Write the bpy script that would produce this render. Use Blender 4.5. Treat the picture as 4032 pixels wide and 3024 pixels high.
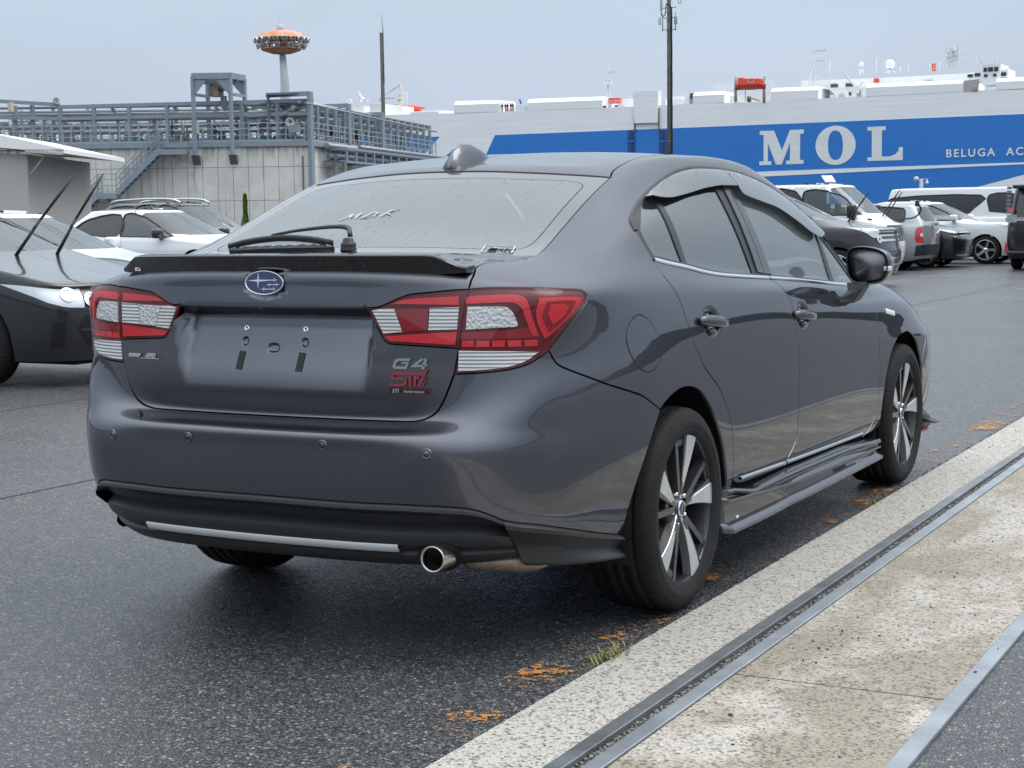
import bpy, math, random
import numpy as np
from math import sin, cos, pi, radians
from mathutils import Vector, Matrix
from mathutils.geometry import delaunay_2d_cdt

for o in list(bpy.data.objects): bpy.data.objects.remove(o)
scene = bpy.context.scene
COL = scene.collection
RND = random.Random(7)

# ---------------------------------------------------------------- camera
CAM_POS = Vector((2.750806, -4.702588, 1.220479))
YAW, PITCH, ROLL, LENS = 0.4855306, -0.1000059, -0.0143103, 57.8266
def _axes(yaw, pitch, roll):
    f = Vector((-sin(yaw)*cos(pitch), cos(yaw)*cos(pitch), sin(pitch)))
    r = Vector((cos(yaw), sin(yaw), 0)); u = r.cross(f)
    return cos(roll)*r+sin(roll)*u, -sin(roll)*r+cos(roll)*u, f
_r, _u, _f = _axes(YAW, PITCH, ROLL)
cam_data = bpy.data.cameras.new('camera'); cam = bpy.data.objects.new('camera', cam_data); COL.objects.link(cam)
M_ = Matrix.Identity(4)
for i in range(3):
    M_[i][0] = _r[i]; M_[i][1] = _u[i]; M_[i][2] = -_f[i]; M_[i][3] = CAM_POS[i]
cam.matrix_world = M_
cam_data.lens = LENS; cam_data.sensor_width = 36; cam_data.clip_start = .05; cam_data.clip_end = 4000
scene.camera = cam

# ---------------------------------------------------------------- overcast sky and soft sun
SUN_EL, SUN_AZ = radians(58), radians(60)
world = bpy.data.worlds.new('World'); scene.world = world; world.use_nodes = True
def build_world():
    nt = world.node_tree; nt.nodes.clear(); N = nt.nodes.new; L = nt.links.new
    out = N('ShaderNodeOutputWorld'); bg = N('ShaderNodeBackground'); L(bg.outputs[0], out.inputs[0])
    sky = N('ShaderNodeTexSky'); sky.sky_type = 'NISHITA'; sky.sun_disc = False
    sky.sun_elevation = SUN_EL; sky.sun_rotation = SUN_AZ; sky.dust_density = 4; sky.air_density = 1
    tc = N('ShaderNodeTexCoord'); sep = N('ShaderNodeSeparateXYZ'); L(tc.outputs['Generated'], sep.inputs[0])
    # cloud deck: pale grey-blue, brighter towards the zenith (overcast sky), faint soft structure
    mr = N('ShaderNodeMapRange'); mr.inputs[1].default_value = 0.0; mr.inputs[2].default_value = 1.0
    L(sep.outputs[2], mr.inputs[0])
    ramp = N('ShaderNodeValToRGB'); L(mr.outputs[0], ramp.inputs[0])
    e = ramp.color_ramp.elements
    e[0].position = 0.0; e[0].color = (5.55, 6.15, 7.5, 1)
    e[1].position = 1.0; e[1].color = (20.0, 21.2, 22.6, 1)
    m = ramp.color_ramp.elements.new(.05); m.color = (5.65, 6.35, 7.75, 1)
    m = ramp.color_ramp.elements.new(.16); m.color = (5.75, 7.05, 8.35, 1)
    m = ramp.color_ramp.elements.new(.45); m.color = (11.0, 12.3, 13.6, 1)
    mp = N('ShaderNodeMapping'); mp.inputs['Scale'].default_value = (2.2, 2.2, 6); L(tc.outputs['Generated'], mp.inputs[0])
    nz = N('ShaderNodeTexNoise'); nz.inputs['Scale'].default_value = 1.3; nz.inputs['Detail'].default_value = 4; L(mp.outputs[0], nz.inputs[0])
    nr = N('ShaderNodeMapRange'); nr.inputs[1].default_value = .3; nr.inputs[2].default_value = .7; nr.inputs[3].default_value = .95; nr.inputs[4].default_value = 1.05
    L(nz.outputs[0], nr.inputs[0])
    mul = N('ShaderNodeVectorMath'); mul.operation = 'SCALE'; L(ramp.outputs[0], mul.inputs[0]); L(nr.outputs[0], mul.inputs['Scale'])
    mix = N('ShaderNodeMix'); mix.data_type = 'RGBA'; mix.inputs[0].default_value = .96
    L(sky.outputs[0], mix.inputs[6]); L(mul.outputs[0], mix.inputs[7])
    L(mix.outputs[2], bg.inputs[0]); bg.inputs[1].default_value = .1
build_world()
sun_data = bpy.data.lights.new('sun', 'SUN'); sun = bpy.data.objects.new('sun', sun_data); COL.objects.link(sun)
sun_data.energy = 1.4; sun_data.angle = radians(40); sun_data.color = (1, .97, .93)
sun.rotation_euler = (pi/2-SUN_EL, 0, -SUN_AZ+pi)
sun.location = (0, 0, 60)

vs = scene.view_settings
vs.view_transform = 'Standard'; vs.look = 'None'; vs.exposure = 0; vs.gamma = 1; vs.use_curve_mapping = False
scene.cycles.max_bounces = 8; scene.cycles.transparent_max_bounces = 16; scene.cycles.glossy_bounces = 4
scene.cycles.caustics_reflective = False; scene.cycles.caustics_refractive = False
try: scene.cycles.use_denoising = True
except Exception: pass
# ---------------------------------------------------------------- materials
MATS = {}
def mat(name, color=(.5,.5,.5), rough=.5, metal=0., coat=0., spec=.5, bump=None, var=None, emit=None, coat_rough=.03):
    """procedural principled material; bump=(scale, strength), var=(scale, amount, second colour)"""
    if name in MATS: return MATS[name]
    m = bpy.data.materials.new(name); m.use_nodes = True; MATS[name] = m
    nt = m.node_tree; b = nt.nodes['Principled BSDF']; N = nt.nodes.new; L = nt.links.new
    b.inputs['Base Color'].default_value = (*color, 1); b.inputs['Roughness'].default_value = rough
    b.inputs['Metallic'].default_value = metal; b.inputs['Coat Weight'].default_value = coat
    b.inputs['Coat Roughness'].default_value = coat_rough; b.inputs['Specular IOR Level'].default_value = spec
    tc = N('ShaderNodeTexCoord')
    if var:
        nz = N('ShaderNodeTexNoise'); nz.inputs['Scale'].default_value = var[0]; nz.inputs['Detail'].default_value = 6; nz.inputs['Roughness'].default_value = .65
        L(tc.outputs['Object'], nz.inputs[0])
        mr = N('ShaderNodeMapRange'); mr.inputs[1].default_value = .35; mr.inputs[2].default_value = .65; mr.inputs[4].default_value = var[1]; L(nz.outputs[0], mr.inputs[0])
        mx = N('ShaderNodeMix'); mx.data_type = 'RGBA'; mx.inputs[6].default_value = (*color, 1); mx.inputs[7].default_value = (*var[2], 1)
        L(mr.outputs[0], mx.inputs[0]); L(mx.outputs[2], b.inputs['Base Color'])
    if bump:
        nb = N('ShaderNodeTexNoise'); nb.inputs['Scale'].default_value = bump[0]; nb.inputs['Detail'].default_value = 4; L(tc.outputs['Object'], nb.inputs[0])
        bp = N('ShaderNodeBump'); bp.inputs['Strength'].default_value = bump[1]; bp.inputs['Distance'].default_value = .01
        L(nb.outputs[0], bp.inputs['Height']); L(bp.outputs[0], b.inputs['Normal'])
    if emit:
        b.inputs['Emission Color'].default_value = (*emit[0], 1); b.inputs['Emission Strength'].default_value = emit[1]
    return m

def glass(name, tint=(.75,.85,.83), drops=0., rough=0.0, refl=1.0, haze=0.0):
    """thin window glass: tinted see-through plus mirror reflection by angle, optional rain beads"""
    if name in MATS: return MATS[name]
    m = bpy.data.materials.new(name); m.use_nodes = True; MATS[name] = m
    nt = m.node_tree; nt.nodes.clear(); N = nt.nodes.new; L = nt.links.new
    out = N('ShaderNodeOutputMaterial'); tr = N('ShaderNodeBsdfTransparent'); tr.inputs[0].default_value = (*tint, 1)
    gl = N('ShaderNodeBsdfGlossy'); gl.inputs['Roughness'].default_value = rough
    fr = N('ShaderNodeFresnel'); fr.inputs[0].default_value = 1.75
    mx = N('ShaderNodeMixShader')
    ml = N('ShaderNodeMath'); ml.operation = 'MULTIPLY'; ml.inputs[1].default_value = refl; L(fr.outputs[0], ml.inputs[0])
    base = tr
    if haze:
        df = N('ShaderNodeBsdfDiffuse'); df.inputs[0].default_value = (.55,.62,.64,1)  # haze: pale diffuse share paints sky sheen onto the wet glass
        mh = N('ShaderNodeMixShader'); mh.inputs[0].default_value = haze; L(tr.outputs[0], mh.inputs[1]); L(df.outputs[0], mh.inputs[2]); base = mh
    L(ml.outputs[0], mx.inputs[0]); L(base.outputs[0], mx.inputs[1]); L(gl.outputs[0], mx.inputs[2]); L(mx.outputs[0], out.inputs[0])
    if drops:
        tc = N('ShaderNodeTexCoord'); vo = N('ShaderNodeTexVoronoi'); vo.inputs['Scale'].default_value = drops; L(tc.outputs['Object'], vo.inputs[0])
        wn = N('ShaderNodeTexWhiteNoise'); L(vo.outputs['Position'], wn.inputs[0])
        thr = N('ShaderNodeMath'); thr.operation = 'MULTIPLY'; thr.inputs[1].default_value = .30; L(wn.outputs[0], thr.inputs[0])
        df2 = N('ShaderNodeMath'); df2.operation = 'SUBTRACT'; df2.use_clamp = True; L(thr.outputs[0], df2.inputs[0]); L(vo.outputs['Distance'], df2.inputs[1])
        bp = N('ShaderNodeBump'); bp.inputs['Strength'].default_value = 1; bp.inputs['Distance'].default_value = .02; L(df2.outputs[0], bp.inputs['Height'])
        L(bp.outputs[0], gl.inputs['Normal']); L(bp.outputs[0], fr.inputs['Normal'])
    return m

def paint(name, color, metal=.0, rough=.35, drops=0., flake=.02, coat=1.):
    """car paint: base coat with fine flake under a clear coat; drops = rain beads on faces that look up"""
    if name in MATS: return MATS[name]
    m = mat(name, color, rough, metal, coat); nt = m.node_tree; b = nt.nodes['Principled BSDF']; N = nt.nodes.new; L = nt.links.new
    b.inputs['Coat Roughness'].default_value = .015; b.inputs['Coat IOR'].default_value = 1.48; b.inputs['Specular Tint'].default_value = ((.35,.36,.38,1) if metal > .5 else (1,1,1,1))
    tc = N('ShaderNodeTexCoord')
    if flake:
        vo = N('ShaderNodeTexVoronoi'); vo.inputs['Scale'].default_value = 900; L(tc.outputs['Object'], vo.inputs[0])
        hs = N('ShaderNodeMix'); hs.data_type = 'RGBA'; hs.inputs[6].default_value = (*[c*(1-flake*4) for c in color], 1); hs.inputs[7].default_value = (*[min(1,c*(1+flake*6)) for c in color], 1)
        L(vo.outputs['Color'], hs.inputs[0]); L(hs.outputs[2], b.inputs['Base Color'])
    if drops:
        vo = N('ShaderNodeTexVoronoi'); vo.inputs['Scale'].default_value = drops; L(tc.outputs['Object'], vo.inputs[0])
        wn = N('ShaderNodeTexWhiteNoise'); L(vo.outputs['Position'], wn.inputs[0])
        thr = N('ShaderNodeMath'); thr.operation = 'MULTIPLY'; thr.inputs[1].default_value = .26; L(wn.outputs[0], thr.inputs[0])
        sb = N('ShaderNodeMath'); sb.operation = 'SUBTRACT'; sb.use_clamp = True; L(thr.outputs[0], sb.inputs[0]); L(vo.outputs['Distance'], sb.inputs[1])
        geo = N('ShaderNodeNewGeometry'); sp = N('ShaderNodeSeparateXYZ'); L(geo.outputs['Normal'], sp.inputs[0])
        up = N('ShaderNodeMapRange'); up.inputs[1].default_value = .45; up.inputs[2].default_value = .9; L(sp.outputs[2], up.inputs[0])
        mu = N('ShaderNodeMath'); mu.operation = 'MULTIPLY'; L(sb.outputs[0], mu.inputs[0]); L(up.outputs[0], mu.inputs[1])
        bp = N('ShaderNodeBump'); bp.inputs['Strength'].default_value = .8; bp.inputs['Distance'].default_value = .015; L(mu.outputs[0], bp.inputs['Height'])
        L(bp.outputs[0], b.inputs['Coat Normal'])
    return m

# ---------------------------------------------------------------- objects
def tag(o, label=None, cat=None, group=None, kind=None):
    if label: o['label'] = label
    if cat: o['category'] = cat
    if group: o['group'] = group
    if kind: o['kind'] = kind
    return o
def empty(name, loc=(0,0,0), rotz=0., parent=None):
    o = bpy.data.objects.new(name, None); COL.objects.link(o); o.location = loc; o.rotation_euler = (0,0,rotz)
    o.empty_display_size = .1
    if parent: o.parent = parent
    return o
def thing(name, label, cat, loc=(0,0,0), rotz=0., group=None):
    return tag(empty(name, loc, rotz), label, cat, group)
def link(name, me, parent=None):
    o = bpy.data.objects.new(name, me); COL.objects.link(o)
    if parent: o.parent = parent
    return o
def children(o): return [c for c in bpy.data.objects if c.parent == o]
def copy_tree(o, parent=None):
    c = o.copy(); COL.objects.link(c)
    if parent: c.parent = parent
    for ch in children(o): copy_tree(ch, c)
    return c

class MB:
    """collects simple solids into one mesh"""
    def __init__(s): s.v = []; s.f = []; s.sm = []
    def add(s, vs, fs, smooth=False):
        k = len(s.v); s.v += [tuple(map(float, v)) for v in vs]; s.f += [tuple(i+k for i in f) for f in fs]; s.sm += [smooth]*len(fs); return s
    def box(s, a, b, M=None):
        (x0,y0,z0),(x1,y1,z1) = a, b
        v = [(x0,y0,z0),(x1,y0,z0),(x1,y1,z0),(x0,y1,z0),(x0,y0,z1),(x1,y0,z1),(x1,y1,z1),(x0,y1,z1)]
        if M: v = [tuple(M @ Vector(p)) for p in v]
        return s.add(v, [(0,3,2,1),(4,5,6,7),(0,1,5,4),(1,2,6,5),(2,3,7,6),(3,0,4,7)])
    def rbox(s, a, b, r, M=None):
        """box with rounded edges all round its outline seen along the longest two axes, chamfered"""
        a = Vector(a); b = Vector(b); r = min(r, *[.49*(b[i]-a[i]) for i in range(3)])
        lo, hi = a, b; vs = []; 
        corners = [(lo.x,lo.y),(hi.x,lo.y),(hi.x,hi.y),(lo.x,hi.y)]
        def loop(z, ins):
            p = []
            for (cx, cy, sx, sy, a0) in ((lo.x+r,lo.y+r,-1,-1,180),(hi.x-r,lo.y+r,1,-1,270),(hi.x-r,hi.y-r,1,1,0),(lo.x+r,hi.y-r,-1,1,90)):
                for t in (0, 45, 90):
                    an = radians(a0+t); p.append((cx+(r-ins)*cos(an), cy+(r-ins)*sin(an), z))
            return p
        rings = [loop(lo.z, r*.6), loop(lo.z+r*.25, r*.15), loop(lo.z+r*.7, 0), loop(hi.z-r*.7, 0), loop(hi.z-r*.25, r*.15), loop(hi.z, r*.6)]
        v = [p for q in rings for p in q]; f = []
        for i in range(5):
            for j in range(12): f.append((i*12+j, i*12+(j+1)%12, (i+1)*12+(j+1)%12, (i+1)*12+j))
        f.append(tuple(range(11,-1,-1))); f.append(tuple(60+j for j in range(12)))
        if M: v = [tuple(M @ Vector(p)) for p in v]
        return s.add(v, f, True)
    def bar(s, p, q, w, h=None, up=(0,0,1)):
        """rectangular bar from p to q"""
        h = h or w; p = Vector(p); q = Vector(q); d = (q-p).normalized(); u = Vector(up)
        if abs(d.dot(u)) > .98: u = Vector((1,0,0))
        sd = d.cross(u).normalized()*w/2; u2 = sd.cross(d).normalized()*h/2
        v = [p-sd-u2, p+sd-u2, p+sd+u2, p-sd+u2, q-sd-u2, q+sd-u2, q+sd+u2, q-sd+u2]
        return s.add(v, [(0,3,2,1),(4,5,6,7),(0,1,5,4),(1,2,6,5),(2,3,7,6),(3,0,4,7)])
    def tube(s, pts, r, n=8, cap=True, closed=False):
        pts = [Vector(p) for p in pts]; rs = r if isinstance(r, (list, tuple)) else [r]*len(pts); v = []; f = []; m = len(pts)
        ref = None
        for i, p in enumerate(pts):
            if closed: d = pts[(i+1) % m]-pts[i-1]
            else: d = pts[min(i+1,m-1)]-pts[max(i-1,0)]
            d = d.normalized() if d.length > 1e-9 else Vector((0,0,1))
            if ref is None: ref = Vector((0,0,1)) if abs(d.z) < .9 else Vector((1,0,0))
            a = d.cross(ref); a = a.normalized() if a.length > 1e-6 else Vector((1,0,0)); ref = a.cross(d); b = ref
            for k in range(n):
                t = 2*pi*k/n; v.append(p+rs[i]*(cos(t)*a+sin(t)*b))
        rng = m if closed else m-1
        for i in range(rng):
            for k in range(n):
                i2 = (i+1) % m; f.append((i*n+k, i*n+(k+1)%n, i2*n+(k+1)%n, i2*n+k))
        s.add(v, f, True)
        if cap and not closed:
            k = len(s.v)-len(v); s.f += [tuple(k+j for j in range(n-1,-1,-1)), tuple(k+(m-1)*n+j for j in range(n))]; s.sm += [False, False]
        return s
    def lathe(s, prof, n=24, M=None, smooth=True, close=False):
        """profile (radius, height) spun about z"""
        v = []; f = []; m = len(prof)
        for r, z in prof:
            for k in range(n):
                t = 2*pi*k/n; v.append((r*cos(t), r*sin(t), z))
        for i in range(m if close else m-1):
            for k in range(n):
                i2 = (i+1) % m; f.append((i*n+k, i*n+(k+1)%n, i2*n+(k+1)%n, i2*n+k))
        if M: v = [tuple(M @ Vector(p)) for p in v]
        return s.add(v, f, smooth)
    def prism(s, poly, z0, z1, M=None, smooth=False):
        n = len(poly); v = [(x,y,z0) for x,y in poly]+[(x,y,z1) for x,y in poly]
        if M: v = [tuple(M @ Vector(p)) for p in v]
        return s.add(v, [tuple(range(n-1,-1,-1)), tuple(range(n,2*n))]+[(i,(i+1)%n,n+(i+1)%n,n+i) for i in range(n)], smooth)
    def loft(s, rings, closed=True, caps=True, smooth=True):
        n = len(rings[0]); v = [p for r in rings for p in r]; f = []
        for i in range(len(rings)-1):
            for k in range(n if closed else n-1): f.append((i*n+k, i*n+(k+1)%n, (i+1)*n+(k+1)%n, (i+1)*n+k))
        if caps and closed: f += [tuple(range(n-1,-1,-1)), tuple((len(rings)-1)*n+k for k in range(n))]
        return s.add(v, f, smooth)
    def mesh(s, name, m):
        me = bpy.data.meshes.new(name); me.from_pydata(s.v, [], s.f)
        me.polygons.foreach_set('use_smooth', s.sm); me.materials.append(m)
        me.validate(); me.update(); return me
    def build(s, name, m, parent=None, sharp=None):
        me = s.mesh(name, m)
        if sharp: me.set_sharp_from_angle(angle=radians(sharp))
        return link(name, me, parent)

def crom(P, n=6, closed=False):
    """Catmull-Rom through the points, n steps a span"""
    P = np.asarray(P, float)
    if len(P) < 3 and not closed: return np.array([P[0]+(P[-1]-P[0])*t for t in np.linspace(0,1,n+1)])
    Q = np.concatenate([P[-1:],P,P[:2]]) if closed else np.concatenate([2*P[:1]-P[1:2], P, 2*P[-1:]-P[-2:-1]])
    out = []; m = len(P) if closed else len(P)-1
    for i in range(m):
        a,b,c,d = Q[i:i+4]
        for t in np.arange(n)/n:
            out.append(.5*((2*b)+(-a+c)*t+(2*a-5*b+4*c-d)*t*t+(-a+3*b-3*c+d)*t**3))
    if not closed: out.append(P[-1])
    return np.array(out)

FONTS = {}
def text_mesh(txt, size, depth, M, m, name, parent=None, shear=0., bevel=0., space=1., align='CENTER', bold=0.):
    cu = bpy.data.curves.new(name, 'FONT'); cu.body = txt; cu.size = size; cu.extrude = depth; cu.shear = shear; cu.align_x = align; cu.align_y = 'CENTER'
    cu.space_character = space; cu.offset = bold; cu.resolution_u = 4
    if bevel: cu.bevel_depth = bevel
    o = bpy.data.objects.new(name, cu); COL.objects.link(o)
    dg = bpy.context.evaluated_depsgraph_get(); me = bpy.data.meshes.new_from_object(o.evaluated_get(dg))
    bpy.data.objects.remove(o); bpy.data.curves.remove(cu)
    me.transform(M); me.materials.clear(); me.materials.append(m)
    return link(name, me, parent)
def frame(loc, xdir, zdir):
    """matrix whose local x, z run along xdir, zdir"""
    x = Vector(xdir).normalized(); z = Vector(zdir).normalized(); y = z.cross(x).normalized(); x = y.cross(z)
    M = Matrix.Identity(4)
    for i in range(3): M[i][0] = x[i]; M[i][1] = y[i]; M[i][2] = z[i]; M[i][3] = loc[i]
    return M
# ---------------------------------------------------------------- smooth car shell: rings x stations, cubic B-spline
def ring(pts):
    return np.array(pts, float)

def shell_cage():
    Y = [-.36,-.1,.2,.5,.85,1.15,1.5,1.85,2.2,2.6,2.95,3.2]          # side stations 8..19
    R = []
    def side(rear, xs, zs, front, dy=0.0):
        s = [(x, y+dy, z) for x, y, z in zip(xs, Y, zs)]
        R.append(ring(rear + s + front))
    c12 = lambda z0, z1: list(np.linspace(z0, z1, 12))
    # bottom edge
    side([(0,-.93,.265),(.2,-.925,.265),(.38,-.91,.265),(.52,-.865,.265),(.62,-.785,.265),(.695,-.69,.262),(.75,-.58,.255),(.785,-.47,.245)],
         [.80,.80,.80,.80,.80,.80,.80,.80,.80,.80,.80,.78], [.235,.22,.21,.21,.21,.21,.21,.21,.21,.21,.20,.19],
         [(.70,3.36,.19),(.5,3.47,.19),(.25,3.52,.19),(0,3.54,.19)])
    side([(0,-.985,.345),(.21,-.982,.345),(.38,-.975,.345),(.53,-.94,.345),(.645,-.87,.343),(.728,-.775,.338),(.782,-.67,.33),(.812,-.53,.32)],
         [.832,.845,.848,.846,.846,.846,.846,.846,.846,.85,.85,.822], c12(.31,.28),
         [(.71,3.40,.28),(.5,3.51,.28),(.25,3.56,.28),(0,3.575,.28)])
    side([(0,-1.015,.43),(.22,-1.012,.43),(.39,-1.0,.43),(.54,-.972,.43),(.657,-.922,.43),(.752,-.843,.43),(.815,-.72,.428),(.847,-.55,.425)],
         [.862,.868,.864,.861,.860,.860,.860,.860,.862,.872,.872,.85], c12(.42,.38),
         [(.72,3.42,.38),(.5,3.53,.38),(.25,3.585,.38),(0,3.60,.38)])
    side([(0,-1.03,.54),(.23,-1.026,.54),(.4,-1.013,.54),(.545,-.99,.54),(.664,-.942,.54),(.758,-.86,.54),(.832,-.735,.535),(.868,-.57,.53)],
         [.881,.881,.872,.868,.867,.867,.867,.867,.870,.880,.882,.855], c12(.53,.48),
         [(.72,3.42,.48),(.5,3.53,.48),(.25,3.58,.48),(0,3.595,.48)])
    side([(0,-1.034,.615),(.23,-1.029,.615),(.4,-1.016,.615),(.54,-.996,.615),(.66,-.95,.615),(.757,-.866,.615),(.830,-.745,.61),(.872,-.59,.605)],
         [.887,.886,.877,.871,.869,.869,.869,.869,.872,.882,.884,.855], c12(.60,.56),
         [(.715,3.41,.56),(.5,3.515,.56),(.25,3.565,.56),(0,3.58,.56)])
    side([(0,-1.022,.655),(.23,-1.017,.655),(.4,-1.003,.655),(.53,-.972,.657),(.655,-.927,.66),(.757,-.857,.662),(.829,-.742,.66),(.872,-.59,.655)],
         [.888,.887,.879,.872,.870,.869,.869,.869,.872,.881,.882,.85], c12(.65,.61),
         [(.71,3.40,.61),(.5,3.50,.61),(.25,3.55,.61),(0,3.565,.61)])
    side([(0,-.922,.674),(.23,-.916,.674),(.39,-.905,.676),(.505,-.915,.684),(.655,-.905,.70),(.765,-.842,.71),(.829,-.738,.71),(.872,-.59,.705)],
         [.888,.887,.879,.873,.870,.869,.869,.869,.871,.879,.88,.84], c12(.70,.66),
         [(.70,3.385,.66),(.49,3.485,.66),(.25,3.53,.66),(0,3.545,.66)])
    side([(0,-.955,.745),(.22,-.947,.745),(.38,-.932,.745),(.52,-.912,.75),(.655,-.883,.762),(.770,-.824,.772),(.826,-.73,.78),(.868,-.59,.785)],
         [.885,.885,.879,.873,.870,.869,.868,.867,.867,.866,.857,.795], c12(.78,.715),
         [(.68,3.37,.715),(.48,3.46,.715),(.25,3.50,.715),(0,3.515,.715)])
    side([(0,-.958,.86),(.21,-.949,.86),(.39,-.931,.86),(.55,-.903,.865),(.66,-.872,.865),(.762,-.81,.865),(.817,-.72,.865),(.856,-.58,.865)],
         [.873,.877,.875,.870,.866,.863,.860,.857,.854,.850,.83,.755], [.865,.865,.862,.86,.855,.85,.845,.835,.825,.81,.785,.755],
         [(.62,3.34,.745),(.45,3.415,.74),(.23,3.455,.74),(0,3.465,.74)])
    side([(0,-.963,.972),(.2,-.953,.972),(.37,-.931,.974),(.55,-.896,.98),(.66,-.863,.985),(.784,-.80,.987),(.830,-.70,.982),(.846,-.57,.975)],
         [.858,.863,.862,.860,.857,.852,.847,.840,.832,.822,.79,.71], [.965,.945,.93,.92,.908,.898,.886,.872,.862,.852,.825,.785],
         [(.57,3.29,.755),(.40,3.355,.75),(.2,3.385,.75),(0,3.395,.75)])
    side([(0,-.958,1.045),(.2,-.948,1.045),(.37,-.926,1.043),(.54,-.889,1.04),(.65,-.85,1.038),(.764,-.788,1.035),(.815,-.69,1.032),(.833,-.56,1.03)],
         [.836,.840,.842,.843,.842,.838,.832,.824,.810,.787,.742,.65], [1.03,1.015,.995,.978,.962,.948,.932,.914,.90,.888,.86,.815],
         [(.51,3.23,.77),(.36,3.285,.762),(.18,3.31,.76),(0,3.32,.76)])
    R.append(ring([(0,-.948,1.083),(.2,-.938,1.083),(.36,-.914,1.082),(.515,-.872,1.078),(.615,-.82,1.072),(.70,-.735,1.068),(.75,-.62,1.069),(.778,-.48,1.073),
        (.792,-.30,1.082),(.798,-.05,1.078),(.802,.24,1.050),(.804,.52,1.024),(.804,.85,1.001),(.804,1.15,.984),(.804,1.5,.963),(.80,1.85,.941),
        (.785,2.24,.930),(.738,2.6,.920),(.68,2.93,.887),(.585,3.1,.845),(.45,3.14,.815),(.31,3.17,.785),(.155,3.19,.78),(0,3.195,.78)]))
    R.append(ring([(0,-.85,1.113),(.19,-.84,1.112),(.34,-.812,1.110),(.48,-.76,1.107),(.575,-.69,1.104),(.645,-.60,1.102),(.70,-.48,1.108),(.738,-.34,1.122),
        (.760,-.16,1.138),(.772,.04,1.126),(.779,.30,1.098),(.782,.56,1.072),(.783,.86,1.049),(.783,1.14,1.033),(.782,1.46,1.012),(.777,1.79,.99),
        (.76,2.16,.985),(.685,2.45,.968),(.60,2.65,.95),(.49,2.76,.925),(.37,2.80,.892),(.26,2.82,.885),(.13,2.83,.882),(0,2.835,.88)]))
    R.append(ring([(0,-.54,1.133),(.16,-.535,1.133),(.31,-.525,1.132),(.46,-.505,1.129),(.575,-.475,1.128),(.634,-.41,1.142),(.68,-.28,1.168),(.705,-.14,1.196),
        (.727,.0,1.212),(.737,.16,1.207),(.742,.38,1.19),(.745,.60,1.175),(.746,.86,1.16),(.746,1.11,1.15),(.743,1.40,1.138),(.735,1.69,1.125),
        (.715,1.97,1.12),(.655,2.16,1.03),(.58,2.24,1.012),(.48,2.30,1.01),(.37,2.34,1.012),(.26,2.36,1.015),(.13,2.375,1.018),(0,2.38,1.02)]))
    R.append(ring([(0,-.22,1.266),(.16,-.215,1.265),(.30,-.205,1.264),(.44,-.175,1.262),(.56,-.105,1.272),(.617,-.03,1.284),(.643,.09,1.295),(.662,.21,1.300),
        (.672,.32,1.298),(.680,.45,1.297),(.685,.58,1.292),(.688,.72,1.286),(.690,.90,1.28),(.690,1.08,1.276),(.688,1.29,1.27),(.680,1.52,1.265),
        (.660,1.755,1.262),(.60,1.89,1.21),(.53,1.94,1.20),(.44,1.97,1.205),(.34,1.99,1.21),(.23,2.0,1.215),(.115,2.01,1.22),(0,2.01,1.22)]))
    R.append(ring([(0,.06,1.380),(.15,.065,1.379),(.30,.085,1.374),(.44,.12,1.365),(.545,.165,1.359),(.580,.25,1.375),(.596,.34,1.386),(.606,.44,1.396),
        (.614,.54,1.402),(.618,.65,1.405),(.620,.74,1.406),(.621,.83,1.406),(.621,.93,1.405),(.620,1.04,1.403),(.617,1.16,1.399),(.612,1.29,1.393),
        (.598,1.45,1.378),(.545,1.53,1.368),(.49,1.55,1.372),(.41,1.56,1.38),(.31,1.57,1.388),(.21,1.575,1.393),(.105,1.58,1.396),(0,1.58,1.397)]))
    R.append(ring([(0,.14,1.398),(.13,.145,1.397),(.27,.165,1.393),(.40,.205,1.389),(.48,.27,1.393),(.518,.35,1.406),(.537,.44,1.417),(.549,.53,1.424),
        (.556,.62,1.428),(.560,.71,1.430),(.562,.79,1.431),(.563,.87,1.431),(.563,.95,1.430),(.562,1.03,1.428),(.559,1.12,1.424),(.554,1.22,1.418),
        (.538,1.33,1.407),(.49,1.39,1.404),(.43,1.41,1.408),(.36,1.42,1.414),(.28,1.425,1.42),(.19,1.43,1.424),(.095,1.43,1.427),(0,1.43,1.428)]))
    R.append(ring([(0,.24,1.414),(.09,.245,1.414),(.19,.265,1.412),(.28,.305,1.413),(.335,.37,1.421),(.36,.44,1.429),(.372,.52,1.436),(.378,.59,1.440),
        (.382,.66,1.443),(.384,.73,1.445),(.385,.80,1.446),(.386,.87,1.446),(.386,.94,1.445),(.385,1.0,1.443),(.383,1.07,1.441),(.378,1.14,1.437),
        (.365,1.21,1.433),(.33,1.25,1.432),(.29,1.265,1.434),(.24,1.27,1.436),(.18,1.275,1.438),(.12,1.28,1.439),(.06,1.28,1.44),(0,1.28,1.44)]))
    R.append(ring([(0,.32,1.426),(.045,.325,1.426),(.09,.34,1.427),(.135,.375,1.431),(.165,.43,1.437),(.178,.49,1.443),(.185,.55,1.447),(.188,.61,1.449),
        (.190,.67,1.451),(.191,.73,1.452),(.192,.79,1.453),(.193,.85,1.453),(.193,.91,1.452),(.192,.96,1.451),(.191,1.01,1.449),(.187,1.06,1.447),
        (.18,1.10,1.445),(.16,1.12,1.444),(.14,1.13,1.444),(.115,1.135,1.445),(.09,1.14,1.445),(.06,1.145,1.445),(.03,1.145,1.446),(0,1.145,1.446)]))
    zc = lambda y: np.interp(y, [.38,.45,.55,.65,.75,.85,.95,1.05], [1.434,1.440,1.447,1.451,1.4545,1.455,1.4535,1.450])
    yc = [.38,.383,.395,.42,.46,.51,.56,.61,.66,.71,.76,.81,.86,.90,.94,.97,.99,1.0,1.01,1.015,1.02,1.022,1.024,1.025]
    R.append(ring([(0,y,zc(y)) for y in yc]))
    R = np.stack(R)
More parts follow.
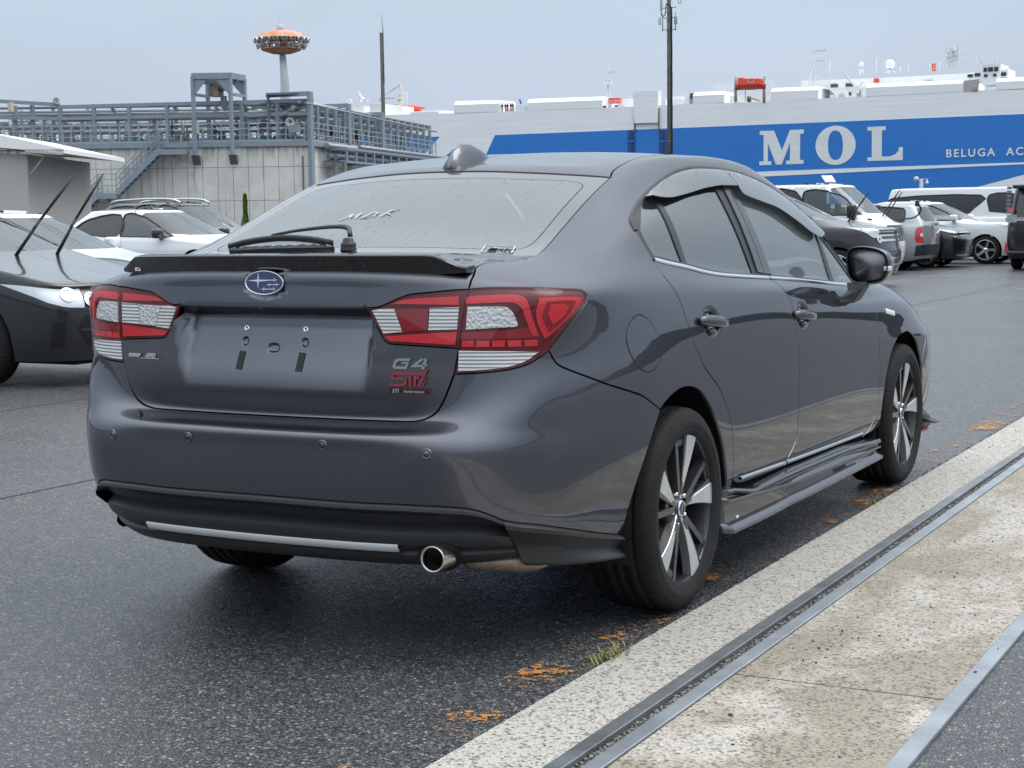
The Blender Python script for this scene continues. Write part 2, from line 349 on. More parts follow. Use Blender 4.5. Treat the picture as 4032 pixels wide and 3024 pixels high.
    R[15:,:,2] += .004; R[14,11:16,2] += .006; R[15,11:16,2] += .004
    return R

class Shell:
    """C1-smooth surface P(u, v): u = station (negative = mirrored side), v = ring."""
    def __init__(self, C):
        self.nv, self.nu = C.shape[:2]
        T = C.copy()
        for _ in range(3):
            self._pad(T)
            U, V = np.meshgrid(np.arange(self.nu), np.arange(self.nv))
            T = T + .85*(C - self.ev(U.ravel().astype(float), V.ravel().astype(float)).reshape(C.shape))
        self._pad(T)
    def _pad(self, C):
        m = np.array([-1,1,1.])
        A = np.concatenate([C[:,1:2]*m, C, C[:,-2:-1]*m], 1)
        lo = 2*A[0:1]-A[1:2]; hi = A[-2:-1]*m
        self.A = np.concatenate([lo, A, hi], 0)
    def ev(self, u, v):
        u = np.asarray(u, float); v = np.asarray(v, float)
        sg = np.where(u < 0, -1.0, 1.0); u = np.abs(u)
        u = np.clip(u, 0, self.nu-1-1e-9); v = np.clip(v, 0, self.nv-1-1e-9)
        i = np.floor(u).astype(int); j = np.floor(v).astype(int); a = u-i; b = v-j
        def w(t): return np.stack([(1-t)**3, 3*t**3-6*t**2+4, -3*t**3+3*t**2+3*t+1, t**3], -1)/6
        wa, wb = w(a), w(b)
        out = np.zeros(u.shape+(3,))
        for p in range(4):
            for q in range(4):
                out += (wa[...,p]*wb[...,q])[...,None]*self.A[j+q, i+p]
        out[...,0] *= sg
        return out
    def normal(self, u, v, f=None, e=.02):
        f = f or self.ev
        u = np.asarray(u, float); v = np.asarray(v, float)
        um, up = u-e, u+e
        v0, v1 = np.clip(v-e,0,self.nv-1), np.clip(v+e,0,self.nv-1)
        n = np.cross(f(up, v)-f(um, v), f(u, v1)-f(u, v0))
        return n/np.maximum(np.linalg.norm(n, axis=-1, keepdims=True), 1e-12)
    def table(self):
        us = np.linspace(0, self.nu-1, (self.nu-1)*8+1); vs = np.linspace(0, self.nv-1, (self.nv-1)*8+1)
        U, V = np.meshgrid(us, vs); self.TU, self.TV = U.ravel(), V.ravel(); self.TP = self.ev(self.TU, self.TV)
        return self
    def inv(self, Q, axes, ur=(0,23), vr=(0,99), f=None):
        """(u, v) of points given by two of their coordinates (axes), searched inside a window of u and v"""
        Q = np.asarray(Q, float); axes = list(axes); f = f or self.ev
        sg = np.ones(len(Q))
        if axes[0] == 0: sg = np.where(Q[:,0] < 0, -1., 1.); Q = Q.copy(); Q[:,0] = np.abs(Q[:,0])
        m = (self.TU>=ur[0])&(self.TU<=ur[1])&(self.TV>=vr[0])&(self.TV<=vr[1])
        P = self.TP[m][:,axes]; uu = self.TU[m]; vv = self.TV[m]
        k = np.array([np.argmin(((P-q)**2).sum(1)) for q in Q]); u = uu[k].copy(); v = vv[k].copy()
        for _ in range(6):
            e = 1e-3; p0 = f(u,v)[:,axes]
            du = (f(u+e,v)[:,axes]-p0)/e; dv = (f(u,np.minimum(v+e,self.nv-1))[:,axes]-p0)/e
            r = Q-p0; det = du[:,0]*dv[:,1]-du[:,1]*dv[:,0]; det = np.where(np.abs(det)<1e-9, 1e-9, det)
            su = (r[:,0]*dv[:,1]-r[:,1]*dv[:,0])/det; sv = (du[:,0]*r[:,1]-du[:,1]*r[:,0])/det
            u = u+np.clip(su,-.5,.5); v = np.clip(v+np.clip(sv,-.5,.5), 0, self.nv-1)
        return np.stack([u*sg, v], 1)

# ---------------------------------------------------------------- panels cut from a shell
def inside(P, poly):
    x, y = P[:,0], P[:,1]; c = np.zeros(len(P), bool); n = len(poly)
    for i in range(n):
        x1,y1 = poly[i]; x2,y2 = poly[(i+1)%n]
        if y1 == y2: continue
        m = ((y1 > y) != (y2 > y)) & (x < (x2-x1)*(y-y1)/(y2-y1)+x1); c ^= m
    return c

def resample(uv, f, d, closed=False):
    P = f(uv[:,0], uv[:,1]); s = np.r_[0, np.cumsum(np.linalg.norm(np.diff(P, axis=0), axis=1))]
    n = max(2, int(round(s[-1]/d))+1); t = np.linspace(0, s[-1], n)
    return np.stack([np.interp(t, s, uv[:,0]), np.interp(t, s, uv[:,1])], 1)

def shrink(uv, f, nf, gap, sign):
    """move a closed loop inwards by gap metres along the surface"""
    if not gap: return uv
    e = 1e-3; u, v = uv[:,0], uv[:,1]; P = f(u,v); N = nf(u,v)
    T = np.roll(P,-1,0)-np.roll(P,1,0); T /= np.maximum(np.linalg.norm(T,axis=1,keepdims=True),1e-9)
    D = np.cross(N, T)*sign*gap
    Pu = (f(u+e,v)-f(u-e,v))/(2*e); v1 = v+e; v0 = np.maximum(v-e,0); Pv = (f(u,v1)-f(u,v0))/(v1-v0)[:,None]
    a = (Pu*Pu).sum(1); b = (Pu*Pv).sum(1); c = (Pv*Pv).sum(1); p = (Pu*D).sum(1); q = (Pv*D).sum(1)
    det = np.maximum(a*c-b*b, 1e-10)
    return uv+np.stack([np.clip((c*p-b*q)/det,-.4,.4), np.clip((a*q-b*p)/det,-.4,.4)],1)

class Skin:
    """a shell with an optional normal displacement, from which panels are cut"""
    def __init__(s, shell): s.sh = shell
    def fn(s, disp, off=0.):
        sh = s.sh
        if disp is None and not off: return sh.ev
        def f(u, v):
            P = sh.ev(u, v); N = sh.normal(u, v)
            d = off + (disp(P) if disp is not None else 0.)
            return P + N*np.asarray(d)[...,None] if np.ndim(d) else P+N*d
        return f
    def panel(s, name, curves, m, parent=None, holes=(), disp=None, off=0., step=(.25,.25), hem=.012, gap=.0029, mirror=False, d=.014, flip=False, extra=None, hemoff=.0):
        sh = s.sh; f = s.fn(disp, off); nf = lambda u, v: sh.normal(u, v, f)
        loops = [np.concatenate([resample(np.asarray(c, float), sh.ev, d)[:-1] for c in curves])]
        for h in holes: loops.append(np.concatenate([resample(np.asarray(c, float), sh.ev, d)[:-1] for c in h]))
        LL = []
        for k, lp in enumerate(loops):
            area = .5*np.sum(lp[:,0]*np.roll(lp[:,1],-1)-np.roll(lp[:,0],-1)*lp[:,1])
            if area < 0: lp = lp[::-1]
            lp = shrink(lp, sh.ev, sh.normal, gap, 1. if k == 0 else -1.)
            lp[:,1] = np.clip(lp[:,1], 0, sh.nv-1); LL.append(lp)
        o = LL[0]; sc = np.array([.25, .07])
        u0,u1 = o[:,0].min(), o[:,0].max(); v0,v1 = o[:,1].min(), o[:,1].max()
        gu = np.arange(np.floor(u0/step[0]), np.ceil(u1/step[0])+1)*step[0]; gv = np.arange(np.floor(v0/step[1]), np.ceil(v1/step[1])+1)*step[1]
        U, V = np.meshgrid(gu, gv); G = np.stack([U.ravel(), V.ravel()], 1)
        if extra is not None: G = np.concatenate([G, extra])
        G = G[(G[:,1] >= 0)&(G[:,1] <= sh.nv-1)]
        k = inside(G, o)
        for h in LL[1:]: k &= ~inside(G, h)
        G = G[k]
        B3 = np.concatenate([sh.ev(l[:,0], l[:,1]) for l in LL]); G3 = sh.ev(G[:,0], G[:,1])
        if len(G):
            near = np.array([((B3-g)**2).sum(1).min() for g in G3]) < (.45*d)**2
            G = G[~near]
        pts = np.concatenate(LL+[G])*sc; edges = []; n0 = 0
        for l in LL:
            edges += [(n0+i, n0+(i+1)%len(l)) for i in range(len(l))]; n0 += len(l)
        vv, ee, ff, *_ = delaunay_2d_cdt([Vector(p) for p in pts], edges, [], 1, 1e-7)
        uv = np.array([[p.x, p.y] for p in vv])/sc; F = np.array([list(t) for t in ff if len(t) == 3])
        cen = uv[F].mean(1); keep = inside(cen, o)
        for h in LL[1:]: keep &= ~inside(cen, h)
        F = F[keep]
        P = f(uv[:,0], uv[:,1]); N = nf(uv[:,0], uv[:,1])
        fn = np.cross(P[F[:,1]]-P[F[:,0]], P[F[:,2]]-P[F[:,0]]); bad = (fn*N[F].mean(1)).sum(1) < 0
        F[bad] = F[bad][:, ::-1]
        if hem:
            E = {}
            for t in F:
                for a, b in ((t[0],t[1]),(t[1],t[2]),(t[2],t[0])): E[(a,b)] = E.get((a,b),0)+1
            be = [(a,b) for (a,b) in E if (b,a) not in E]
            nb = len(P); idx = {}; VP = [P]; VN = [N]; FX = []
            for a, b in be:
                T = P[b]-P[a]; T /= max(np.linalg.norm(T),1e-9); out = np.cross(T, N[a])
                q = len(np.concatenate(VP))
                VP.append(np.array([P[a], P[b], P[b]-N[b]*hem, P[a]-N[a]*hem])); VN.append(np.array([out+.5*N[a]]*2+[out]*2))
                FX.append((q, q+3, q+2, q+1))
            P = np.concatenate(VP); N = np.concatenate(VN)
            faces = [tuple(t) for t in F]+FX
        else: faces = [tuple(t) for t in F]
        N = N/np.maximum(np.linalg.norm(N,axis=1,keepdims=True),1e-9)
        return s._make(name, P, N, faces, m, parent, mirror)
    def _make(s, name, P, N, faces, m, parent, mirror):
        out = []
        for mi in ((1,-1) if mirror else (1,)):
            Q = P*np.array([mi,1,1]); NN = N*np.array([mi,1,1]); fs = faces if mi == 1 else [t[::-1] for t in faces]
            me = bpy.data.meshes.new(name); me.from_pydata([tuple(p) for p in Q], [], fs)
            me.polygons.foreach_set('use_smooth', [True]*len(me.polygons)); me.materials.append(m)
            me.normals_split_custom_set_from_vertices([tuple(n) for n in NN]); me.update()
            out.append(link(name, me, parent))
        return out if mirror else out[0]
    def strip(s, name, uv, w, h, m, parent=None, mirror=False, off=0., disp=None, lift=0.):
        """raised rounded moulding of width w and height h along a line on the surface"""
        f = s.fn(disp, off); P = f(uv[:,0], uv[:,1]); N = s.sh.normal(uv[:,0], uv[:,1], f)
        T = np.gradient(P, axis=0); T /= np.linalg.norm(T,axis=1,keepdims=True); S_ = np.cross(N, T)
        n = len(P); w = np.broadcast_to(w, n)
        rows = []; nr = []
        for k in (-1,-.8,0,.8,1):
            hh = h if abs(k) < .9 else -.004
            rows.append(P+S_*(k*w/2)[:,None]+N*(hh*(1 if abs(k) < .9 else 1)+lift)); nr.append(N*(1 if abs(k)<.9 else .1)+S_*k*(1. if abs(k) > .9 else .45))
        V = np.stack(rows,1).reshape(-1,3); NN = np.stack(nr,1).reshape(-1,3); NN /= np.linalg.norm(NN,axis=1,keepdims=True)
        fs = [(i*5+k, (i+1)*5+k, (i+1)*5+k+1, i*5+k+1) for i in range(n-1) for k in range(4)]
        fn = np.cross(V[fs[1][1]]-V[fs[1][0]], V[fs[1][2]]-V[fs[1][0]])
        if (fn*NN[fs[1][0]]).sum() < 0: fs = [t[::-1] for t in fs]
        return s._make(name, V, NN, fs, m, parent, mirror)

    def grid(s, name, top, bot, hs, ds, m, parent=None, mirror=False, sharp=35, sym=False, drop=None):
        """regular strip between two lines of equal length on the surface; rows at fractions hs stand off by ds"""
        if sym: top = np.concatenate([top[:0:-1]*np.array([-1,1]), top]); bot = np.concatenate([bot[:0:-1]*np.array([-1,1]), bot])
        rows = []
        for h, d in zip(hs, ds):
            uv = top*(1-h)+bot*h; P = s.sh.ev(uv[:,0], uv[:,1]); N = s.sh.normal(uv[:,0], uv[:,1]); rows.append(P+N*d)
        n = len(top); V = np.concatenate(rows); fs = [(j*n+i, j*n+i+1, (j+1)*n+i+1, (j+1)*n+i) for j in range(len(rows)-1) for i in range(n-1)]
        if drop is not None: fs = [f for f in fs if not drop(V[list(f)].mean(0))]
        uvm = top*.5+bot*.5; k = n//2; nn = s.sh.normal(uvm[k:k+1,0], uvm[k:k+1,1])[0]; f = fs[len(fs)//2]
        if np.dot(np.cross(V[f[1]]-V[f[0]], V[f[2]]-V[f[0]]), nn) < 0: fs = [f[::-1] for f in fs]
        out = []
        for mi in ((1,-1) if mirror else (1,)):
            me = bpy.data.meshes.new(name); me.from_pydata([tuple(q) for q in V*np.array([mi,1,1])], [], fs if mi == 1 else [f[::-1] for f in fs])
            me.polygons.foreach_set('use_smooth', [True]*len(me.polygons)); me.materials.append(m); me.set_sharp_from_angle(angle=radians(sharp)); me.update(); out.append(link(name, me, parent))
        return out if mirror else out[0]
# ---------------------------------------------------------------- the grey sedan
PAINT = paint('grey_metallic_paint', (.118,.122,.140), metal=1., rough=.34, drops=150, flake=.03)
PAINT_LOW = paint('grey_metallic_paint_sides', (.118,.122,.140), metal=1., rough=.34, flake=.03)
BLACKP = mat('matte_black_plastic', (.022,.023,.025), .45, bump=(600,.08))
BLACKG = mat('gloss_black', (.006,.006,.007), .08, coat=1.)
TRIM = mat('window_trim_black', (.01,.01,.011), .35)
DKGREY = mat('dark_grey_trim', (.03,.031,.035), .3, coat=.4)
RUBBER = mat('tyre_rubber', (.014,.014,.015), .7, spec=.22, bump=(90,.15), var=(14,.45,(.028,.027,.025)))
CHROME = mat('chrome', (.82,.84,.86), .12, metal=1.)
SATIN = mat('satin_silver', (.88,.89,.90), .4, metal=.35)
ALLOY = mat('machined_alloy', (.72,.73,.74), .30, metal=.85, bump=(300,.03))
RIMDK = mat('wheel_dark_grey', (.045,.046,.05), .38, metal=.4, coat=.4)
STEEL = mat('brake_steel', (.28,.25,.22), .45, metal=.8, var=(20,.7,(.14,.09,.06)))
INNER = mat('underbody_black', (.006,.006,.007), .8)
CLOTH = mat('seat_cloth', (.03,.03,.033), .85)
LINING = mat('headlining', (.32,.32,.31), .9)
RGLASS = glass('rear_window_glass', (.50,.62,.62), drops=85, refl=1.3, haze=.20)
FGLASS = glass('front_door_glass', (.78,.88,.85), refl=1.1, haze=.24)
PGLASS = glass('privacy_glass', (.03,.033,.036), refl=1.7, haze=.05)
SMOKE = glass('smoked_visor', (.22,.23,.24), refl=1.9, rough=.08)
CLEARL = glass('clear_lamp_lens', (.98,.98,.98), refl=.4)
REDL = glass('red_lamp_lens', (.62,.012,.02), refl=.8)
WHITE = mat('white_vinyl', (.85,.85,.83), .9, spec=.1)
REDREF = mat('red_reflector', (.90,.035,.05), .35, coat=.3, bump=(120,.15))
REDDK = mat('red_lamp_dark', (.36,.010,.018), .25, coat=.5)
REFL = mat('lamp_reflector', (.80,.82,.83), .22, metal=.75)

car = thing('grey_sedan', 'dark grey metallic four-door sedan with a black boot spoiler parked by the concrete strip', 'car')
SH = Shell(shell_cage()).table(); SK = Skin(SH)
SD = lambda p, vr=(0,15.5), ur=(5,20): SH.inv(crom(p, 4), (1,2), ur, vr)
SDs = lambda p, vr=(0,15.5), ur=(5,20): SH.inv(p, (1,2), ur, vr)
RR = lambda p, vr=(0,11.6), ur=(0,6.4): SH.inv(crom(p, 4), (0,2), ur, vr)
RRs = lambda p, vr=(0,11.6), ur=(0,6.4): SH.inv(p, (0,2), ur, vr)
TP = lambda p, vr=(10.6,18), ur=(0,23): SH.inv(crom(p, 4), (0,1), ur, vr)
rev = lambda a: a[::-1].copy()
mir = lambda a: a[::-1]*np.array([-1,1])
ln = lambda a, b: np.array([a, b])
VM = SH.nv-1

# shared seams on the right-hand side, each traced once
s_rgap = SD([(-.053,1.088),(-.052,1.049),(-.039,1.025),(-.02,.998),(-.006,.968),(.022,.89),(.078,.812),(.131,.757),(.188,.722),(.263,.681),(.324,.635),(.374,.586),(.41,.54),(.436,.486),(.454,.42),(.463,.36)])
s_rbot = SD([(.463,.36),(.472,.340),(.49,.328),(.53,.318),(.6,.312),(.8,.308),(1.031,.306)])
s_bgap = SD([(.99,.992),(1.006,.985),(1.03,.965),(1.059,.937),(1.079,.914),(1.09,.89),(1.098,.845),(1.114,.787),(1.131,.718),(1.14,.603),(1.141,.488),(1.136,.40),(1.108,.371),(1.06,.337),(1.031,.306)])
s_fbot = SD([(1.031,.306),(1.4,.300),(1.8,.292),(2.08,.284)])
s_fgap = SD([(2.244,.905),(2.238,.868),(2.226,.83),(2.216,.765),(2.224,.659),(2.236,.565),(2.235,.466),(2.219,.38),(2.182,.331),(2.13,.298),(2.08,.284)])
s_belt = SD([(-.053,1.088),(.061,1.071),(.188,1.055),(.32,1.037),(.451,1.023),(.625,1.011),(.822,1.0),(.99,.992)])
s_belt2 = SD([(.99,.992),(1.171,.981),(1.39,.966),(1.634,.948),(1.898,.930),(2.10,.915),(2.244,.905)])
s_dlo = SD([(-.053,1.088),(-.062,1.122),(-.071,1.154),(-.076,1.18),(-.063,1.201),(-.033,1.218),(.006,1.233),(.085,1.261),(.193,1.296),(.348,1.338),(.48,1.366),(.568,1.379),(.652,1.386),(.767,1.389),(.899,1.388),(1.089,1.379),(1.218,1.365),(1.345,1.346),(1.466,1.319),(1.58,1.284),(1.699,1.243),(1.83,1.183),(1.95,1.115),(2.07,1.035),(2.16,.965),(2.244,.905)])
s_lidgap = np.concatenate([RR([(.603,1.035),(.604,1.048),(.603,1.062)])[:-1], TP([(.600,-.838),(.591,-.816),(.578,-.785),(.572,-.74),(.580,-.67),(.598,-.60),(.614,-.552),(.623,-.518)], (10.2,12.6), (2,6))])
s_glass = TP([(.623,-.518),(.622,-.482),(.613,-.403),(.603,-.323),(.594,-.222),(.586,-.125),(.579,-.026),(.572,.065),(.568,.129)], (11,15), (2,7))
s_ditch = TP([(.568,.129),(.553,.175),(.546,.226),(.543,.321),(.540,.43),(.540,.523),(.545,.64),(.548,.8),(.546,.95),(.541,1.1),(.532,1.25),(.518,1.37)], (13.5,16.4), (4,17))
s_top = TP([(0,.048),(.15,.052),(.283,.06),(.40,.083),(.48,.105),(.535,.122),(.568,.129)], (13,15.5), (0,6))
s_apil = np.concatenate([s_ditch[-1:], np.array([(16.5,14.3),(16.6,13.5),(16.6,12.8),(16.55,12.0),(16.45,11.4)])])
s_arch = SD([(.40,.27),(.41,.334),(.388,.397),(.35,.472),(.293,.541),(.212,.611),(.138,.660),(.068,.687),(-.011,.700),(-.08,.700),(-.14,.690),(-.197,.674),(-.240,.656)])
s_qgap = SD([(-.24,.656),(-.358,.705),(-.429,.725),(-.562,.758),(-.661,.79),(-.725,.815),(-.752,.829),(-.763,.843),(-.775,.867)], ur=(4,9))
# lamp outline on the corner, clockwise from the lid seam at the top
s_ltop = np.concatenate([RR([(.603,1.035),(.631,1.037),(.67,1.039),(.708,1.039),(.762,1.037)])[:-1], SD([(-.787,1.037),(-.729,1.032),(-.653,1.026),(-.637,1.019),(-.631,1.008),(-.636,.995)], ur=(4,9))])
s_lright = SD([(-.636,.995),(-.660,.977),(-.688,.957),(-.718,.932),(-.744,.908),(-.766,.881),(-.775,.867)], ur=(4,9))
s_lbot = np.concatenate([SD([(-.775,.867),(-.797,.853)], ur=(4,7))[:-1], RR([(.776,.853),(.753,.836),(.718,.824),(.68,.818),(.639,.814),(.571,.810)], ur=(2,6))])
s_lin = RR([(.571,.810),(.577,.843),(.583,.879)])          # lid seam beside the clear lens
s_lin2 = RR([(.583,.879),(.588,.931),(.594,.98),(.603,1.035)])
s_lidlow = np.concatenate([RR([(0,.675),(.265,.675),(.40,.676),(.448,.678)])[:-1], RR([(.448,.678),(.48,.684),(.502,.694),(.521,.708),(.542,.740),(.558,.777),(.571,.810)])])
s_inner = np.concatenate([RR([(.583,.879),(.513,.883),(.415,.888)])[:-1], RR([(.415,.888),(.388,.890),(.375,.897),(.365,.911),(.346,.945),(.322,.986)])[:-1], RR([(.322,.986),(.344,.986),(.364,.990),(.395,1.003),(.424,1.015),(.449,1.022),(.51,1.028),(.565,1.033),(.603,1.035)])])

# ---- boot lid with its number-plate recess
def sstep(x): x = np.clip(x, 0, 1); return x*x*(3-2*x)
def lid_disp(P):
    x, z = np.abs(P[...,0]), P[...,2]
    D = np.interp(z, [.60,.752,.80,.925,.956,.962,.984,2], [0,0,.0135,.050,.054,.050,0,0])
    xe = np.interp(z, [.75,.97], [.322,.352]); d = -D*sstep((xe-x)/.030)
    for cx, cz, rx, rz, dp in ((.104,.884,.012,.012,.007),(0,.868,.020,.012,.007)):
        r = np.hypot(np.maximum(np.abs(x-cx)-max(rx-rz,0),0), z-cz); d = d - dp*sstep((rz-r)/.006+.2)
    e = ((P[...,0])/.074)**2+((z-1.053)/.043)**2; d = d-.004*sstep((1.15-e)/.3)
    return d
_ex = []
for cx, cz, rx, rz in ((.104,.884,.017,.017),(-.104,.884,.017,.017),(0,.868,.026,.017)):
    q = RRs([(cx+a, cz+b) for a in np.linspace(-rx,rx,17) for b in np.linspace(-rz,rz,15)]); _ex.append(q)
s_deck = TP([(.623,-.518),(.56,-.535),(.42,-.552),(.22,-.568),(0,-.572)], (10.5,13), (0,6.5))
half = [s_lidlow, s_lin, s_inner, s_lidgap, s_deck]
lid_curves = half+[mir(c) for c in half[::-1]]
SK.panel('boot_lid', lid_curves, PAINT, car, disp=lid_disp, step=(.10,.085), extra=np.concatenate(_ex))
def lid_at(x, z, d=.002):
    uv = RRs([(x,z)]); f = SK.fn(lid_disp); P = f(uv[:,0],uv[:,1])[0]; N = SH.normal(uv[:,0],uv[:,1],f)[0]; return P+N*d, N
for cx in (.104,-.104):
    P, N = lid_at(cx,.9205,0); M = frame(P,(1,0,0),N); p = MB(); p.lathe([(.0025,.002),(.0055,.004),(.0085,.004),(.0095,-.004)], 14, M); p.build('plate_nut', CHROME, car)
    p = MB(); p.lathe([(0,.0025),(.004,.0025)], 10, M); p.build('plate_hole', INNER, car)
    P, N = lid_at(cx-.006,.832,0); M = frame(P,(1,0,-.10),N); p = MB(); p.box((-.0105,-.027,-.004),(.0105,.027,.0022),M); p.build('rubber_strip', mat('plate_pad',(.02,.021,.022),.7), car)
P, N = lid_at(-.017,.9795,0); p = MB(); p.lathe([(0,.003),(.006,.004),(.010,.003),(.011,-.004)], 14, frame(P,(1,0,0),N)); p.build('camera_button', BLACKG, car)
# ---- body side: quarter panel, rear pillar, roof rail and front pillar in one piece
s_sill = SDs([(.463,.36),(.462,.315),(.44,.285),(.40,.27)])
side = [s_lidgap, s_glass, s_ditch, s_apil, np.concatenate([s_apil[-1:], s_dlo[-1:]]), rev(s_dlo), s_rgap, s_sill, s_arch, s_qgap, rev(s_lright), rev(s_ltop)]
SK.panel('body_side', side, PAINT, car, step=(.25,.25), mirror=True, hem=.02, disp=None)
# ---- doors
def dish(cy, cz):
    def f(P):
        y, z = P[...,1], P[...,2]; r = np.hypot((y-cy)/.088, (z-cz)/.052)
        return -.020*sstep((1.0-r)/.75)
    return f
def hole_pts(cy, cz): return SDs([(cy+a*.11, cz+b*.07) for a in np.linspace(-1,1,23) for b in np.linspace(-1,1,19)])
H1, H2 = (.232,.884), (1.205,.848)
SK.panel('door', [s_belt, s_bgap, rev(s_rbot), rev(s_rgap)], PAINT_LOW, car, disp=dish(*H1), extra=hole_pts(*H1), mirror=True)
SK.panel('door', [s_belt2, s_fgap, rev(s_fbot), rev(s_bgap)], PAINT_LOW, car, disp=dish(*H2), extra=hole_pts(*H2), mirror=True)
# ---- front wing, bonnet, front bumper, headlamp
s_farch = SD([(2.33,.30),(2.300,.357),(2.320,.486),(2.358,.562),(2.425,.632),(2.517,.674),(2.612,.688),(2.70,.688),(2.777,.665),(2.85,.61),(2.91,.53),(2.945,.44),(2.958,.34)])
s_hood = np.concatenate([np.array([(16.45,11.4),(16.6,11.25)]), np.array([(17,11.18),(18,11.1),(19,10.9),(19.6,10.4)])])
s_fb = np.array([(19.6,10.4),(19.35,9.4),(19.0,8.4),(18.6,7.4),(18.3,6.3)])
fb_end = s_farch[-5]
wing = [rev(s_fgap), ln(s_fgap[0], s_hood[0]), s_hood, s_fb, np.array([s_fb[-1], s_farch[-9]]), rev(s_farch[:-8]), ln(s_farch[0], s_fgap[-1])]
SK.panel('front_wing', wing, PAINT_LOW, car, mirror=True)
h2 = [rev(s_hood), np.array([(16.45,11.4),(16.9,11.9),(18,11.95),(20,11.95),(23,11.95)]) ]
hb = [np.array([(23,9.6),(21.5,9.7),(20.3,10.0),(19.6,10.4)])]+h2+[ln((23,11.95),(23,9.6))]
def merged(name, curves, m, **k):
    a = SK.panel(name, curves, m, None, mirror=True, **k); join(a[0], a[1]); a[0].parent = car; return a[0]
def join(a, b):
    """put mesh b into a (both fresh, same material), keeping custom normals"""
    va = [v.co[:] for v in a.data.vertices]; vb = [v.co[:] for v in b.data.vertices]; n = len(va)
    fa = [tuple(p.vertices) for p in a.data.polygons]; fb = [tuple(i+n for i in p.vertices) for p in b.data.polygons]
    def vn(me):
        out = [None]*len(me.vertices)
        for l, c in zip(me.loops, me.corner_normals): out[l.vertex_index] = tuple(c.vector)
        return [o or (0,0,1) for o in out]
    N = vn(a.data)+vn(b.data); m = a.data.materials[0]
    me = bpy.data.meshes.new(a.name); me.from_pydata(va+vb, [], fa+fb); me.polygons.foreach_set('use_smooth', [True]*len(me.polygons)); me.materials.append(m)
    me.normals_split_custom_set_from_vertices(N); me.update(); old = a.data; a.data = me; bpy.data.meshes.remove(old)
    od = b.data; bpy.data.objects.remove(b); bpy.data.meshes.remove(od)
merged('bonnet', hb, PAINT)
fbum = [rev(s_farch[-9:]), np.array([s_farch[-9], s_fb[-1]]), rev(s_fb), np.array([(19.6,10.4),(20.3,10.0),(21.5,9.7),(23,9.6)]), ln((23,9.6),(23,.3)), np.array([(23,.3),(20,.3),(18.4,.5),s_farch[-1]])]
merged('front_bumper', fbum, PAINT_LOW)
SK.panel('headlamp', [np.array([(19.0,10.55),(19.8,10.1),(21.0,9.6),(21.0,8.6),(20.0,8.6),(19.0,9.3),(18.4,10.2),(18.6,10.5),(19.0,10.55)])], mat('headlamp_lens',(.6,.62,.65),.06,coat=1.), car, off=.006, hem=.006, mirror=True)
# ---- roof, windows
merged('roof', [s_top, s_ditch, np.array([s_ditch[-1],(17.2,14.75),(19,14.6),(21,14.55),(23,14.55)]), ln((23,14.55),(23,VM)), ln((23,VM),(0,VM)), ln((0,VM),(0,s_top[0][1]))], PAINT, hem=.01)
s_gin = TP([(0,-.505),(.3,-.498),(.50,-.482),(.545,-.462),(.559,-.425),(.556,-.354),(.545,-.255),(.536,-.156),(.529,-.06),(.524,.0),(.517,.026),(.500,.040),(.464,.044),(.405,.030),(.307,.006),(.15,-.004),(0,-.008)], (11.5,15), (0,6.6))
gin = [s_gin, mir(s_gin)]
s_top2 = s_top; full = [rev(s_deck), s_glass, rev(s_top)]; full = full+[mir(c) for c in full[::-1]]
SK.panel('window_border', full, mat('ceramic_border',(.012,.013,.014),.06,coat=1.), car, holes=[gin], off=-.003, hem=.004, step=(.3,.3))
SK.panel('rear_window', gin, RGLASS, car, off=-.003, hem=0, gap=0, step=(.3,.3))
merged('windscreen', [rev(s_apil[:-1]), np.array([s_apil[0],(17.2,14.75),(19,14.6),(21,14.55),(23,14.55)]), ln((23,14.55),(23,12.0)), np.array([(23,12.0),(19,12.0),(17,12.0),s_apil[-2]])], FGLASS, off=-.004, hem=0, gap=.003)
g_q = SD([(-.016,1.106),(-.034,1.145),(-.034,1.18),(.0,1.205),(.06,1.236),(.13,1.266),(.222,1.300)])
g_q2 = SD([(.222,1.300),(.203,1.235),(.193,1.164),(.196,1.078)]); g_q3 = SD([(.196,1.078),(-.016,1.106)])
g_r = [SD([(.258,1.312),(.250,1.25),(.240,1.15),(.236,1.073)]), SD([(.236,1.073),(.343,1.058),(.474,1.043),(.648,1.029),(.852,1.019)]), SD([(.852,1.019),(.822,1.18),(.79,1.375)]), SD([(.79,1.375),(.68,1.376),(.55,1.366),(.40,1.342),(.258,1.312)])]
g_f = [SD([(1.0,1.37),(.996,1.282),(1.02,1.15),(1.06,1.008)]), SD([(1.06,1.008),(1.194,.998),(1.418,.983),(1.668,.966),(1.79,.957)]), SD([(1.79,.957),(1.80,1.05),(1.812,1.162)]), SD([(1.812,1.162),(1.70,1.217),(1.58,1.262),(1.45,1.302),(1.32,1.336),(1.18,1.358),(1.0,1.37)])]
g_v = [SD([(1.848,1.145),(1.846,1.05),(1.842,.952)]), SD([(1.842,.952),(2.02,.938),(2.15,.927)]), SD([(2.15,.927),(2.06,1.005),(1.95,1.085),(1.848,1.145)])]
gq = [g_q, g_q2, g_q3]
SK.panel('window_frame', [s_dlo, rev(s_belt2), rev(s_belt)], TRIM, car, holes=[gq, g_r, g_f, g_v], off=-.005, hem=.008, mirror=True, gap=.001)
for nm, c, m in (('quarter_window', gq, PGLASS), ('door_window', g_r, PGLASS), ('door_window', g_f, FGLASS), ('front_quarter_window', g_v, FGLASS)):
    SK.panel(nm, c, m, car, off=-.009, hem=0, gap=-.004, mirror=True)
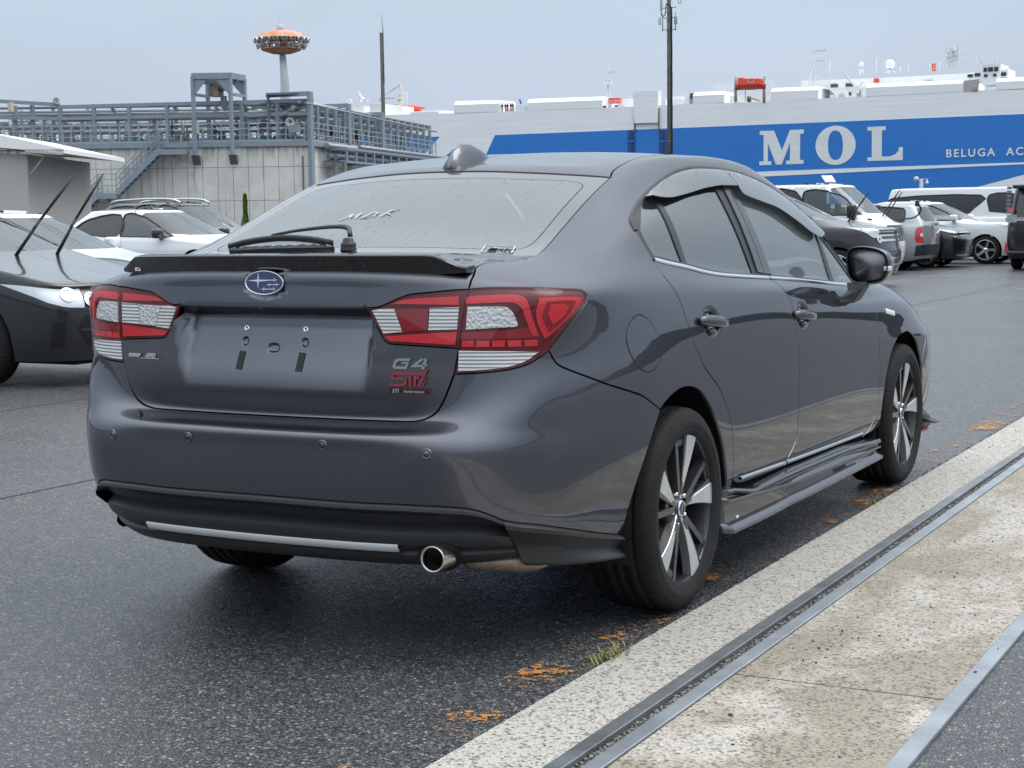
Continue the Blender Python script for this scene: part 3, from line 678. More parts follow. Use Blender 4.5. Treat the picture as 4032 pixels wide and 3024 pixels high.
SK.panel('pillar_panel', [SD([(.875,1.375),(.872,1.319),(.902,1.02)]), SD([(.902,1.02),(.965,1.013)]), SD([(.965,1.013),(.958,1.084),(.940,1.175),(.930,1.266),(.914,1.375)]), SD([(.914,1.375),(.875,1.375)])], DKGREY, car, off=0., hem=.006, gap=.001, mirror=True)
SK.panel('pillar_panel', [SD([(.918,1.375),(.934,1.266),(.944,1.175),(.962,1.084),(.970,1.013)]), SD([(.970,1.013),(1.050,1.006)]), SD([(1.050,1.006),(1.012,1.15),(.984,1.282),(.984,1.372)]), SD([(.984,1.372),(.918,1.375)])], DKGREY, car, off=0., hem=.006, gap=.001, mirror=True)
# belt moulding
def beltline(a): return SD(a)
SK.strip('belt_moulding', resample(SD([(-.047,1.091),(.07,1.075),(.20,1.060),(.33,1.042),(.463,1.028),(.636,1.0165),(.834,1.005),(.985,.997)]), SH.ev, .02), .0125, .004, CHROME, car, mirror=True, off=.001)
SK.strip('belt_moulding', resample(SD([(.995,.997),(1.18,.985),(1.404,.969),(1.651,.952),(1.913,.934),(2.11,.919)]), SH.ev, .02), .0125, .004, CHROME, car, mirror=True, off=.001)
SK.strip('window_seal', resample(s_dlo[12:-12], SH.ev, .02), .014, .005, TRIM, car, mirror=True, lift=.0)
SK.strip('sill_moulding', resample(SD([(.545,.333),(.99,.321),(1.025,.320)]), SH.ev, .03), .011, .006, CHROME, car, mirror=True)
SK.strip('sill_moulding', resample(SD([(1.04,.320),(1.48,.311),(2.05,.302)]), SH.ev, .03), .011, .006, CHROME, car, mirror=True)
# rain visors over the door windows
def visor(top, bot, z0, z1):
    def f(P):
        z = P[...,2]; y = P[...,1]
        t = np.clip((np.interp(y, top[:,0], top[:,1])-z)/np.maximum(np.interp(y, top[:,0], top[:,1])-np.interp(y, bot[:,0], bot[:,1]), .012), 0, 1)
        return z0+(z1-z0)*np.sqrt(np.clip(t, 1e-4, 1))
    return f
v1t = np.array([(.165,1.285),(.187,1.292),(.342,1.334),(.474,1.361),(.643,1.381),(.76,1.385),(.90,1.385),(.94,1.384)]); v1b = np.array([(.165,1.279),(.22,1.272),(.302,1.272),(.422,1.284),(.607,1.305),(.70,1.313),(.802,1.32),(.978,1.321)])
SK.panel('rain_visor', [SD(v1t), SD([(.94,1.384),(.962,1.36),(.978,1.321)]), SD(v1b[::-1])], SMOKE, car, disp=visor(v1t, v1b, .004, .020), hem=.003, gap=0, mirror=True, step=(.12,.08))
v2t = np.array([(.95,1.384),(1.086,1.377),(1.218,1.362),(1.34,1.343),(1.466,1.315),(1.58,1.281),(1.70,1.238),(1.83,1.183),(1.86,1.166)]); v2b = np.array([(.984,1.321),(.995,1.292),(1.137,1.268),(1.333,1.241),(1.519,1.191),(1.659,1.147),(1.76,1.126),(1.80,1.124),(1.862,1.136)])
SK.panel('rain_visor', [SD(v2t), SD([(1.86,1.166),(1.868,1.152),(1.862,1.136)]), SD(v2b[::-1]), SD([(.984,1.321),(.968,1.36),(.95,1.384)])], SMOKE, car, disp=visor(v2t, v2b, .004, .020), hem=.003, gap=0, mirror=True, step=(.12,.08))
SK.panel('fuel_flap', [SD([(-.433,.884),(-.415,.908),(-.382,.929),(-.335,.939),(-.282,.925),(-.245,.897),(-.222,.86),(-.219,.825),(-.236,.797),(-.271,.781),(-.329,.775),(-.388,.795),(-.422,.833),(-.434,.862),(-.433,.884)])], PAINT_LOW, car, off=.0012, hem=.004, gap=.001, mirror=False)
q_f = SH.inv(crom([(-.433,.884),(-.392,.925),(-.335,.940),(-.280,.925),(-.235,.886),(-.218,.837),(-.230,.80),(-.271,.780),(-.329,.774),(-.388,.796),(-.428,.84)], 5, True), (1,2), (5,20), (0,15))
SK.strip('flap_seam', np.concatenate([q_f, q_f[:1]]), .0050, .0006, INNER, car)
# ---- rear bumper
s_btop = [s_qgap, s_lbot, rev(s_lidlow)]
s_dtop = np.concatenate([SD([(-.389,.302),(-.53,.332),(-.671,.366),(-.76,.388),(-.814,.401)], ur=(4,9))[:-1], RR([(.757,.401),(.735,.408),(.703,.420),(.687,.432),(.665,.444),(.638,.454),(.582,.460),(.457,.463),(.319,.462),(0,.464)])])
s_barch = SD([(-.389,.302),(-.392,.385),(-.374,.452),(-.345,.513),(-.307,.574),(-.268,.621),(-.24,.656)])
rb = [s_barch]+s_btop; rb2 = [rev(s_dtop)]
half = rb; b_curves = half+[mir(c) for c in half[::-1]]+[mir(s_dtop)[::-1] if False else (s_dtop[::-1]*np.array([-1,1]))[::-1], rev(s_dtop)]
SK.panel('rear_bumper', b_curves, PAINT, car, step=(.14,.16), hem=.02)
for x, z in ((.537,.605),(-.537,.605),(.230,.617),(-.230,.617)):
    uv = RRs([(x,z)]); P = SH.ev(uv[:,0], uv[:,1])[0]; n = SH.normal(uv[:,0], uv[:,1])[0]; M = frame(P, (1,0,0), n)
    p = MB(); p.lathe([(0,.0025),(.0085,.0025),(.0095,.001),(.011,.0035),(.0145,.003),(.0155,-.003)], 20, M); p.build('parking_sensor', PAINT_LOW, car)
# lower black valance, its bright strip and the spats
def res_n(uv, n):
    P = SH.ev(uv[:,0], uv[:,1]); s_ = np.r_[0, np.cumsum(np.linalg.norm(np.diff(P,axis=0),axis=1))]; t = np.linspace(0, s_[-1], n); return np.stack([np.interp(t,s_,uv[:,0]), np.interp(t,s_,uv[:,1])],1)
kx = np.argmin(np.abs(SH.ev(s_dtop[:,0], s_dtop[:,1])[:,0]-.703)); v_top = res_n(s_dtop[kx:][::-1], 44)
v_low = res_n(RR([(0,.268),(.2,.268),(.38,.270),(.50,.272),(.58,.275),(.64,.281),(.688,.292)], (0,3)), 44)
zr = np.array([.465,.460,.454,.450,.444,.436,.402,.3975,.392,.384,.362,.356,.3545,.330,.3265,.320,.306,.290,.272,.268])
dr_ = np.array([-.004,.006,.009,.006,-.010,-.022,-.030,-.012,.000,.004,.007,.007,-.002,-.002,.008,.010,.010,.006,-.01,-.05])
SK.grid('rear_valance', v_top, v_low, (.465-zr)/(.465-.268), dr_, BLACKP, car, sym=True)
SK.strip('valance_strip', resample(SH.inv(crom([(-.436,.343),(-.36,.3425),(-.2,.3405),(0,.3395),(.2,.3405),(.36,.3425),(.428,.343)],5), (0,2), (0,6), (0,4)), SH.ev, .02), .027, .012, SATIN, car)
t_ = res_n(np.concatenate([RR([(.703,.419),(.735,.408),(.757,.401)])[:-1], SD([(-.814,.401),(-.76,.388),(-.671,.366),(-.53,.332),(-.389,.302)], ur=(4,9))]), 30)
b_ = res_n(np.concatenate([RR([(.690,.288),(.715,.282)], (0,6), (0,6))[:1], SD([(-.70,.280),(-.62,.270),(-.47,.252),(-.347,.238)], (0,6), (4,9))]), 30)
SK.grid('bumper_spat', t_, b_, [0,.03,.10,.16,.45,.60,.68,.74,.80,.90,.96,1.0], [-.003,.012,.016,.013,.003,.004,.012,.026,.031,.031,.022,-.03], BLACKP, car, mirror=True)
p = MB(); P_, N_ = SH.ev(*RRs([(.527,.316)]).T)[0], SH.normal(*RRs([(.527,.316)]).T)[0]
p.lathe([(.0,.0115),(.056,.0115),(.062,.006)], 30, frame(P_,(1,0,0),N_)); p.build('exhaust_cutout_shade', INNER, car)  # flat black disc paints in the dark cutout round the pipe
# exhaust
p = MB(); M = frame((.538,-.978,.3185), (1,0,0), (.06,-1,.03))
p.lathe([(.030,-.02),(.0305,.0),(.0345,.004),(.0365,.0),(.0365,-.14)], 28, M); p.build('exhaust_tip', mat('exhaust_steel',(.60,.57,.50),.22,metal=1.), car)
p = MB(); p.lathe([(.0315,.0),(.0305,-.12),(0,-.12)], 24, M); p.build('exhaust_bore', INNER, car)
rings = []
for t in np.linspace(0,1,9):
    x = .545+.20*t; ry = .055*min(1,(t+.15)*4)*min(1,(1.1-t)*3); rz = .032*min(1,(t+.2)*3)*min(1,(1.12-t)*3.5)
    rings.append([(x, -.80+.10*t+ry*cos(a), .286-.008*t+rz*sin(a)) for a in np.linspace(0,2*pi,15)[:-1]])
p = MB(); p.loft(rings); p.build('silencer', mat('silencer_steel',(.38,.33,.28),.45,metal=.7,var=(30,.8,(.2,.13,.08))), car)

# ---- tail lamps: reflectors sunk in, one lens over all
LY = lambda pts, v=(6,11): RR(pts, v, (0,6.4))
outer = [s_ltop, s_lright, s_lbot, s_lin, s_lin2]
for nm, outl, side_ in (('tail_lamp', outer, 1), ('lid_lamp', [rev(s_lin2)[::1], None], 0)):
    pass
def lamp_piece(name, curves, m, off, mirror=True, gap=.0008, hem=.006, step=(.12,.12)):
    return SK.panel(name, curves, m, None, off=off, hem=hem, gap=gap, mirror=mirror, step=step, d=.008)
def closed(pts, f=None): 
    q = (f or RR)(pts+[pts[0]]); return [q]
def poly(pts, vr=(6,11.4), ur=(0,9), ax=(0,2)):
    return [SH.inv(np.array([np.array(pts[i])+(np.array(pts[(i+1)%len(pts)])-np.array(pts[i]))*t for t in np.linspace(0,1,4)]), ax, ur, vr) for i in range(len(pts))]
def lamp(name, base_curves, pieces, label_mirror=True):
    base = lamp_piece(name, base_curves, mat('lamp_housing',(.16,.008,.013),.25), -.006)
    for o in base: o.parent = car
    for pn, c, m, off in pieces:
        for o, b in zip(lamp_piece(pn, c, m, off), base): o.parent = b
    return base
RIB = mat('ribbed_reflector', (.93,.94,.94), .45, metal=0.)
def add_ribs():
    nt = RIB.node_tree; b = nt.nodes['Principled BSDF']; N = nt.nodes.new; L = nt.links.new
    tc = N('ShaderNodeTexCoord'); w = N('ShaderNodeTexWave'); w.bands_direction = 'Z'; w.inputs['Scale'].default_value = 32; w.inputs['Distortion'].default_value = .4
    L(tc.outputs['Object'], w.inputs[0]); bp = N('ShaderNodeBump'); bp.inputs['Strength'].default_value = 1; bp.inputs['Distance'].default_value = .0035; L(w.outputs[0], bp.inputs['Height']); L(bp.outputs[0], b.inputs['Normal'])
add_ribs()
FACET = mat('faceted_reflector', (.93,.94,.94), .35, metal=0.)
def add_facets():
    nt = FACET.node_tree; b = nt.nodes['Principled BSDF']; N = nt.nodes.new; L = nt.links.new
    tc = N('ShaderNodeTexCoord'); v = N('ShaderNodeTexVoronoi'); v.inputs['Scale'].default_value = 110; L(tc.outputs['Object'], v.inputs[0])
    bp = N('ShaderNodeBump'); bp.inputs['Strength'].default_value = 1; bp.inputs['Distance'].default_value = .006; L(v.outputs['Distance'], bp.inputs['Height']); L(bp.outputs[0], b.inputs['Normal'])
add_facets()
CA = lambda pts: SD(pts, ur=(3,9))
tl = lamp('tail_lamp', outer, [
    ('red_bar', [RR([(.600,.996),(.60,1.016),(.654,1.021),(.714,1.022)])[:-1], RR([(.714,1.022),(.737,1.018),(.752,1.004),(.761,.97),(.769,.937),(.774,.909)])[:-1], RR([(.774,.909),(.762,.912),(.748,.955),(.738,.985),(.722,.997),(.700,1.000),(.600,.996)])], REDREF, -.001),
    ('clear_reflector', [RR([(.603,.990),(.677,.991),(.701,.989),(.713,.981),(.724,.964),(.731,.940)])[:-1], RR([(.731,.940),(.728,.935),(.688,.933),(.600,.928)])[:-1], RR([(.600,.928),(.603,.990)])], FACET, -.001),
    ('red_bar', [RR([(.588,.922),(.70,.926),(.765,.934),(.779,.905)])[:-1], RR([(.779,.905),(.70,.903),(.588,.902)])[:-1], RR([(.588,.902),(.588,.922)])], REDDK, -.002),
    ('triangle_reflector', [CA([(-.800,1.012),(-.735,1.012),(-.668,1.008),(-.655,1.000)])[:-1], CA([(-.655,1.000),(-.70,.965),(-.745,.930),(-.785,.900)])[:-1], CA([(-.785,.900),(-.800,.93),(-.808,.97),(-.800,1.012)])], REDREF, -.002),
    ('triangle_frame', [CA([(-.785,1.002),(-.735,1.002),(-.690,.998)])[:-1], CA([(-.690,.998),(-.715,.965),(-.775,.918)])[:-1], CA([(-.775,.918),(-.795,.96),(-.785,1.002)])], REDDK, .0005),
    ('triangle_core', [CA([(-.778,.993),(-.74,.993),(-.722,.985)])[:-1], CA([(-.722,.985),(-.74,.958),(-.770,.938)])[:-1], CA([(-.770,.938),(-.785,.965),(-.778,.993)])], REDREF, .003),
    ('indicator_reflector', [RR([(.582,.873),(.66,.872),(.72,.871),(.775,.867)])[:-1], RR([(.775,.867),(.748,.843),(.71,.829),(.67,.823),(.58,.816)])[:-1], RR([(.58,.816),(.582,.873)])], RIB, -.001)]
    +[('red_block', poly([(a,.882),(b,.882),(b,.900),(a,.900)]), REDREF, -.0005) for a, b in ((.590,.622),(.628,.662),(.668,.700),(.706,.738),(.744,.772))])
ll = lamp('lid_lamp', [s_inner, rev(s_lin2)], [
    ('red_bar', [RR([(.391,.997),(.43,1.009),(.492,1.014),(.579,1.018)])[:-1], RR([(.579,1.018),(.579,.994)])[:-1], RR([(.579,.994),(.391,.996)])], REDREF, -.001),
    ('clear_reflector', [RR([(.336,.979),(.372,.985),(.400,.985)])[:-1], RR([(.400,.985),(.412,.955),(.424,.921)])[:-1], RR([(.424,.921),(.369,.916)])[:-1], RR([(.369,.916),(.336,.979)])], RIB, -.001),
    ('clear_reflector', [RR([(.500,.987),(.581,.989)])[:-1], RR([(.581,.989),(.577,.929)])[:-1], RR([(.577,.929),(.497,.926)])[:-1], RR([(.497,.926),(.500,.987)])], RIB, -.001),
    ('red_bar', [RR([(.372,.910),(.47,.917),(.577,.923)])[:-1], RR([(.577,.923),(.573,.887)])[:-1], RR([(.573,.887),(.47,.892),(.388,.896)])[:-1], RR([(.388,.896),(.372,.910)])], REDREF, -.001)])
# the box between the two clear areas: red on the right-hand lamp, clear on the left-hand lamp
box_r = [RR([(.402,.984),(.498,.985)])[:-1], RR([(.498,.985),(.495,.926)])[:-1], RR([(.495,.926),(.426,.922)])[:-1], RR([(.426,.922),(.402,.984)])]
a, b = lamp_piece('fog_reflector', box_r, REDDK, -.001); a.parent = ll[0]; b.parent = ll[1]; b.data.materials.clear(); b.data.materials.append(FACET); b.name = 'reversing_reflector'
# clear cover: red over the red bands, colourless over the clear bands
for o in SK.panel('lens', outer, CLEARL, None, off=.006, hem=.012, gap=.0012, mirror=True, step=(.15,.15)): o.parent = tl[0] if o.name.startswith('lens') and o.data.vertices[0].co.x > 0 else tl[1]
for o in SK.panel('lens', [s_inner, rev(s_lin2)], CLEARL, None, off=.005, hem=.011, gap=.0012, mirror=True, step=(.15,.15)): o.parent = ll[0] if o.data.vertices[0].co.x > 0 else ll[1]

# ---- spoiler on the lid edge
rings = []; topr = []
for x in np.linspace(-.590, .590, 61):
    a = abs(x)/.590; yb = -.952+.088*(a**2.0)+.006; zt = 1.132-.004*a**2-.034*sstep((a-.84)/.17); yl = yb-.034*(1-a**6)-.002
    zbm = 1.077-.002*a**2+.004*sstep((a-.9)/.1)
    zd = 1.106
    e = max(0., (a-.93)/.07); yf = yb+.15*(1-.80*a**3)
    rings.append([(x, yb+.03, zbm), (x, yb, zbm), (x, yb-.004, zbm+.012), (x, yl+.004, zt-.014), (x, yl, zt-.004), (x, yl+.003, zt-.001)])
    topr.append([(x, yl+.003, zt-.0005), (x, yl+.03, zt+.002), (x, yl+(yf-yl)*.5, zt-.004), (x, yf, max(zd+.004, zt-.020)-.012*a**6), (x, yf+.02, zd-.010)])
p = MB(); p.loft(rings, closed=False, caps=False); p.loft([rings[0], [(rings[0][0][0], rings[0][0][1], rings[0][0][2])]*6], closed=False, caps=False); sp_o = p.build('spoiler', BLACKG, car, sharp=50)
p = MB(); p.loft(topr, closed=False, caps=False); o = p.build('spoiler_top', PAINT, sp_o)
for sx in (-1,1):
    p = MB(); r0 = rings[0 if sx < 0 else -1]; t0 = topr[0 if sx < 0 else -1]; pl = r0+t0[1:]; p.add(pl, [tuple(range(len(pl)))]); p.build('spoiler_end', BLACKG, sp_o)
p = MB(); M = frame((-.515,-.885,1.088),(1,0.12,0),(-.1,-1,.0)); p.box((-.011,-.005,0),(.011,.005,.0012),M); o = p.build('spoiler_label', WHITE, sp_o)
p = MB(); p.box((-.004,-.0025,.0012),(.005,.0025,.0016),M); p.build('label_mark', mat('label_red',(.5,.05,.04),.6), sp_o)

# ---- oval emblem
M = frame((0,-.9585,1.053),(1,0,0),(0,-1,.06))
def ell(a, b, n=40): return [(a*cos(2*pi*i/n), b*sin(2*pi*i/n)) for i in range(n)]
p = MB(); A, B_ = .066, .0345
prof = [(1.0,-.002),(1.0,.0035),(.985,.005),(.955,.005),(.94,.0025)]
v = []; n = 48
for s_, h in prof: v += [(A*cos(2*pi*i/n)*s_-(0 if s_==1 else 0), B_*sin(2*pi*i/n)*(s_ if s_==1 else 1-(1-s_)*A/B_), h) for i in range(n)]
v = [tuple(M @ Vector(q)) for q in v]
p.add(v, [(r*n+i, r*n+(i+1)%n, (r+1)*n+(i+1)%n, (r+1)*n+i) for r in range(4) for i in range(n)], True); em = p.build('emblem', CHROME, car)
p = MB(); p.prism(ell(A*.95, B_*.91), -.001, .0025, M); p.build('emblem_field', mat('emblem_blue',(.012,.022,.13),.12,coat=1.), em)
p = MB()
def star(cx, cy, w, h):
    pts = []
    for i in range(4):
        for k, rr in ((0,1.),(1,.17)):
            an = pi/2*i+(pi/4 if k else 0); L_ = (w if i%2==0 else h) if not k else min(w,h)
            pts.append((cx+cos(an)*L_*rr, cy+sin(an)*L_*rr))
    p.prism(pts, .0024, .0042, M)
star(-.020,.006,.036,.0235)
for cx, cy, w, h in ((.036,.008,.014,.0085),(.018,-.0055,.0125,.008),(.044,-.0045,.012,.0085),(.0,-.0175,.0165,.0095),(.033,-.0175,.014,.009)): star(cx, cy, w, h)
for cx, cy, w in ((.013,.0075,.026),(.032,-.005,.014),(.018,-.0175,.017)): p.box((cx-w,cy-.0011,.0024),(cx+w,cy+.0011,.0036),M)
p.build('emblem_star', CHROME, em)
# ---- badges
def lid_at(x, z, d=.002):
    uv = RRs([(x,z)]); f = SK.fn(lid_disp); P = f(uv[:,0],uv[:,1])[0]; N = SH.normal(uv[:,0],uv[:,1],f)[0]; return P+N*d, N
P, N = lid_at(.451,.837); M = frame(P,(1,.16,0),N)
def badge(pl, depth, m, name, parent=None):
    p = MB(); 
    for q in pl: p.prism(q, 0, depth, M)
    return p.build(name, m, parent or car)
def cw(q): return q
# G and 4 cut as flat bright letters
G_ = [[(-.052,-.006),(-.046,.009),(-.036,.0135),(.0,.0135),(-.003,.0065),(-.033,.0065),(-.039,.003),(-.044,-.006)],
      [(-.052,-.006),(-.044,-.006),(-.041,-.0085),(-.0165,-.0085),(-.0195,-.015),(-.046,-.015),(-.052,-.0115)],
      [(-.0195,-.015),(-.0165,-.0085),(-.013,-.001),(-.027,-.001),(-.025,.0042),(-.0045,.0042),(-.012,-.015)]]
F_ = [[(.004,-.005),(.030,.0135),(.040,.0135),(.020,-.002),(.0205,-.005)],
      [(.003,-.0095),(.004,-.005),(.050,-.0012),(.049,-.0062),(.03,-.0095)],
      [(.0305,-.015),(.0400,.0135),(.049,.0135),(.0395,-.015)]]
bg = badge(G_, .004, CHROME, 'letter_badge'); badge(F_, .0042, CHROME, 'letter_badge')
PINK = mat('badge_pink', (.42,.055,.085), .3, metal=.5, coat=.6)
P, N = lid_at(.446,.796); M = frame(P,(1,.16,0),N)
S_ = [[(-.054,.004),(-.050,.013),(-.042,.018),(.030,.018),(.025,.011),(-.042,.011),(-.046,.006)],
      [(-.054,.004),(-.046,.006),(-.042,.003),(-.014,.003),(-.010,-.003),(-.046,-.003),(-.051,-.001)],
      [(-.014,.003),(-.006,-.002),(-.006,-.012),(-.014,-.020),(-.056,-.020),(-.053,-.0135),(-.016,-.0135),(-.0135,-.009),(-.0135,-.005),(-.018,-.003)],
      [(.000,-.020),(.000,.007),(.007,.007),(.007,-.020)], [(.012,-.020),(.014,.007),(.030,.007),(.030,.001),(.021,.001),(.019,-.020)],
      [(.024,-.020),(.040,.007),(.048,.007),(.032,-.020)], [(.040,.018),(.047,.026),(.055,.026),(.047,.010),(.040,.010)], [(.025,.011),(.030,.018),(.042,.018),(.038,.011)],
      [(.036,-.020),(.050,.004),(.053,.004),(.041,-.020)]]
badge(S_, .005, PINK, 'logo_badge')
P, N = lid_at(.444,.762); M = frame(P,(1,.16,0),N)
o = badge([[(-.060,-.0085),(.059,-.0085),(.0595,.0085),(-.0585,.0085)]], .0018, mat('badge_red_edge',(.30,.02,.03),.4), 'name_plate')
badge([[(-.0575,-.007),(.057,-.007),(.057,.007),(-.0565,.007)]], .0024, BLACKG, 'plate_face', o)
text_mesh('STI', .0145, .0004, M @ Matrix.Translation((-.040,0,.0028)), CHROME, 'plate_lettering', o, shear=.25, bold=.0006)
text_mesh('Performance', .0112, .0004, M @ Matrix.Translation((.014,-.0006,.0028)), CHROME, 'plate_lettering', o, shear=.25, bold=.0004, space=1.05)
P, N = lid_at(-.468,.834); M = frame(P,(1,-.16,0),N)
o = badge([[(-.071,-.0042),(-.069,.0062),(-.014,.0062),(-.024,-.0042)],[(-.022,-.0078),(-.012,-.0058),(.066,-.0058),(.064,-.0078)]], .003, CHROME, 'drive_badge')
text_mesh('AWD', .0175, .0012, M @ Matrix.Translation((.027,.0008,.002)), CHROME, 'badge_lettering', o, shear=.35, bold=.0012, space=1.0)
p = MB(); p.box((-.062,-.0018,.003),(-.028,.0026,.0034),M); p.build('badge_inlay', mat('badge_inlay',(.35,.40,.38),.4), o)

# ---- rear wiper
gl = lambda x, y, d: (lambda uv: SH.ev(uv[:,0],uv[:,1])[0]+SH.normal(uv[:,0],uv[:,1])[0]*d)(TP([(x,y)]*1, (11,15), (0,6)) if False else SH.inv([(x,y)], (0,1), (0,6), (11,15)))
wip = empty('rear_wiper', gl(.0,-.52,.0), parent=car)
def wput(o): o.parent = wip; o.location = -wip.location
p = MB(); base = Vector(gl(.002,-.535,0)); nrm = Vector(SH.normal(np.array([0.]),np.array([12.2]))[0])
p.lathe([(0,.034),(.012,.034),(.016,.030),(.017,.022),(.022,.018),(.024,.012),(.022,.006),(.025,0),(.025,-.004)], 20, frame(base,(1,0,0),nrm)); wput(p.build('pivot', BLACKP))
arm = crom([gl(.006,-.520,.040), gl(-.03,-.472,.047), gl(-.09,-.45,.044), gl(-.17,-.435,.036), gl(-.26,-.432,.028), gl(-.34,-.44,.022)], 5)
p = MB(); n = len(arm); p.loft([[tuple(Vector(q)+Vector((0, wy*(1-.55*i/n), 0))+nrm*wz*(1-.5*i/n)) for wy, wz in ((-.014,-.006),(-.012,.006),(0,.010),(.012,.006),(.014,-.006))] for i, q in enumerate(arm)]); wput(p.build('arm', BLACKP))
bl = crom([gl(-.500,-.462,.006), gl(-.42,-.450,.013), gl(-.30,-.450,.016), gl(-.18,-.466,.013), gl(-.085,-.488,.006)], 6)
p = MB(); p.loft([[tuple(Vector(q)+Vector((0,a,0))+nrm*b) for a, b in ((-.003,-.008),(-.005,.004),(.0,.009),(.005,.004),(.003,-.008))] for q in bl]); wput(p.build('blade', BLACKP))
p = MB(); p.loft([[tuple(Vector(q)+Vector((0,a,0))+nrm*b) for a, b in ((-.002,-.012),(-.002,-.002),(.002,-.002),(.002,-.012))] for q in bl[2:-2]]); wput(p.build('rubber', BLACKG))
# ---- roof aerial fin
rings = []
for t, y, w, h in ((0,.078,.002,.004),(.06,.084,.026,.030),(.2,.12,.031,.058),(.4,.17,.030,.070),(.6,.23,.025,.062),(.8,.30,.016,.036),(.95,.352,.006,.012),(1,.365,.001,.003)):
    zr = float(np.interp(y, [.0,.1,.2,.3,.4],[1.367,1.391,1.409,1.424,1.437])); rings.append([(-w,y,zr-.003),(-w*.96,y,zr+.004),(-w*.55,y-.006,zr+h*.55),(-w*.16,y-.004,zr+h*.95),(0,y-.003,zr+h),(w*.16,y-.004,zr+h*.95),(w*.55,y-.006,zr+h*.55),(w*.96,y,zr+.004),(w,y,zr-.003)])
p = MB(); p.loft(rings, closed=False, caps=False); o = p.build('aerial_fin', PAINT_LOW, car)
p = MB(); p.loft([[ (x*1.12, y, z) for x,y,z in (r[0],r[1],r[-2],r[-1])] for r in rings], closed=False, caps=False); p.build('fin_seal', BLACKP, o)
# ---- writing on the rear window
def glass_mark(name, lines, w, m, par):
    p = MB()
    for l in lines:
        l2 = [tuple(np.array(a_)+(np.array(b2)-np.array(a_))*t) for a_, b2 in zip(l[:-1], l[1:]) for t in (0,.2,.4,.6,.8)]+[l[-1]]; P = [Vector(gl(x,y,.0004)) for x,y in l2]; side = nrm
        for a, b in zip(P[:-1], P[1:]):
            d = (b-a).normalized(); s_ = d.cross(nrm).normalized()*w/2; e = d*w*.22
            p.add([a-s_-e, a+s_-e, b+s_+e, b-s_+e], [(0,1,2,3)])
    return p.build(name, m, par)
glass_mark('chalk_writing', [[(-.188,-.300),(-.160,-.258),(-.158,-.283),(-.131,-.252),(-.134,-.288)],[(-.108,-.285),(-.088,-.248),(-.068,-.256),(-.071,-.274),(-.090,-.286),(-.115,-.288)],[(-.044,-.280),(-.025,-.236)],[(-.002,-.228),(-.038,-.256),(-.012,-.270)]], .0042, WHITE, car)
q = glass_mark('window_sticker', [[(.449,-.522),(.433,-.463),(.525,-.452),(.545,-.513),(.449,-.522)],[(.450,-.510),(.544,-.501)]], .0022, WHITE, car)
uvM = frame(gl(.508,-.478,.0012), Vector(gl(.53,-.475,0))-Vector(gl(.48,-.481,0)), nrm)
text_mesh('REC', .028, .0002, uvM, WHITE, 'sticker_lettering', q, shear=.2, bold=.001)
p = MB()
cxy = frame(gl(.466,-.483,.0012), Vector(gl(.53,-.475,0))-Vector(gl(.48,-.481,0)), nrm)
p.prism([(-.016,-.011),(.012,-.011),(.017,.011),(-.010,.011)], 0, .0004, cxy); p.build('sticker_camera', WHITE, q)
p = MB(); p.lathe([(.004,.0006),(.0085,.0006)], 16, cxy); p.build('sticker_ring', INNER, q)

# ---- side skirts
rows = []
ys = np.concatenate([[.300,.304,.315,.34], np.linspace(.38, 2.05, 26), [2.12,2.165,2.19,2.197]])
for i, y in enumerate(ys):
    zt = np.interp(y, [.30,.40,.47,.58,1.05,1.7,2.2],[.335,.327,.312,.297,.300,.292,.268]); zl = np.interp(y,[.3,.6,1.2,2.2],[.196,.193,.188,.192])
    fl = np.interp(y, [.30,.55,.78,.92,2.2], [.010,.010,.006,0,0]); e = min(1., i/2.5+.35, (len(ys)-1-i)/2.5+.35)
    zm = np.interp(y,[.3,.45,1,2.2],[.292,.285,.252,.232])
    pr_ = [(.855,zt+.002),(.868,zt+.001),(.893,zt-.002),(.899,zt-.010),(.8975,zt-.018),(.886,zt-.026),(.886,zt-.030),(.8985,zm+.006),(.8985,zm-.002),(.880,zm-.016),(.884,zl+.022),(.902+fl,zl+.010),(.908+fl,zl+.002),(.906+fl,zl-.008),(.893,zl-.013),(.80,zl-.012)]
    rows.append([(.80+(x-.80)*e, y, z) for x, z in pr_])
def mirrored(rows): return [[(-x,y,z) for x,y,z in r][::-1] for r in rows]
for r in (rows, mirrored(rows)):
    p = MB(); p.loft(r, closed=False, caps=False); p.f += [tuple(range(16)), tuple(len(r)*16-16+j for j in range(15,-1,-1))]; p.sm += [False, False]
    p.build('side_skirt', PAINT_LOW, car, sharp=32)
p = MB(); p.box((.9085,.352,.232),(.911,.368,.240)); p.build('skirt_label', WHITE, car)
for sx in (1,-1):
    p = MB(); p.rbox((.70*sx if sx > 0 else -.865, .285, .135), (.865 if sx > 0 else -.70, .298, .33), .01); p.build('mud_flap', BLACKP, car)
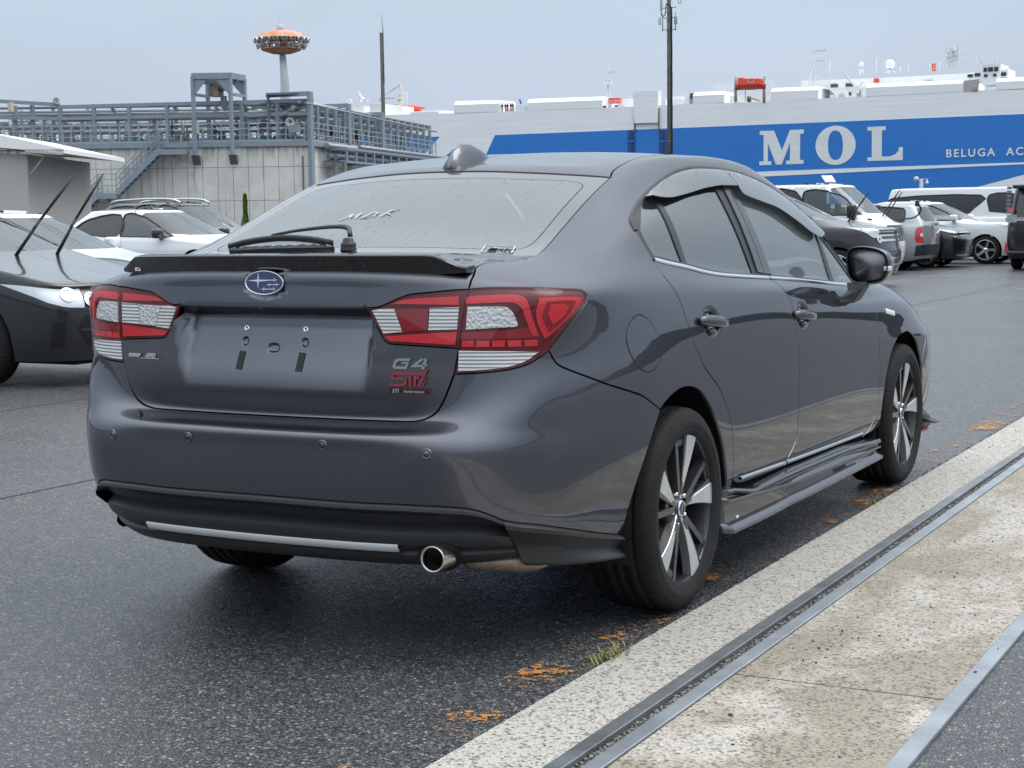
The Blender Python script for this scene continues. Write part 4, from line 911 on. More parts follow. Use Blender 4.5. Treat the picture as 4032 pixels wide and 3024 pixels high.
# front corner winglet seen beyond the front wheel
for sx in (1,-1):
    p = MB(); p.loft([[(sx*x,y,z) for x,y,z in r] for r in ([(.84,2.99,.30),(.86,2.98,.28),(.85,2.98,.20),(.80,3.02,.20)],[(.84,3.10,.30),(.872,3.06,.27),(.868,3.05,.205),(.80,3.1,.20)],[(.82,3.25,.27),(.86,3.2,.245),(.86,3.2,.205),(.78,3.25,.2)])]); p.build('front_spat', BLACKP, car)
    p = MB(); p.loft([[(sx*x,y,z) for x,y,z in r] for r in ([(.86,2.985,.268),(.885,2.98,.262),(.885,2.98,.256),(.86,2.985,.26)],[(.87,3.06,.245),(.915,3.06,.236),(.915,3.06,.230),(.87,3.06,.235)],[(.86,3.2,.24),(.90,3.22,.222),(.90,3.22,.216),(.86,3.2,.225)])]); p.build('front_spat_fin', BLACKP, car)
    p = MB(); p.box((.80 if sx>0 else -.868,2.98,.192),(.868 if sx>0 else -.80,3.12,.204)); p.build('spat_lip', mat('lip_red',(.45,.03,.04),.4), car)

# ---- door handles
for (cy, cz), tilt in ((H1, -.10), (H2, -.09)):
    uv = SDs([(cy,cz)]); Pn = SH.ev(uv[:,0],uv[:,1])[0]; Nn = SH.normal(uv[:,0],uv[:,1])[0]
    for sx in (1,-1):
        M = frame((Pn[0]*sx,Pn[1],Pn[2]), (0,1*sx,tilt*sx), (Nn[0]*sx,Nn[1],Nn[2]))
        e = empty('door_handle', parent=car)
        p = MB(); n = 13; rg = []
        for i in range(n):
            t = i/(n-1); x = -.118+.236*t; w = .0175*min(1,.55+2.2*min(t,1-t)); h = .012+.014*sin(pi*t)**.6
            rg.append([(x,-w,h-.010),(x,-w*1.02,h-.002),(x,-w*.7,h+.003),(x,w*.7,h+.003),(x,w*1.02,h-.002),(x,w,h-.010)])
        rg = [[tuple(M @ Vector(q)) for q in r] for r in rg]; p.loft(rg); p.build('grip', PAINT_LOW, e)
        p = MB(); p.lathe([(0,-.0035),(.022,-.0045),(.034,-.010),(.036,-.018)], 20, M @ Matrix.Scale(1.25,4,(0,1,0)) @ Matrix.Translation((0.0,.012,-.008))); p.build('handle_cup', BLACKG, e)
        p = MB(); p.rbox((-.028,-.045,-.018),(.028,-.016,.004),.010,M); p.build('handle_pocket', BLACKG, e)
# wing badge
uv = SDs([(2.44,.79)]); Pn = SH.ev(uv[:,0],uv[:,1])[0]; Nn = SH.normal(uv[:,0],uv[:,1])[0]
p = MB(); p.rbox((-.068,-.011,-.002),(.068,.011,.006),.004,frame(Pn,(0,1,-.14),Nn)); p.build('wing_badge', SATIN, car)

# ---- door mirrors
for sx in (1,-1):
    m_ = empty('door_mirror', parent=car)
    out = crom([(.850,1.060),(.856,1.078),(.872,1.087),(.905,1.091),(.950,1.087),(.990,1.075),(1.012,1.058),(1.020,1.030),(1.018,1.000),(1.008,.968),(.992,.950),(.965,.941),(.925,.938),(.885,.945),(.862,.962),(.852,.99),(.848,1.03)], 3, True)
    cx_, cz_ = .934, 1.016
    def rg(s_, y, dx=0): return [(sx*(cx_+dx+(x-cx_)*s_), y, cz_+(z-cz_)*s_) for x, z in out]
    p = MB(); p.loft([rg(.93,1.800), rg(.985,1.795), rg(1.0,1.803)], caps=False); p.build('mirror_bezel', BLACKG, m_)
    p = MB(); p.loft([rg(1.0,1.803), rg(1.01,1.825), rg(.99,1.86), rg(.90,1.905,.004), rg(.70,1.935,.006), rg(.3,1.95,.008)]); p.build('mirror_shell', PAINT_LOW, m_)
    gl_ = [(sx*(cx_+(x-cx_)*.90), 1.806+.012*(x-cx_)*sx*sx, cz_+(z-cz_)*.875) for x, z in out]
    p = MB(); p.add(gl_, [tuple(range(len(gl_)))]); p.build('mirror_glass', mat('mirror_glass',(.24,.295,.295),.12,coat=.6), m_)  # diffuse grey-green paints the reflection into the glass colour
    p = MB(); p.loft([[(sx*x,y,z) for x,y,z in r] for r in ([(.852,1.80,.945),(.852,1.87,.945),(.935,1.87,.950),(.935,1.80,.950)],[(.862,1.78,.915),(.862,1.87,.915),(.925,1.86,.925),(.925,1.79,.925)],[(.842,1.74,.885),(.842,1.88,.885),(.895,1.85,.875),(.895,1.77,.875)],[(.835,1.73,.865),(.835,1.88,.865),(.868,1.85,.862),(.868,1.76,.862)])], smooth=False); p.build('mirror_foot', BLACKP, m_)
    p = MB(); p.rbox((min(sx*1.0,sx*1.026),1.80,.992),(max(sx*1.0,sx*1.026),1.84,1.012),.006); p.build('mirror_indicator', mat('indicator_white',(.75,.76,.76),.2,coat=1.), m_)

# ---- wheels
TYR = [(.228,-.100),(.238,-.109),(.262,-.1145),(.288,-.1125),(.300,-.106),(.309,-.098),(.3145,-.088),(.3165,-.066),(.3165,-.064),(.310,-.062),(.310,-.054),(.3175,-.052),(.3185,-.024),(.311,-.022),(.311,-.012),(.3185,-.010),(.3185,.010),(.311,.012),(.311,.022),(.3185,.024),(.3175,.052),(.310,.054),(.310,.062),(.3165,.064),(.3165,.066),(.3145,.088),(.309,.098),(.300,.106),(.288,.1125),(.275,.1138),(.273,.1150),(.262,.1150),(.260,.1138),(.248,.112),(.238,.109),(.228,.100)]
TREAD = RUBBER
def tyre_relief():
    nt = TREAD.node_tree; b = nt.nodes['Principled BSDF']; N = nt.nodes.new; L = nt.links.new
    tc = N('ShaderNodeTexCoord'); g = N('ShaderNodeTexGradient'); g.gradient_type = 'RADIAL'; L(tc.outputs['Object'], g.inputs[0])
    sp_ = N('ShaderNodeSeparateXYZ'); L(tc.outputs['Object'], sp_.inputs[0])
    rr = N('ShaderNodeVectorMath'); rr.operation = 'LENGTH'; cb = N('ShaderNodeCombineXYZ'); L(sp_.outputs[0], cb.inputs[0]); L(sp_.outputs[1], cb.inputs[1]); L(cb.outputs[0], rr.inputs[0])
    ab = N('ShaderNodeMath'); ab.operation = 'ABSOLUTE'; L(sp_.outputs[2], ab.inputs[0])
    a1 = N('ShaderNodeMath'); a1.operation = 'MULTIPLY_ADD'; a1.inputs[1].default_value = 64; L(g.outputs[1], a1.inputs[0])
    k = N('ShaderNodeMath'); k.operation = 'MULTIPLY'; k.inputs[1].default_value = 14; L(ab.outputs[0], k.inputs[0]); L(k.outputs[0], a1.inputs[2])
    fr = N('ShaderNodeMath'); fr.operation = 'FRACT'; L(a1.outputs[0], fr.inputs[0])
    gt = N('ShaderNodeMapRange'); gt.inputs[1].default_value = .12; gt.inputs[2].default_value = .2; L(fr.outputs[0], gt.inputs[0])
    on = N('ShaderNodeMapRange'); on.inputs[1].default_value = .298; on.inputs[2].default_value = .302; L(rr.outputs['Value'], on.inputs[0])
    mx = N('ShaderNodeMix'); mx.inputs[2].default_value = 1.; L(on.outputs[0], mx.inputs[0]); L(gt.outputs[0], mx.inputs[3])
    bp = N('ShaderNodeBump'); bp.inputs['Strength'].default_value = 1; bp.inputs['Distance'].default_value = .006; L(mx.outputs[0], bp.inputs['Height'])
    old = b.inputs['Normal'].links[0].from_node; L(old.outputs[0], bp.inputs['Normal']); L(bp.outputs[0], b.inputs['Normal'])
tyre_relief()
def make_wheel():
    w = empty('wheel')          # local z points outwards
    p = MB(); p.lathe(TYR, 72); p.build('tyre', RUBBER, w)
    p = MB(); p.lathe([(.228,-.10),(.226,.090),(.230,.098),(.2345,.101),(.2415,.103),(.2445,.100),(.2450,.094)], 72); p.build('rim_barrel', RIMDK, w)
    p = MB(); p.lathe([(.2355,.1005),(.2380,.1040),(.2425,.1050),(.2445,.102)], 72); p.build('rim_edge', ALLOY, w)
    for k in range(5):
        a0 = radians(76+72*k)
        R = Matrix.Rotation(a0, 4, 'Z')
        # bright wedge spoke
        rings = []
        for r, hw, sk, z in ((.030,.0065,.000,.083),(.060,.0085,.006,.0865),(.11,.0155,.007,.093),(.16,.0235,.005,.0985),(.205,.0320,.001,.101),(.2385,.0380,-.002,.1015)):
            rings.append([(r,sk-hw,z-.030),(r,sk-hw,z-.002),(r,sk-hw+.002,z),(r,sk+hw-.002,z),(r,sk+hw,z-.002),(r,sk+hw,z-.030)])
        rings = [[tuple(R @ Vector(q)) for q in rr] for rr in rings]; p = MB(); p.loft(rings, smooth=False); p.build('spoke', ALLOY, w)
        # dark companion spoke with an open pocket
        R2 = Matrix.Rotation(a0+radians(4), 4, 'Z'); p = MB()
        def q(r, deg, z): a = radians(deg); return R2 @ Vector((r*cos(a), r*sin(a), z))
        p.bar(q(.045,6,.072), q(.236,7,.084), .016, .030); p.bar(q(.050,22,.070), q(.236,25,.080), .020, .032); p.bar(q(.215,4,.082), q(.215,27,.080), .020,.024)
        p.bar(q(.045,14,.066), q(.12,15,.070), .034,.026)
        p.build('dark_spoke', RIMDK, w)
        n = radians(76+72*k+36); p = MB(); p.lathe([(0,.086),(.006,.086),(.0085,.082),(.009,.06)], 8, Matrix.Translation((.052*cos(n),.052*sin(n),0))); p.build('wheel_nut', CHROME, w)
    p = MB(); p.lathe([(0,.089),(.024,.0885),(.0285,.086),(.030,.078),(.058,.074),(.066,.062),(.066,.02)], 30); p.build('hub', RIMDK, w)
    p = MB(); p.lathe([(0,.0905),(.022,.090),(.024,.0885)], 24); hc = p.build('hub_cap', mat('cap_blue',(.02,.03,.12),.15,coat=1.), w)
    p = MB(); p.lathe([(.021,.0905),(.0245,.091),(.026,.088)], 24); p.build('cap_ring', CHROME, w)
    p = MB(); p.lathe([(.05,.030),(.145,.030),(.147,.026),(.147,.006),(.05,.006)], 40); p.build('brake_disc', STEEL, w)
    p = MB(); p.lathe([(.147,-.01),(.226,-.02)], 40); p.lathe([(0,-.02),(.147,-.02)], 30); p.build('wheel_back', INNER, w)
    p = MB(); 
    for i in range(9):
        a = radians(150+8*i); a2 = radians(158+8*i)
        p.loft([[(.10*cos(t),.10*sin(t),z0),(.15*cos(t),.15*sin(t),z0),(.15*cos(t),.15*sin(t),.052),(.10*cos(t),.10*sin(t),.052)] for t, z0 in ((a,.0),(a2,.0))])
    p.build('brake_caliper', RIMDK, w)
    return w
wheel0 = make_wheel()
def place_wheel(x, y, first=False, spin=0.):
    w = wheel0 if first else copy_tree(wheel0)
    w.parent = car; s_ = 1 if x > 0 else -1
    # local z -> +-x, local x -> y, local y -> z
    M = Matrix(((0,0,s_,x),(s_,0,0,y),(0,1,0,.3185),(0,0,0,1)))
    w.matrix_local = M @ Matrix.Rotation(spin, 4, 'Z'); return w
place_wheel(.770,0,True); place_wheel(.768,2.67,spin=radians(0)); place_wheel(-.77,0,spin=.5); place_wheel(-.768,2.67,spin=1.)

# ---- dark shell behind the panels, cabin
def inner_shell():
    us = np.linspace(-23,23,185); vs_ = np.linspace(.6,10.6,60); U, V = np.meshgrid(us, vs_); f = SK.fn(None, -.016)
    P = SH.ev(U.ravel(), V.ravel()); N = SH.normal(U.ravel(), V.ravel()); x = np.abs(P[:,0]); y = P[:,1]; z = P[:,2]
    ok = ~((x > .6)&((np.hypot(y,z-.34) < .385)|(np.hypot(y-2.62,z-.34) < .385)))
    deep = np.where((y < -.8), .065, .018)
    Q = P-N*deep[:,None]; n = len(us); fs = []
    for j in range(len(vs_)-1):
        for i in range(n-1):
            q = (j*n+i, j*n+i+1, (j+1)*n+i+1, (j+1)*n+i)
            if ok[list(q)].all(): fs.append(q)
    p = MB(); p.add(Q, fs, True)
    for yc in (0, 2.62):        # wheel houses
        for sx in (1,-1):
            p.loft([[(sx*xx, yc+.385*cos(t), .34+.385*sin(t)) for t in np.linspace(-.35, pi+.35, 20)] for xx in (.50,.845)], closed=False, caps=False)
            p.loft([[(sx*.5, yc+rr*cos(t), .34+rr*sin(t)) for t in np.linspace(-.35, pi+.35, 20)] for rr in (.0,.385)], closed=False, caps=False)
    p.box((-.55,-.62,.26),(.55,3.2,.29)); p.box((-.78,.42,.2),(.78,2.15,.27))
    return p.build('body', INNER, car)
inner_shell()
def lining():
    us = np.linspace(-22,22,89); vs_ = np.linspace(14.9,VM-.02,14); U, V = np.meshgrid(us, vs_); f = SK.fn(None, -.035); Q = f(U.ravel(), V.ravel()); n = len(us)
    p = MB(); p.add(Q, [(j*n+i, j*n+i+1, (j+1)*n+i+1, (j+1)*n+i) for j in range(13) for i in range(n-1)], True); p.build('headlining', LINING, car)
lining()
p = MB(); p.rbox((-.60,-.52,.98),(.60,-.02,1.085),.03); p.build('parcel_shelf', CLOTH, car)
p = MB(); p.rbox((-.66,-.02,.5),(.66,.15,1.12),.07); p.rbox((-.66,.1,.42),(.66,.62,.62),.08)
for x in (-.36,0,.36): p.rbox((x-.11,.0,1.12),(x+.11,.1,1.22),.04)
p.build('rear_seat', CLOTH, car)
for x in (-.36,.36):
    p = MB(); p.rbox((x-.25,1.08,.40),(x+.25,1.62,.60),.08)
    rg_ = []
    for t in np.linspace(0,1,8):
        w = .24*(1-.25*t**2); y = 1.08-.20*t; z = .55+.60*t; rg_.append([(x-w,y+.03,z),(x-w*.9,y-.06,z),(x+w*.9,y-.06,z),(x+w,y+.03,z),(x+w*.7,y+.06,z),(x-w*.7,y+.06,z)])
    p.loft(rg_); p.rbox((x-.13,.83,1.16),(x+.13,.93,1.32),.05); p.build('front_seat', CLOTH, car)
p = MB(); p.rbox((-.72,1.72,.70),(.72,2.3,.955),.08); p.build('dashboard', CLOTH, car)
p = MB(); c0 = Vector((.36,1.58,.905)); ax = frame(c0, (1,0,0), (0,-.92,.40))
p.tube([tuple(ax @ Vector((.185*cos(t),.185*sin(t),0))) for t in np.linspace(0,2*pi,33)[:-1]], .016, 8, closed=True)
for t in (0.05, pi-.05, -pi/2): p.bar(ax @ Vector((0,0,-.01)), ax @ Vector((.18*cos(t),.18*sin(t),0)), .04, .02)
p.lathe([(0,.02),(.06,.015),(.075,-.01),(.03,-.08)], 16, ax); p.build('steering_wheel', mat('wheel_leather',(.02,.02,.021),.45), car)
# ---------------------------------------------------------------- ground
def at(px, py, d):
    """point seen at photo pixel (px, py) at depth d metres"""
    return CAM_POS + d*(_f + ((px-2016)/6476.58)*_r - ((py-1512)/6476.58)*_u)
def on_plane(px, py, y):
    D = _f + ((px-2016)/6476.58)*_r - ((py-1512)/6476.58)*_u
    return CAM_POS + D*((y-CAM_POS.y)/D.y)

def nodes(m):
    nt = m.node_tree; return nt, nt.nodes['Principled BSDF'], nt.nodes.new, nt.links.new
def mrange(N, L, src, a, b, c=0., d=1.):
    n = N('ShaderNodeMapRange'); n.inputs[1].default_value = a; n.inputs[2].default_value = b; n.inputs[3].default_value = c; n.inputs[4].default_value = d; L(src, n.inputs[0]); return n.outputs[0]
def noise(N, L, co, sc, det=4, rough=.6):
    n = N('ShaderNodeTexNoise'); n.inputs['Scale'].default_value = sc; n.inputs['Detail'].default_value = det; n.inputs['Roughness'].default_value = rough; L(co, n.inputs[0]); return n.outputs[0]
def mixc(N, L, f, a, b):
    n = N('ShaderNodeMix'); n.data_type = 'RGBA'
    for s, v in ((0,f),(6,a),(7,b)):
        if isinstance(v, tuple): n.inputs[s].default_value = (*v,1)
        elif isinstance(v, (int,float)): n.inputs[s].default_value = v
        else: L(v, n.inputs[s])
    return n.outputs[2]
def math_(N, L, op, a, b=None, clamp=False):
    n = N('ShaderNodeMath'); n.operation = op; n.use_clamp = clamp
    for i, v in enumerate((a,b)):
        if v is None: continue
        if isinstance(v, (int,float)): n.inputs[i].default_value = v
        else: L(v, n.inputs[i])
    return n.outputs[0]

def asphalt():
    m = mat('wet_asphalt', (.04,.042,.046), .5); nt, b, N, L = nodes(m)
    tc = N('ShaderNodeTexCoord').outputs['Object']
    st = N('ShaderNodeMapping'); st.inputs['Scale'].default_value = (1,1,1); L(tc, st.inputs[0]); co = st.outputs[0]
    wob = noise(N, L, co, 90, 2); w = N('ShaderNodeVectorMath'); w.operation = 'MULTIPLY_ADD'; w.inputs[1].default_value = (.006,.006,0)
    cmb = N('ShaderNodeCombineXYZ'); L(wob, cmb.inputs[0]); L(noise(N, L, co, 77, 2), cmb.inputs[1]); L(cmb.outputs[0], w.inputs[0]); L(co, w.inputs[2])
    vo = N('ShaderNodeTexVoronoi'); vo.inputs['Scale'].default_value = 125; vo.inputs['Randomness'].default_value = 1; L(w.outputs[0], vo.inputs[0])
    v2 = N('ShaderNodeTexVoronoi'); v2.inputs['Scale'].default_value = 42; L(w.outputs[0], v2.inputs[0])
    sp = N('ShaderNodeSeparateColor'); L(vo.outputs['Color'], sp.inputs[0]); s2 = N('ShaderNodeSeparateColor'); L(v2.outputs['Color'], s2.inputs[0])
    # individual stones: mostly dark, some pale or brownish, set in black binder
    ramp = N('ShaderNodeValToRGB'); L(sp.outputs[0], ramp.inputs[0]); e = ramp.color_ramp.elements
    e[0].position = 0; e[0].color = (0.027,0.028,0.031,1); e[1].position = 1; e[1].color = (0.405,0.392,0.351,1)
    for p, c in ((.30,(0.046,0.049,0.054,1)),(.62,(0.074,0.078,0.084,1)),(.82,(0.115,0.115,0.112,1)),(.92,(0.176,0.176,0.169,1)),(.975,(0.284,0.257,0.216,1))):
        q = e.new(p); q.color = c
    big = mixc(N, L, mrange(N, L, s2.outputs[0], .94, .99), ramp.outputs[0], (.17,.155,.13))
    edge = mrange(N, L, vo.outputs['Distance'], .25, .62, 0, 1)
    col = mixc(N, L, math_(N, L, 'MULTIPLY', edge, .75), big, (.014,.014,.016))
    large = noise(N, L, co, .35, 5); col2 = N('ShaderNodeMix'); col2.data_type = 'RGBA'; col2.blend_type = 'MULTIPLY'; col2.inputs[0].default_value = 1
    L(col, col2.inputs[6]); tone = mixc(N, L, mrange(N, L, large, .3, .7), (1.10,1.12,1.17), (1.48,1.46,1.42)); L(tone, col2.inputs[7])
    L(col2.outputs[2], b.inputs['Base Color'])
    wet = mrange(N, L, noise(N, L, co, .55, 4), .35, .65)
    wet2 = mixc(N, L, wet, (.15,.15,.15), (.28,.28,.28)); rgh = math_(N, L, 'ADD', wet2, math_(N, L, 'MULTIPLY', sp.outputs[2], .22)); L(rgh, b.inputs['Roughness'])
    b.inputs['Specular IOR Level'].default_value = .8
    h = math_(N, L, 'ADD', math_(N, L, 'MULTIPLY', edge, -.7), math_(N, L, 'MULTIPLY', sp.outputs[1], .55)); h = math_(N, L, 'ADD', h, math_(N, L, 'MULTIPLY', noise(N, L, co, 240, 3), .35))
    bp = N('ShaderNodeBump'); bp.inputs['Strength'].default_value = 1.; bp.inputs['Distance'].default_value = .0032; L(h, bp.inputs['Height']); L(bp.outputs[0], b.inputs['Normal'])
    return m
def slab_mat(name, base, dark, pit=.5, stain=True):
    m = mat(name, base, .75); nt, b, N, L = nodes(m); tc = N('ShaderNodeTexCoord').outputs['Object']
    vo = N('ShaderNodeTexVoronoi'); vo.inputs['Scale'].default_value = 130; L(tc, vo.inputs[0]); sp = N('ShaderNodeSeparateColor'); L(vo.outputs['Color'], sp.inputs[0])
    grain = noise(N, L, tc, 160, 5, .75)
    ramp = N('ShaderNodeValToRGB'); L(sp.outputs[0], ramp.inputs[0]); e = ramp.color_ramp.elements
    e[0].position = 0; e[0].color = (*dark,1); e[1].position = 1; e[1].color = (*[min(1,c*1.22) for c in base],1)
    q = e.new(.16); q.color = (*[c*.62 for c in base],1); q = e.new(.34); q.color = (*base,1)
    col = mixc(N, L, mrange(N, L, grain, .33, .50), tuple(c*.45 for c in base), ramp.outputs[0])
    if stain:
        s = mrange(N, L, noise(N, L, tc, 1.6, 6, .62), .47, .56)
        mp = N('ShaderNodeMapping'); mp.inputs['Scale'].default_value = (1.,.28,1); L(tc, mp.inputs[0]); s2 = mrange(N, L, noise(N, L, mp.outputs[0], 2.6, 6, .6), .44, .58)
        sm = math_(N, L, 'MULTIPLY', math_(N, L, 'MAXIMUM', s, s2), .72)
        cm = N('ShaderNodeMix'); cm.data_type = 'RGBA'; cm.blend_type = 'MULTIPLY'; L(sm, cm.inputs[0]); L(col, cm.inputs[6]); cm.inputs[7].default_value = (.50,.44,.34,1); col = cm.outputs[2]
        L(mixc(N, L, sm, (.85,.85,.85), (.45,.45,.45)), b.inputs['Roughness'])
    L(col, b.inputs['Base Color'])
    bp = N('ShaderNodeBump'); bp.inputs['Strength'].default_value = .8; bp.inputs['Distance'].default_value = .003; L(math_(N, L, 'ADD', grain, math_(N, L, 'MULTIPLY', sp.outputs[0], .5)), bp.inputs['Height']); L(bp.outputs[0], b.inputs['Normal'])
    return m
ASPH = asphalt()
def sheet(p, x0, x1, y0, y1, z): p.add([(x0,y0,z),(x1,y0,z),(x1,y1,z),(x0,y1,z)], [(0,1,2,3)])
p = MB(); sheet(p, -700, .905, -60, 306, 0); sheet(p, 1.873, 300, -60, 306, 0); sheet(p, .905, 1.873, 80, 306, 0)
tag(p.build('ground', ASPH), kind='structure')
p = MB(); sheet(p, -1500, 1500, -1500, 1800, -1.6); tag(p.build('land', mat('far_ground',(.10,.10,.095),.9)), kind='structure')
# paving joints, dark tar lines
TAR = mat('tar_joint', (.012,.012,.013), .55)
p = MB()
for x0 in (-5.30, -2.72):
    ys_ = np.arange(-8, 70, .5); xs = [x0+RND.uniform(-.010,.010)+.02*sin(y*.7) for y in ys_]
    for i in range(len(ys_)-1): p.add([(xs[i]-.006,ys_[i],.003),(xs[i]+.006,ys_[i],.003),(xs[i+1]+.006,ys_[i+1],.003),(xs[i+1]-.006,ys_[i+1],.003)], [(0,1,2,3)])
tag(p.build('paving_joint', TAR), kind='structure')
# worn painted lines
def worn(name, color, cover, scale):
    m = mat(name, color, .6); nt, b, N, L = nodes(m); tc = N('ShaderNodeTexCoord').outputs['Object']
    n1 = noise(N, L, tc, scale, 6, .7); n2 = noise(N, L, tc, 3., 3); n3 = noise(N, L, tc, scale*6, 3)
    k = math_(N, L, 'ADD', math_(N, L, 'ADD', math_(N, L, 'MULTIPLY', n1, .55), math_(N, L, 'MULTIPLY', n2, .65)), math_(N, L, 'MULTIPLY', n3, .25)); a = mrange(N, L, k, cover, cover+.02); L(a, b.inputs['Alpha'])
    L(mixc(N, L, mrange(N, L, n3, .35, .6), tuple(c*.55 for c in color), color), b.inputs['Base Color']); return m
p = MB(); sheet(p, .725, .875, -3.2, 9, .004); tag(p.build('orange_line', worn('worn_orange_paint',(.56,.26,.075),.815,30)), kind='structure')
p = MB(); sheet(p, -5.12, -5.0, 14, 70, .004); tag(p.build('white_line', worn('worn_white_paint',(.55,.56,.55),.80,9)), kind='structure')
p = MB()
for y in (16.2,19.0,21.8): sheet(p, -5.0, -1.6, y, y+.10, .004)
p.add([(-2.9,17.7,.0045),(-2.8,17.65,.0045),(1.9,26.6,.0045),(1.8,26.65,.0045)],[(0,1,2,3)])
tag(p.build('bay_line', worn('worn_bay_paint',(.5,.51,.5),.80,7)), kind='structure')
# concrete edge strip with steel channel: slabs, bars, gravel groove
strip = tag(empty('concrete_strip', (1.4,0,0)), kind='structure')
C1 = slab_mat('washed_concrete', (.46,.43,.385), (.10,.095,.085), stain=False); C2 = slab_mat('stained_concrete', (.50,.465,.41), (.13,.12,.105))
def spart(name, a, b, m, bev=0):
    p = MB(); p.box(a, b); o = p.build(name, m, strip); o.location = -strip.location; return o
ys_ = [-8,-3.6,.8+.0,5.2,9.6,14,18.4,22.8,80]
for y0, y1 in zip(ys_[:-1], ys_[1:]): spart('kerb_slab', (.905,y0+.002,-.1),(1.1445,y1-.002,.006), C1)
ys_ = [-8,-5.0,-.645,4.2,8.6,13,17.4,80]
for y0, y1 in zip(ys_[:-1], ys_[1:]): spart('slab', (1.271,y0+.004,-.1),(1.8215,y1-.004,.006), C2)
GALV = mat('galvanised_bar', (.42,.45,.48), .42, metal=.65, var=(5,.8,(.27,.29,.31)), bump=(120,.1))
GALD = mat('galvanised_bar_worn', (.30,.32,.335), .38, metal=.65, var=(7,.9,(.16,.17,.175)), bump=(90,.15))
for x0, x1, cuts, m in ((1.147,1.189,(-8,-4.9,.107,4.1,8.1,12.1,80),GALD),(1.224,1.268,(-8,-4.6,-.582,3.4,7.4,11.4,80),GALV),(1.824,1.871,(-8,-4.6,-.598,3.4,7.4,80),GALV)):
    for k, (y0, y1) in enumerate(zip(cuts[:-1], cuts[1:])):
        p = MB(); h = .011+.001*(k % 2)
        p.loft([[(x0,y,-.02),(x0,y,h-.002),(x0+.002,y,h),(x1-.002,y,h),(x1,y,h-.002),(x1,y,-.02)] for y in (y0+.0008,y1-.0008)], smooth=False); o = p.build('steel_bar', m, strip); o.location = -strip.location
spart('groove_bed', (1.186,-8,-.1),(1.227,80,-.004), mat('groove_dirt',(.05,.047,.042),.9,bump=(200,.6)))
GRAV = mat('gravel_stone', (.09,.088,.085), .5, var=(60,.9,(.28,.27,.25)))
def pebbles(name, spots, m, rmin, rmax):
    p = MB(); ico = [(0,0,1),(.894,0,.447),(.276,.851,.447),(-.724,.526,.447),(-.724,-.526,.447),(.276,-.851,.447),(.724,.526,-.447),(-.276,.851,-.447),(-.894,0,-.447),(-.276,-.851,-.447),(.724,-.526,-.447),(0,0,-1)]
    fs = [(0,1,2),(0,2,3),(0,3,4),(0,4,5),(0,5,1),(1,6,2),(2,7,3),(3,8,4),(4,9,5),(5,10,1),(6,7,2),(7,8,3),(8,9,4),(9,10,5),(10,6,1),(11,7,6),(11,8,7),(11,9,8),(11,10,9),(11,6,10)]
    for x, y, z in spots:
        r = rmin+(rmax-rmin)*RND.random()**2; a = RND.uniform(0,6.28); ca, sa = cos(a), sin(a); sx, sy, sz = r*RND.uniform(.7,1.3), r*RND.uniform(.6,1.1), r*RND.uniform(.45,.8)
        j = [RND.uniform(.8,1.15) for _ in ico]
        p.add([(x+(q[0]*sx*ca-q[1]*sy*sa)*k, y+(q[0]*sx*sa+q[1]*sy*ca)*k, z+sz*.6+q[2]*sz*k) for q, k in zip(ico, j)], fs)
    return tag(p.build(name, m), kind='stuff')
pebbles('channel_gravel', [(RND.uniform(1.192,1.221), y, -.004) for y in np.arange(-2.4,6,.0028)], GRAV, .003, .0075)
sp_ = [(RND.uniform(1.28,1.82), RND.uniform(-1.6,4), .006) for _ in range(150)]+[(RND.gauss(1.42,.05), RND.gauss(-.25,.25), .006) for _ in range(40)]+[(RND.uniform(.92,1.13), RND.uniform(-1.8,5), .006) for _ in range(40)]+[(RND.uniform(1.83,1.865), RND.uniform(-1.4,1.5), .0115) for _ in range(9)]
pebbles('loose_grit', sp_, mat('dark_grit',(.035,.033,.032),.7), .0012, .0052)
pebbles('asphalt_edge_grit', [(.905-abs(RND.gauss(0,.012)), RND.uniform(-2,7), -.001) for _ in range(900)], ASPH, .003, .007)
ico_p = [(1.386,-.995,.006)]
o = pebbles('pebble', ico_p, mat('pebble_grey',(.07,.06,.058),.6), .009, .0091); del o['kind']; tag(o, 'small dark round pebble lying alone on the stained concrete slab', 'pebble')
def weed(x, y, n, h, label):
    p = MB()
    for i in range(n):
        a = RND.uniform(0,6.28); l = h*RND.uniform(.5,1); bx, by = x+RND.gauss(0,.018), y+RND.gauss(0,.05); w = .0022
        d = Vector((cos(a),sin(a),0)); s_ = Vector((-sin(a),cos(a),0))*w; P0 = Vector((bx,by,0)); P1 = P0+d*l*.45+Vector((0,0,l*.55)); P2 = P0+d*l+Vector((0,0,l*.6))
        p.add([P0-s_,P0+s_,P1+s_*.8,P1-s_*.8,P2], [(0,1,2,3),(3,2,4)])
    tag(p.build('weed', mat('grass_blade',(.16,.20,.06),.6,var=(40,.8,(.30,.28,.12)))), label, 'weed')
weed(.895,-.612,60,.045,'low green grass tuft beside the concrete edge behind the rear wheel'); weed(.893,2.076,24,.03,'tiny green weed at the concrete edge near the front wheel')
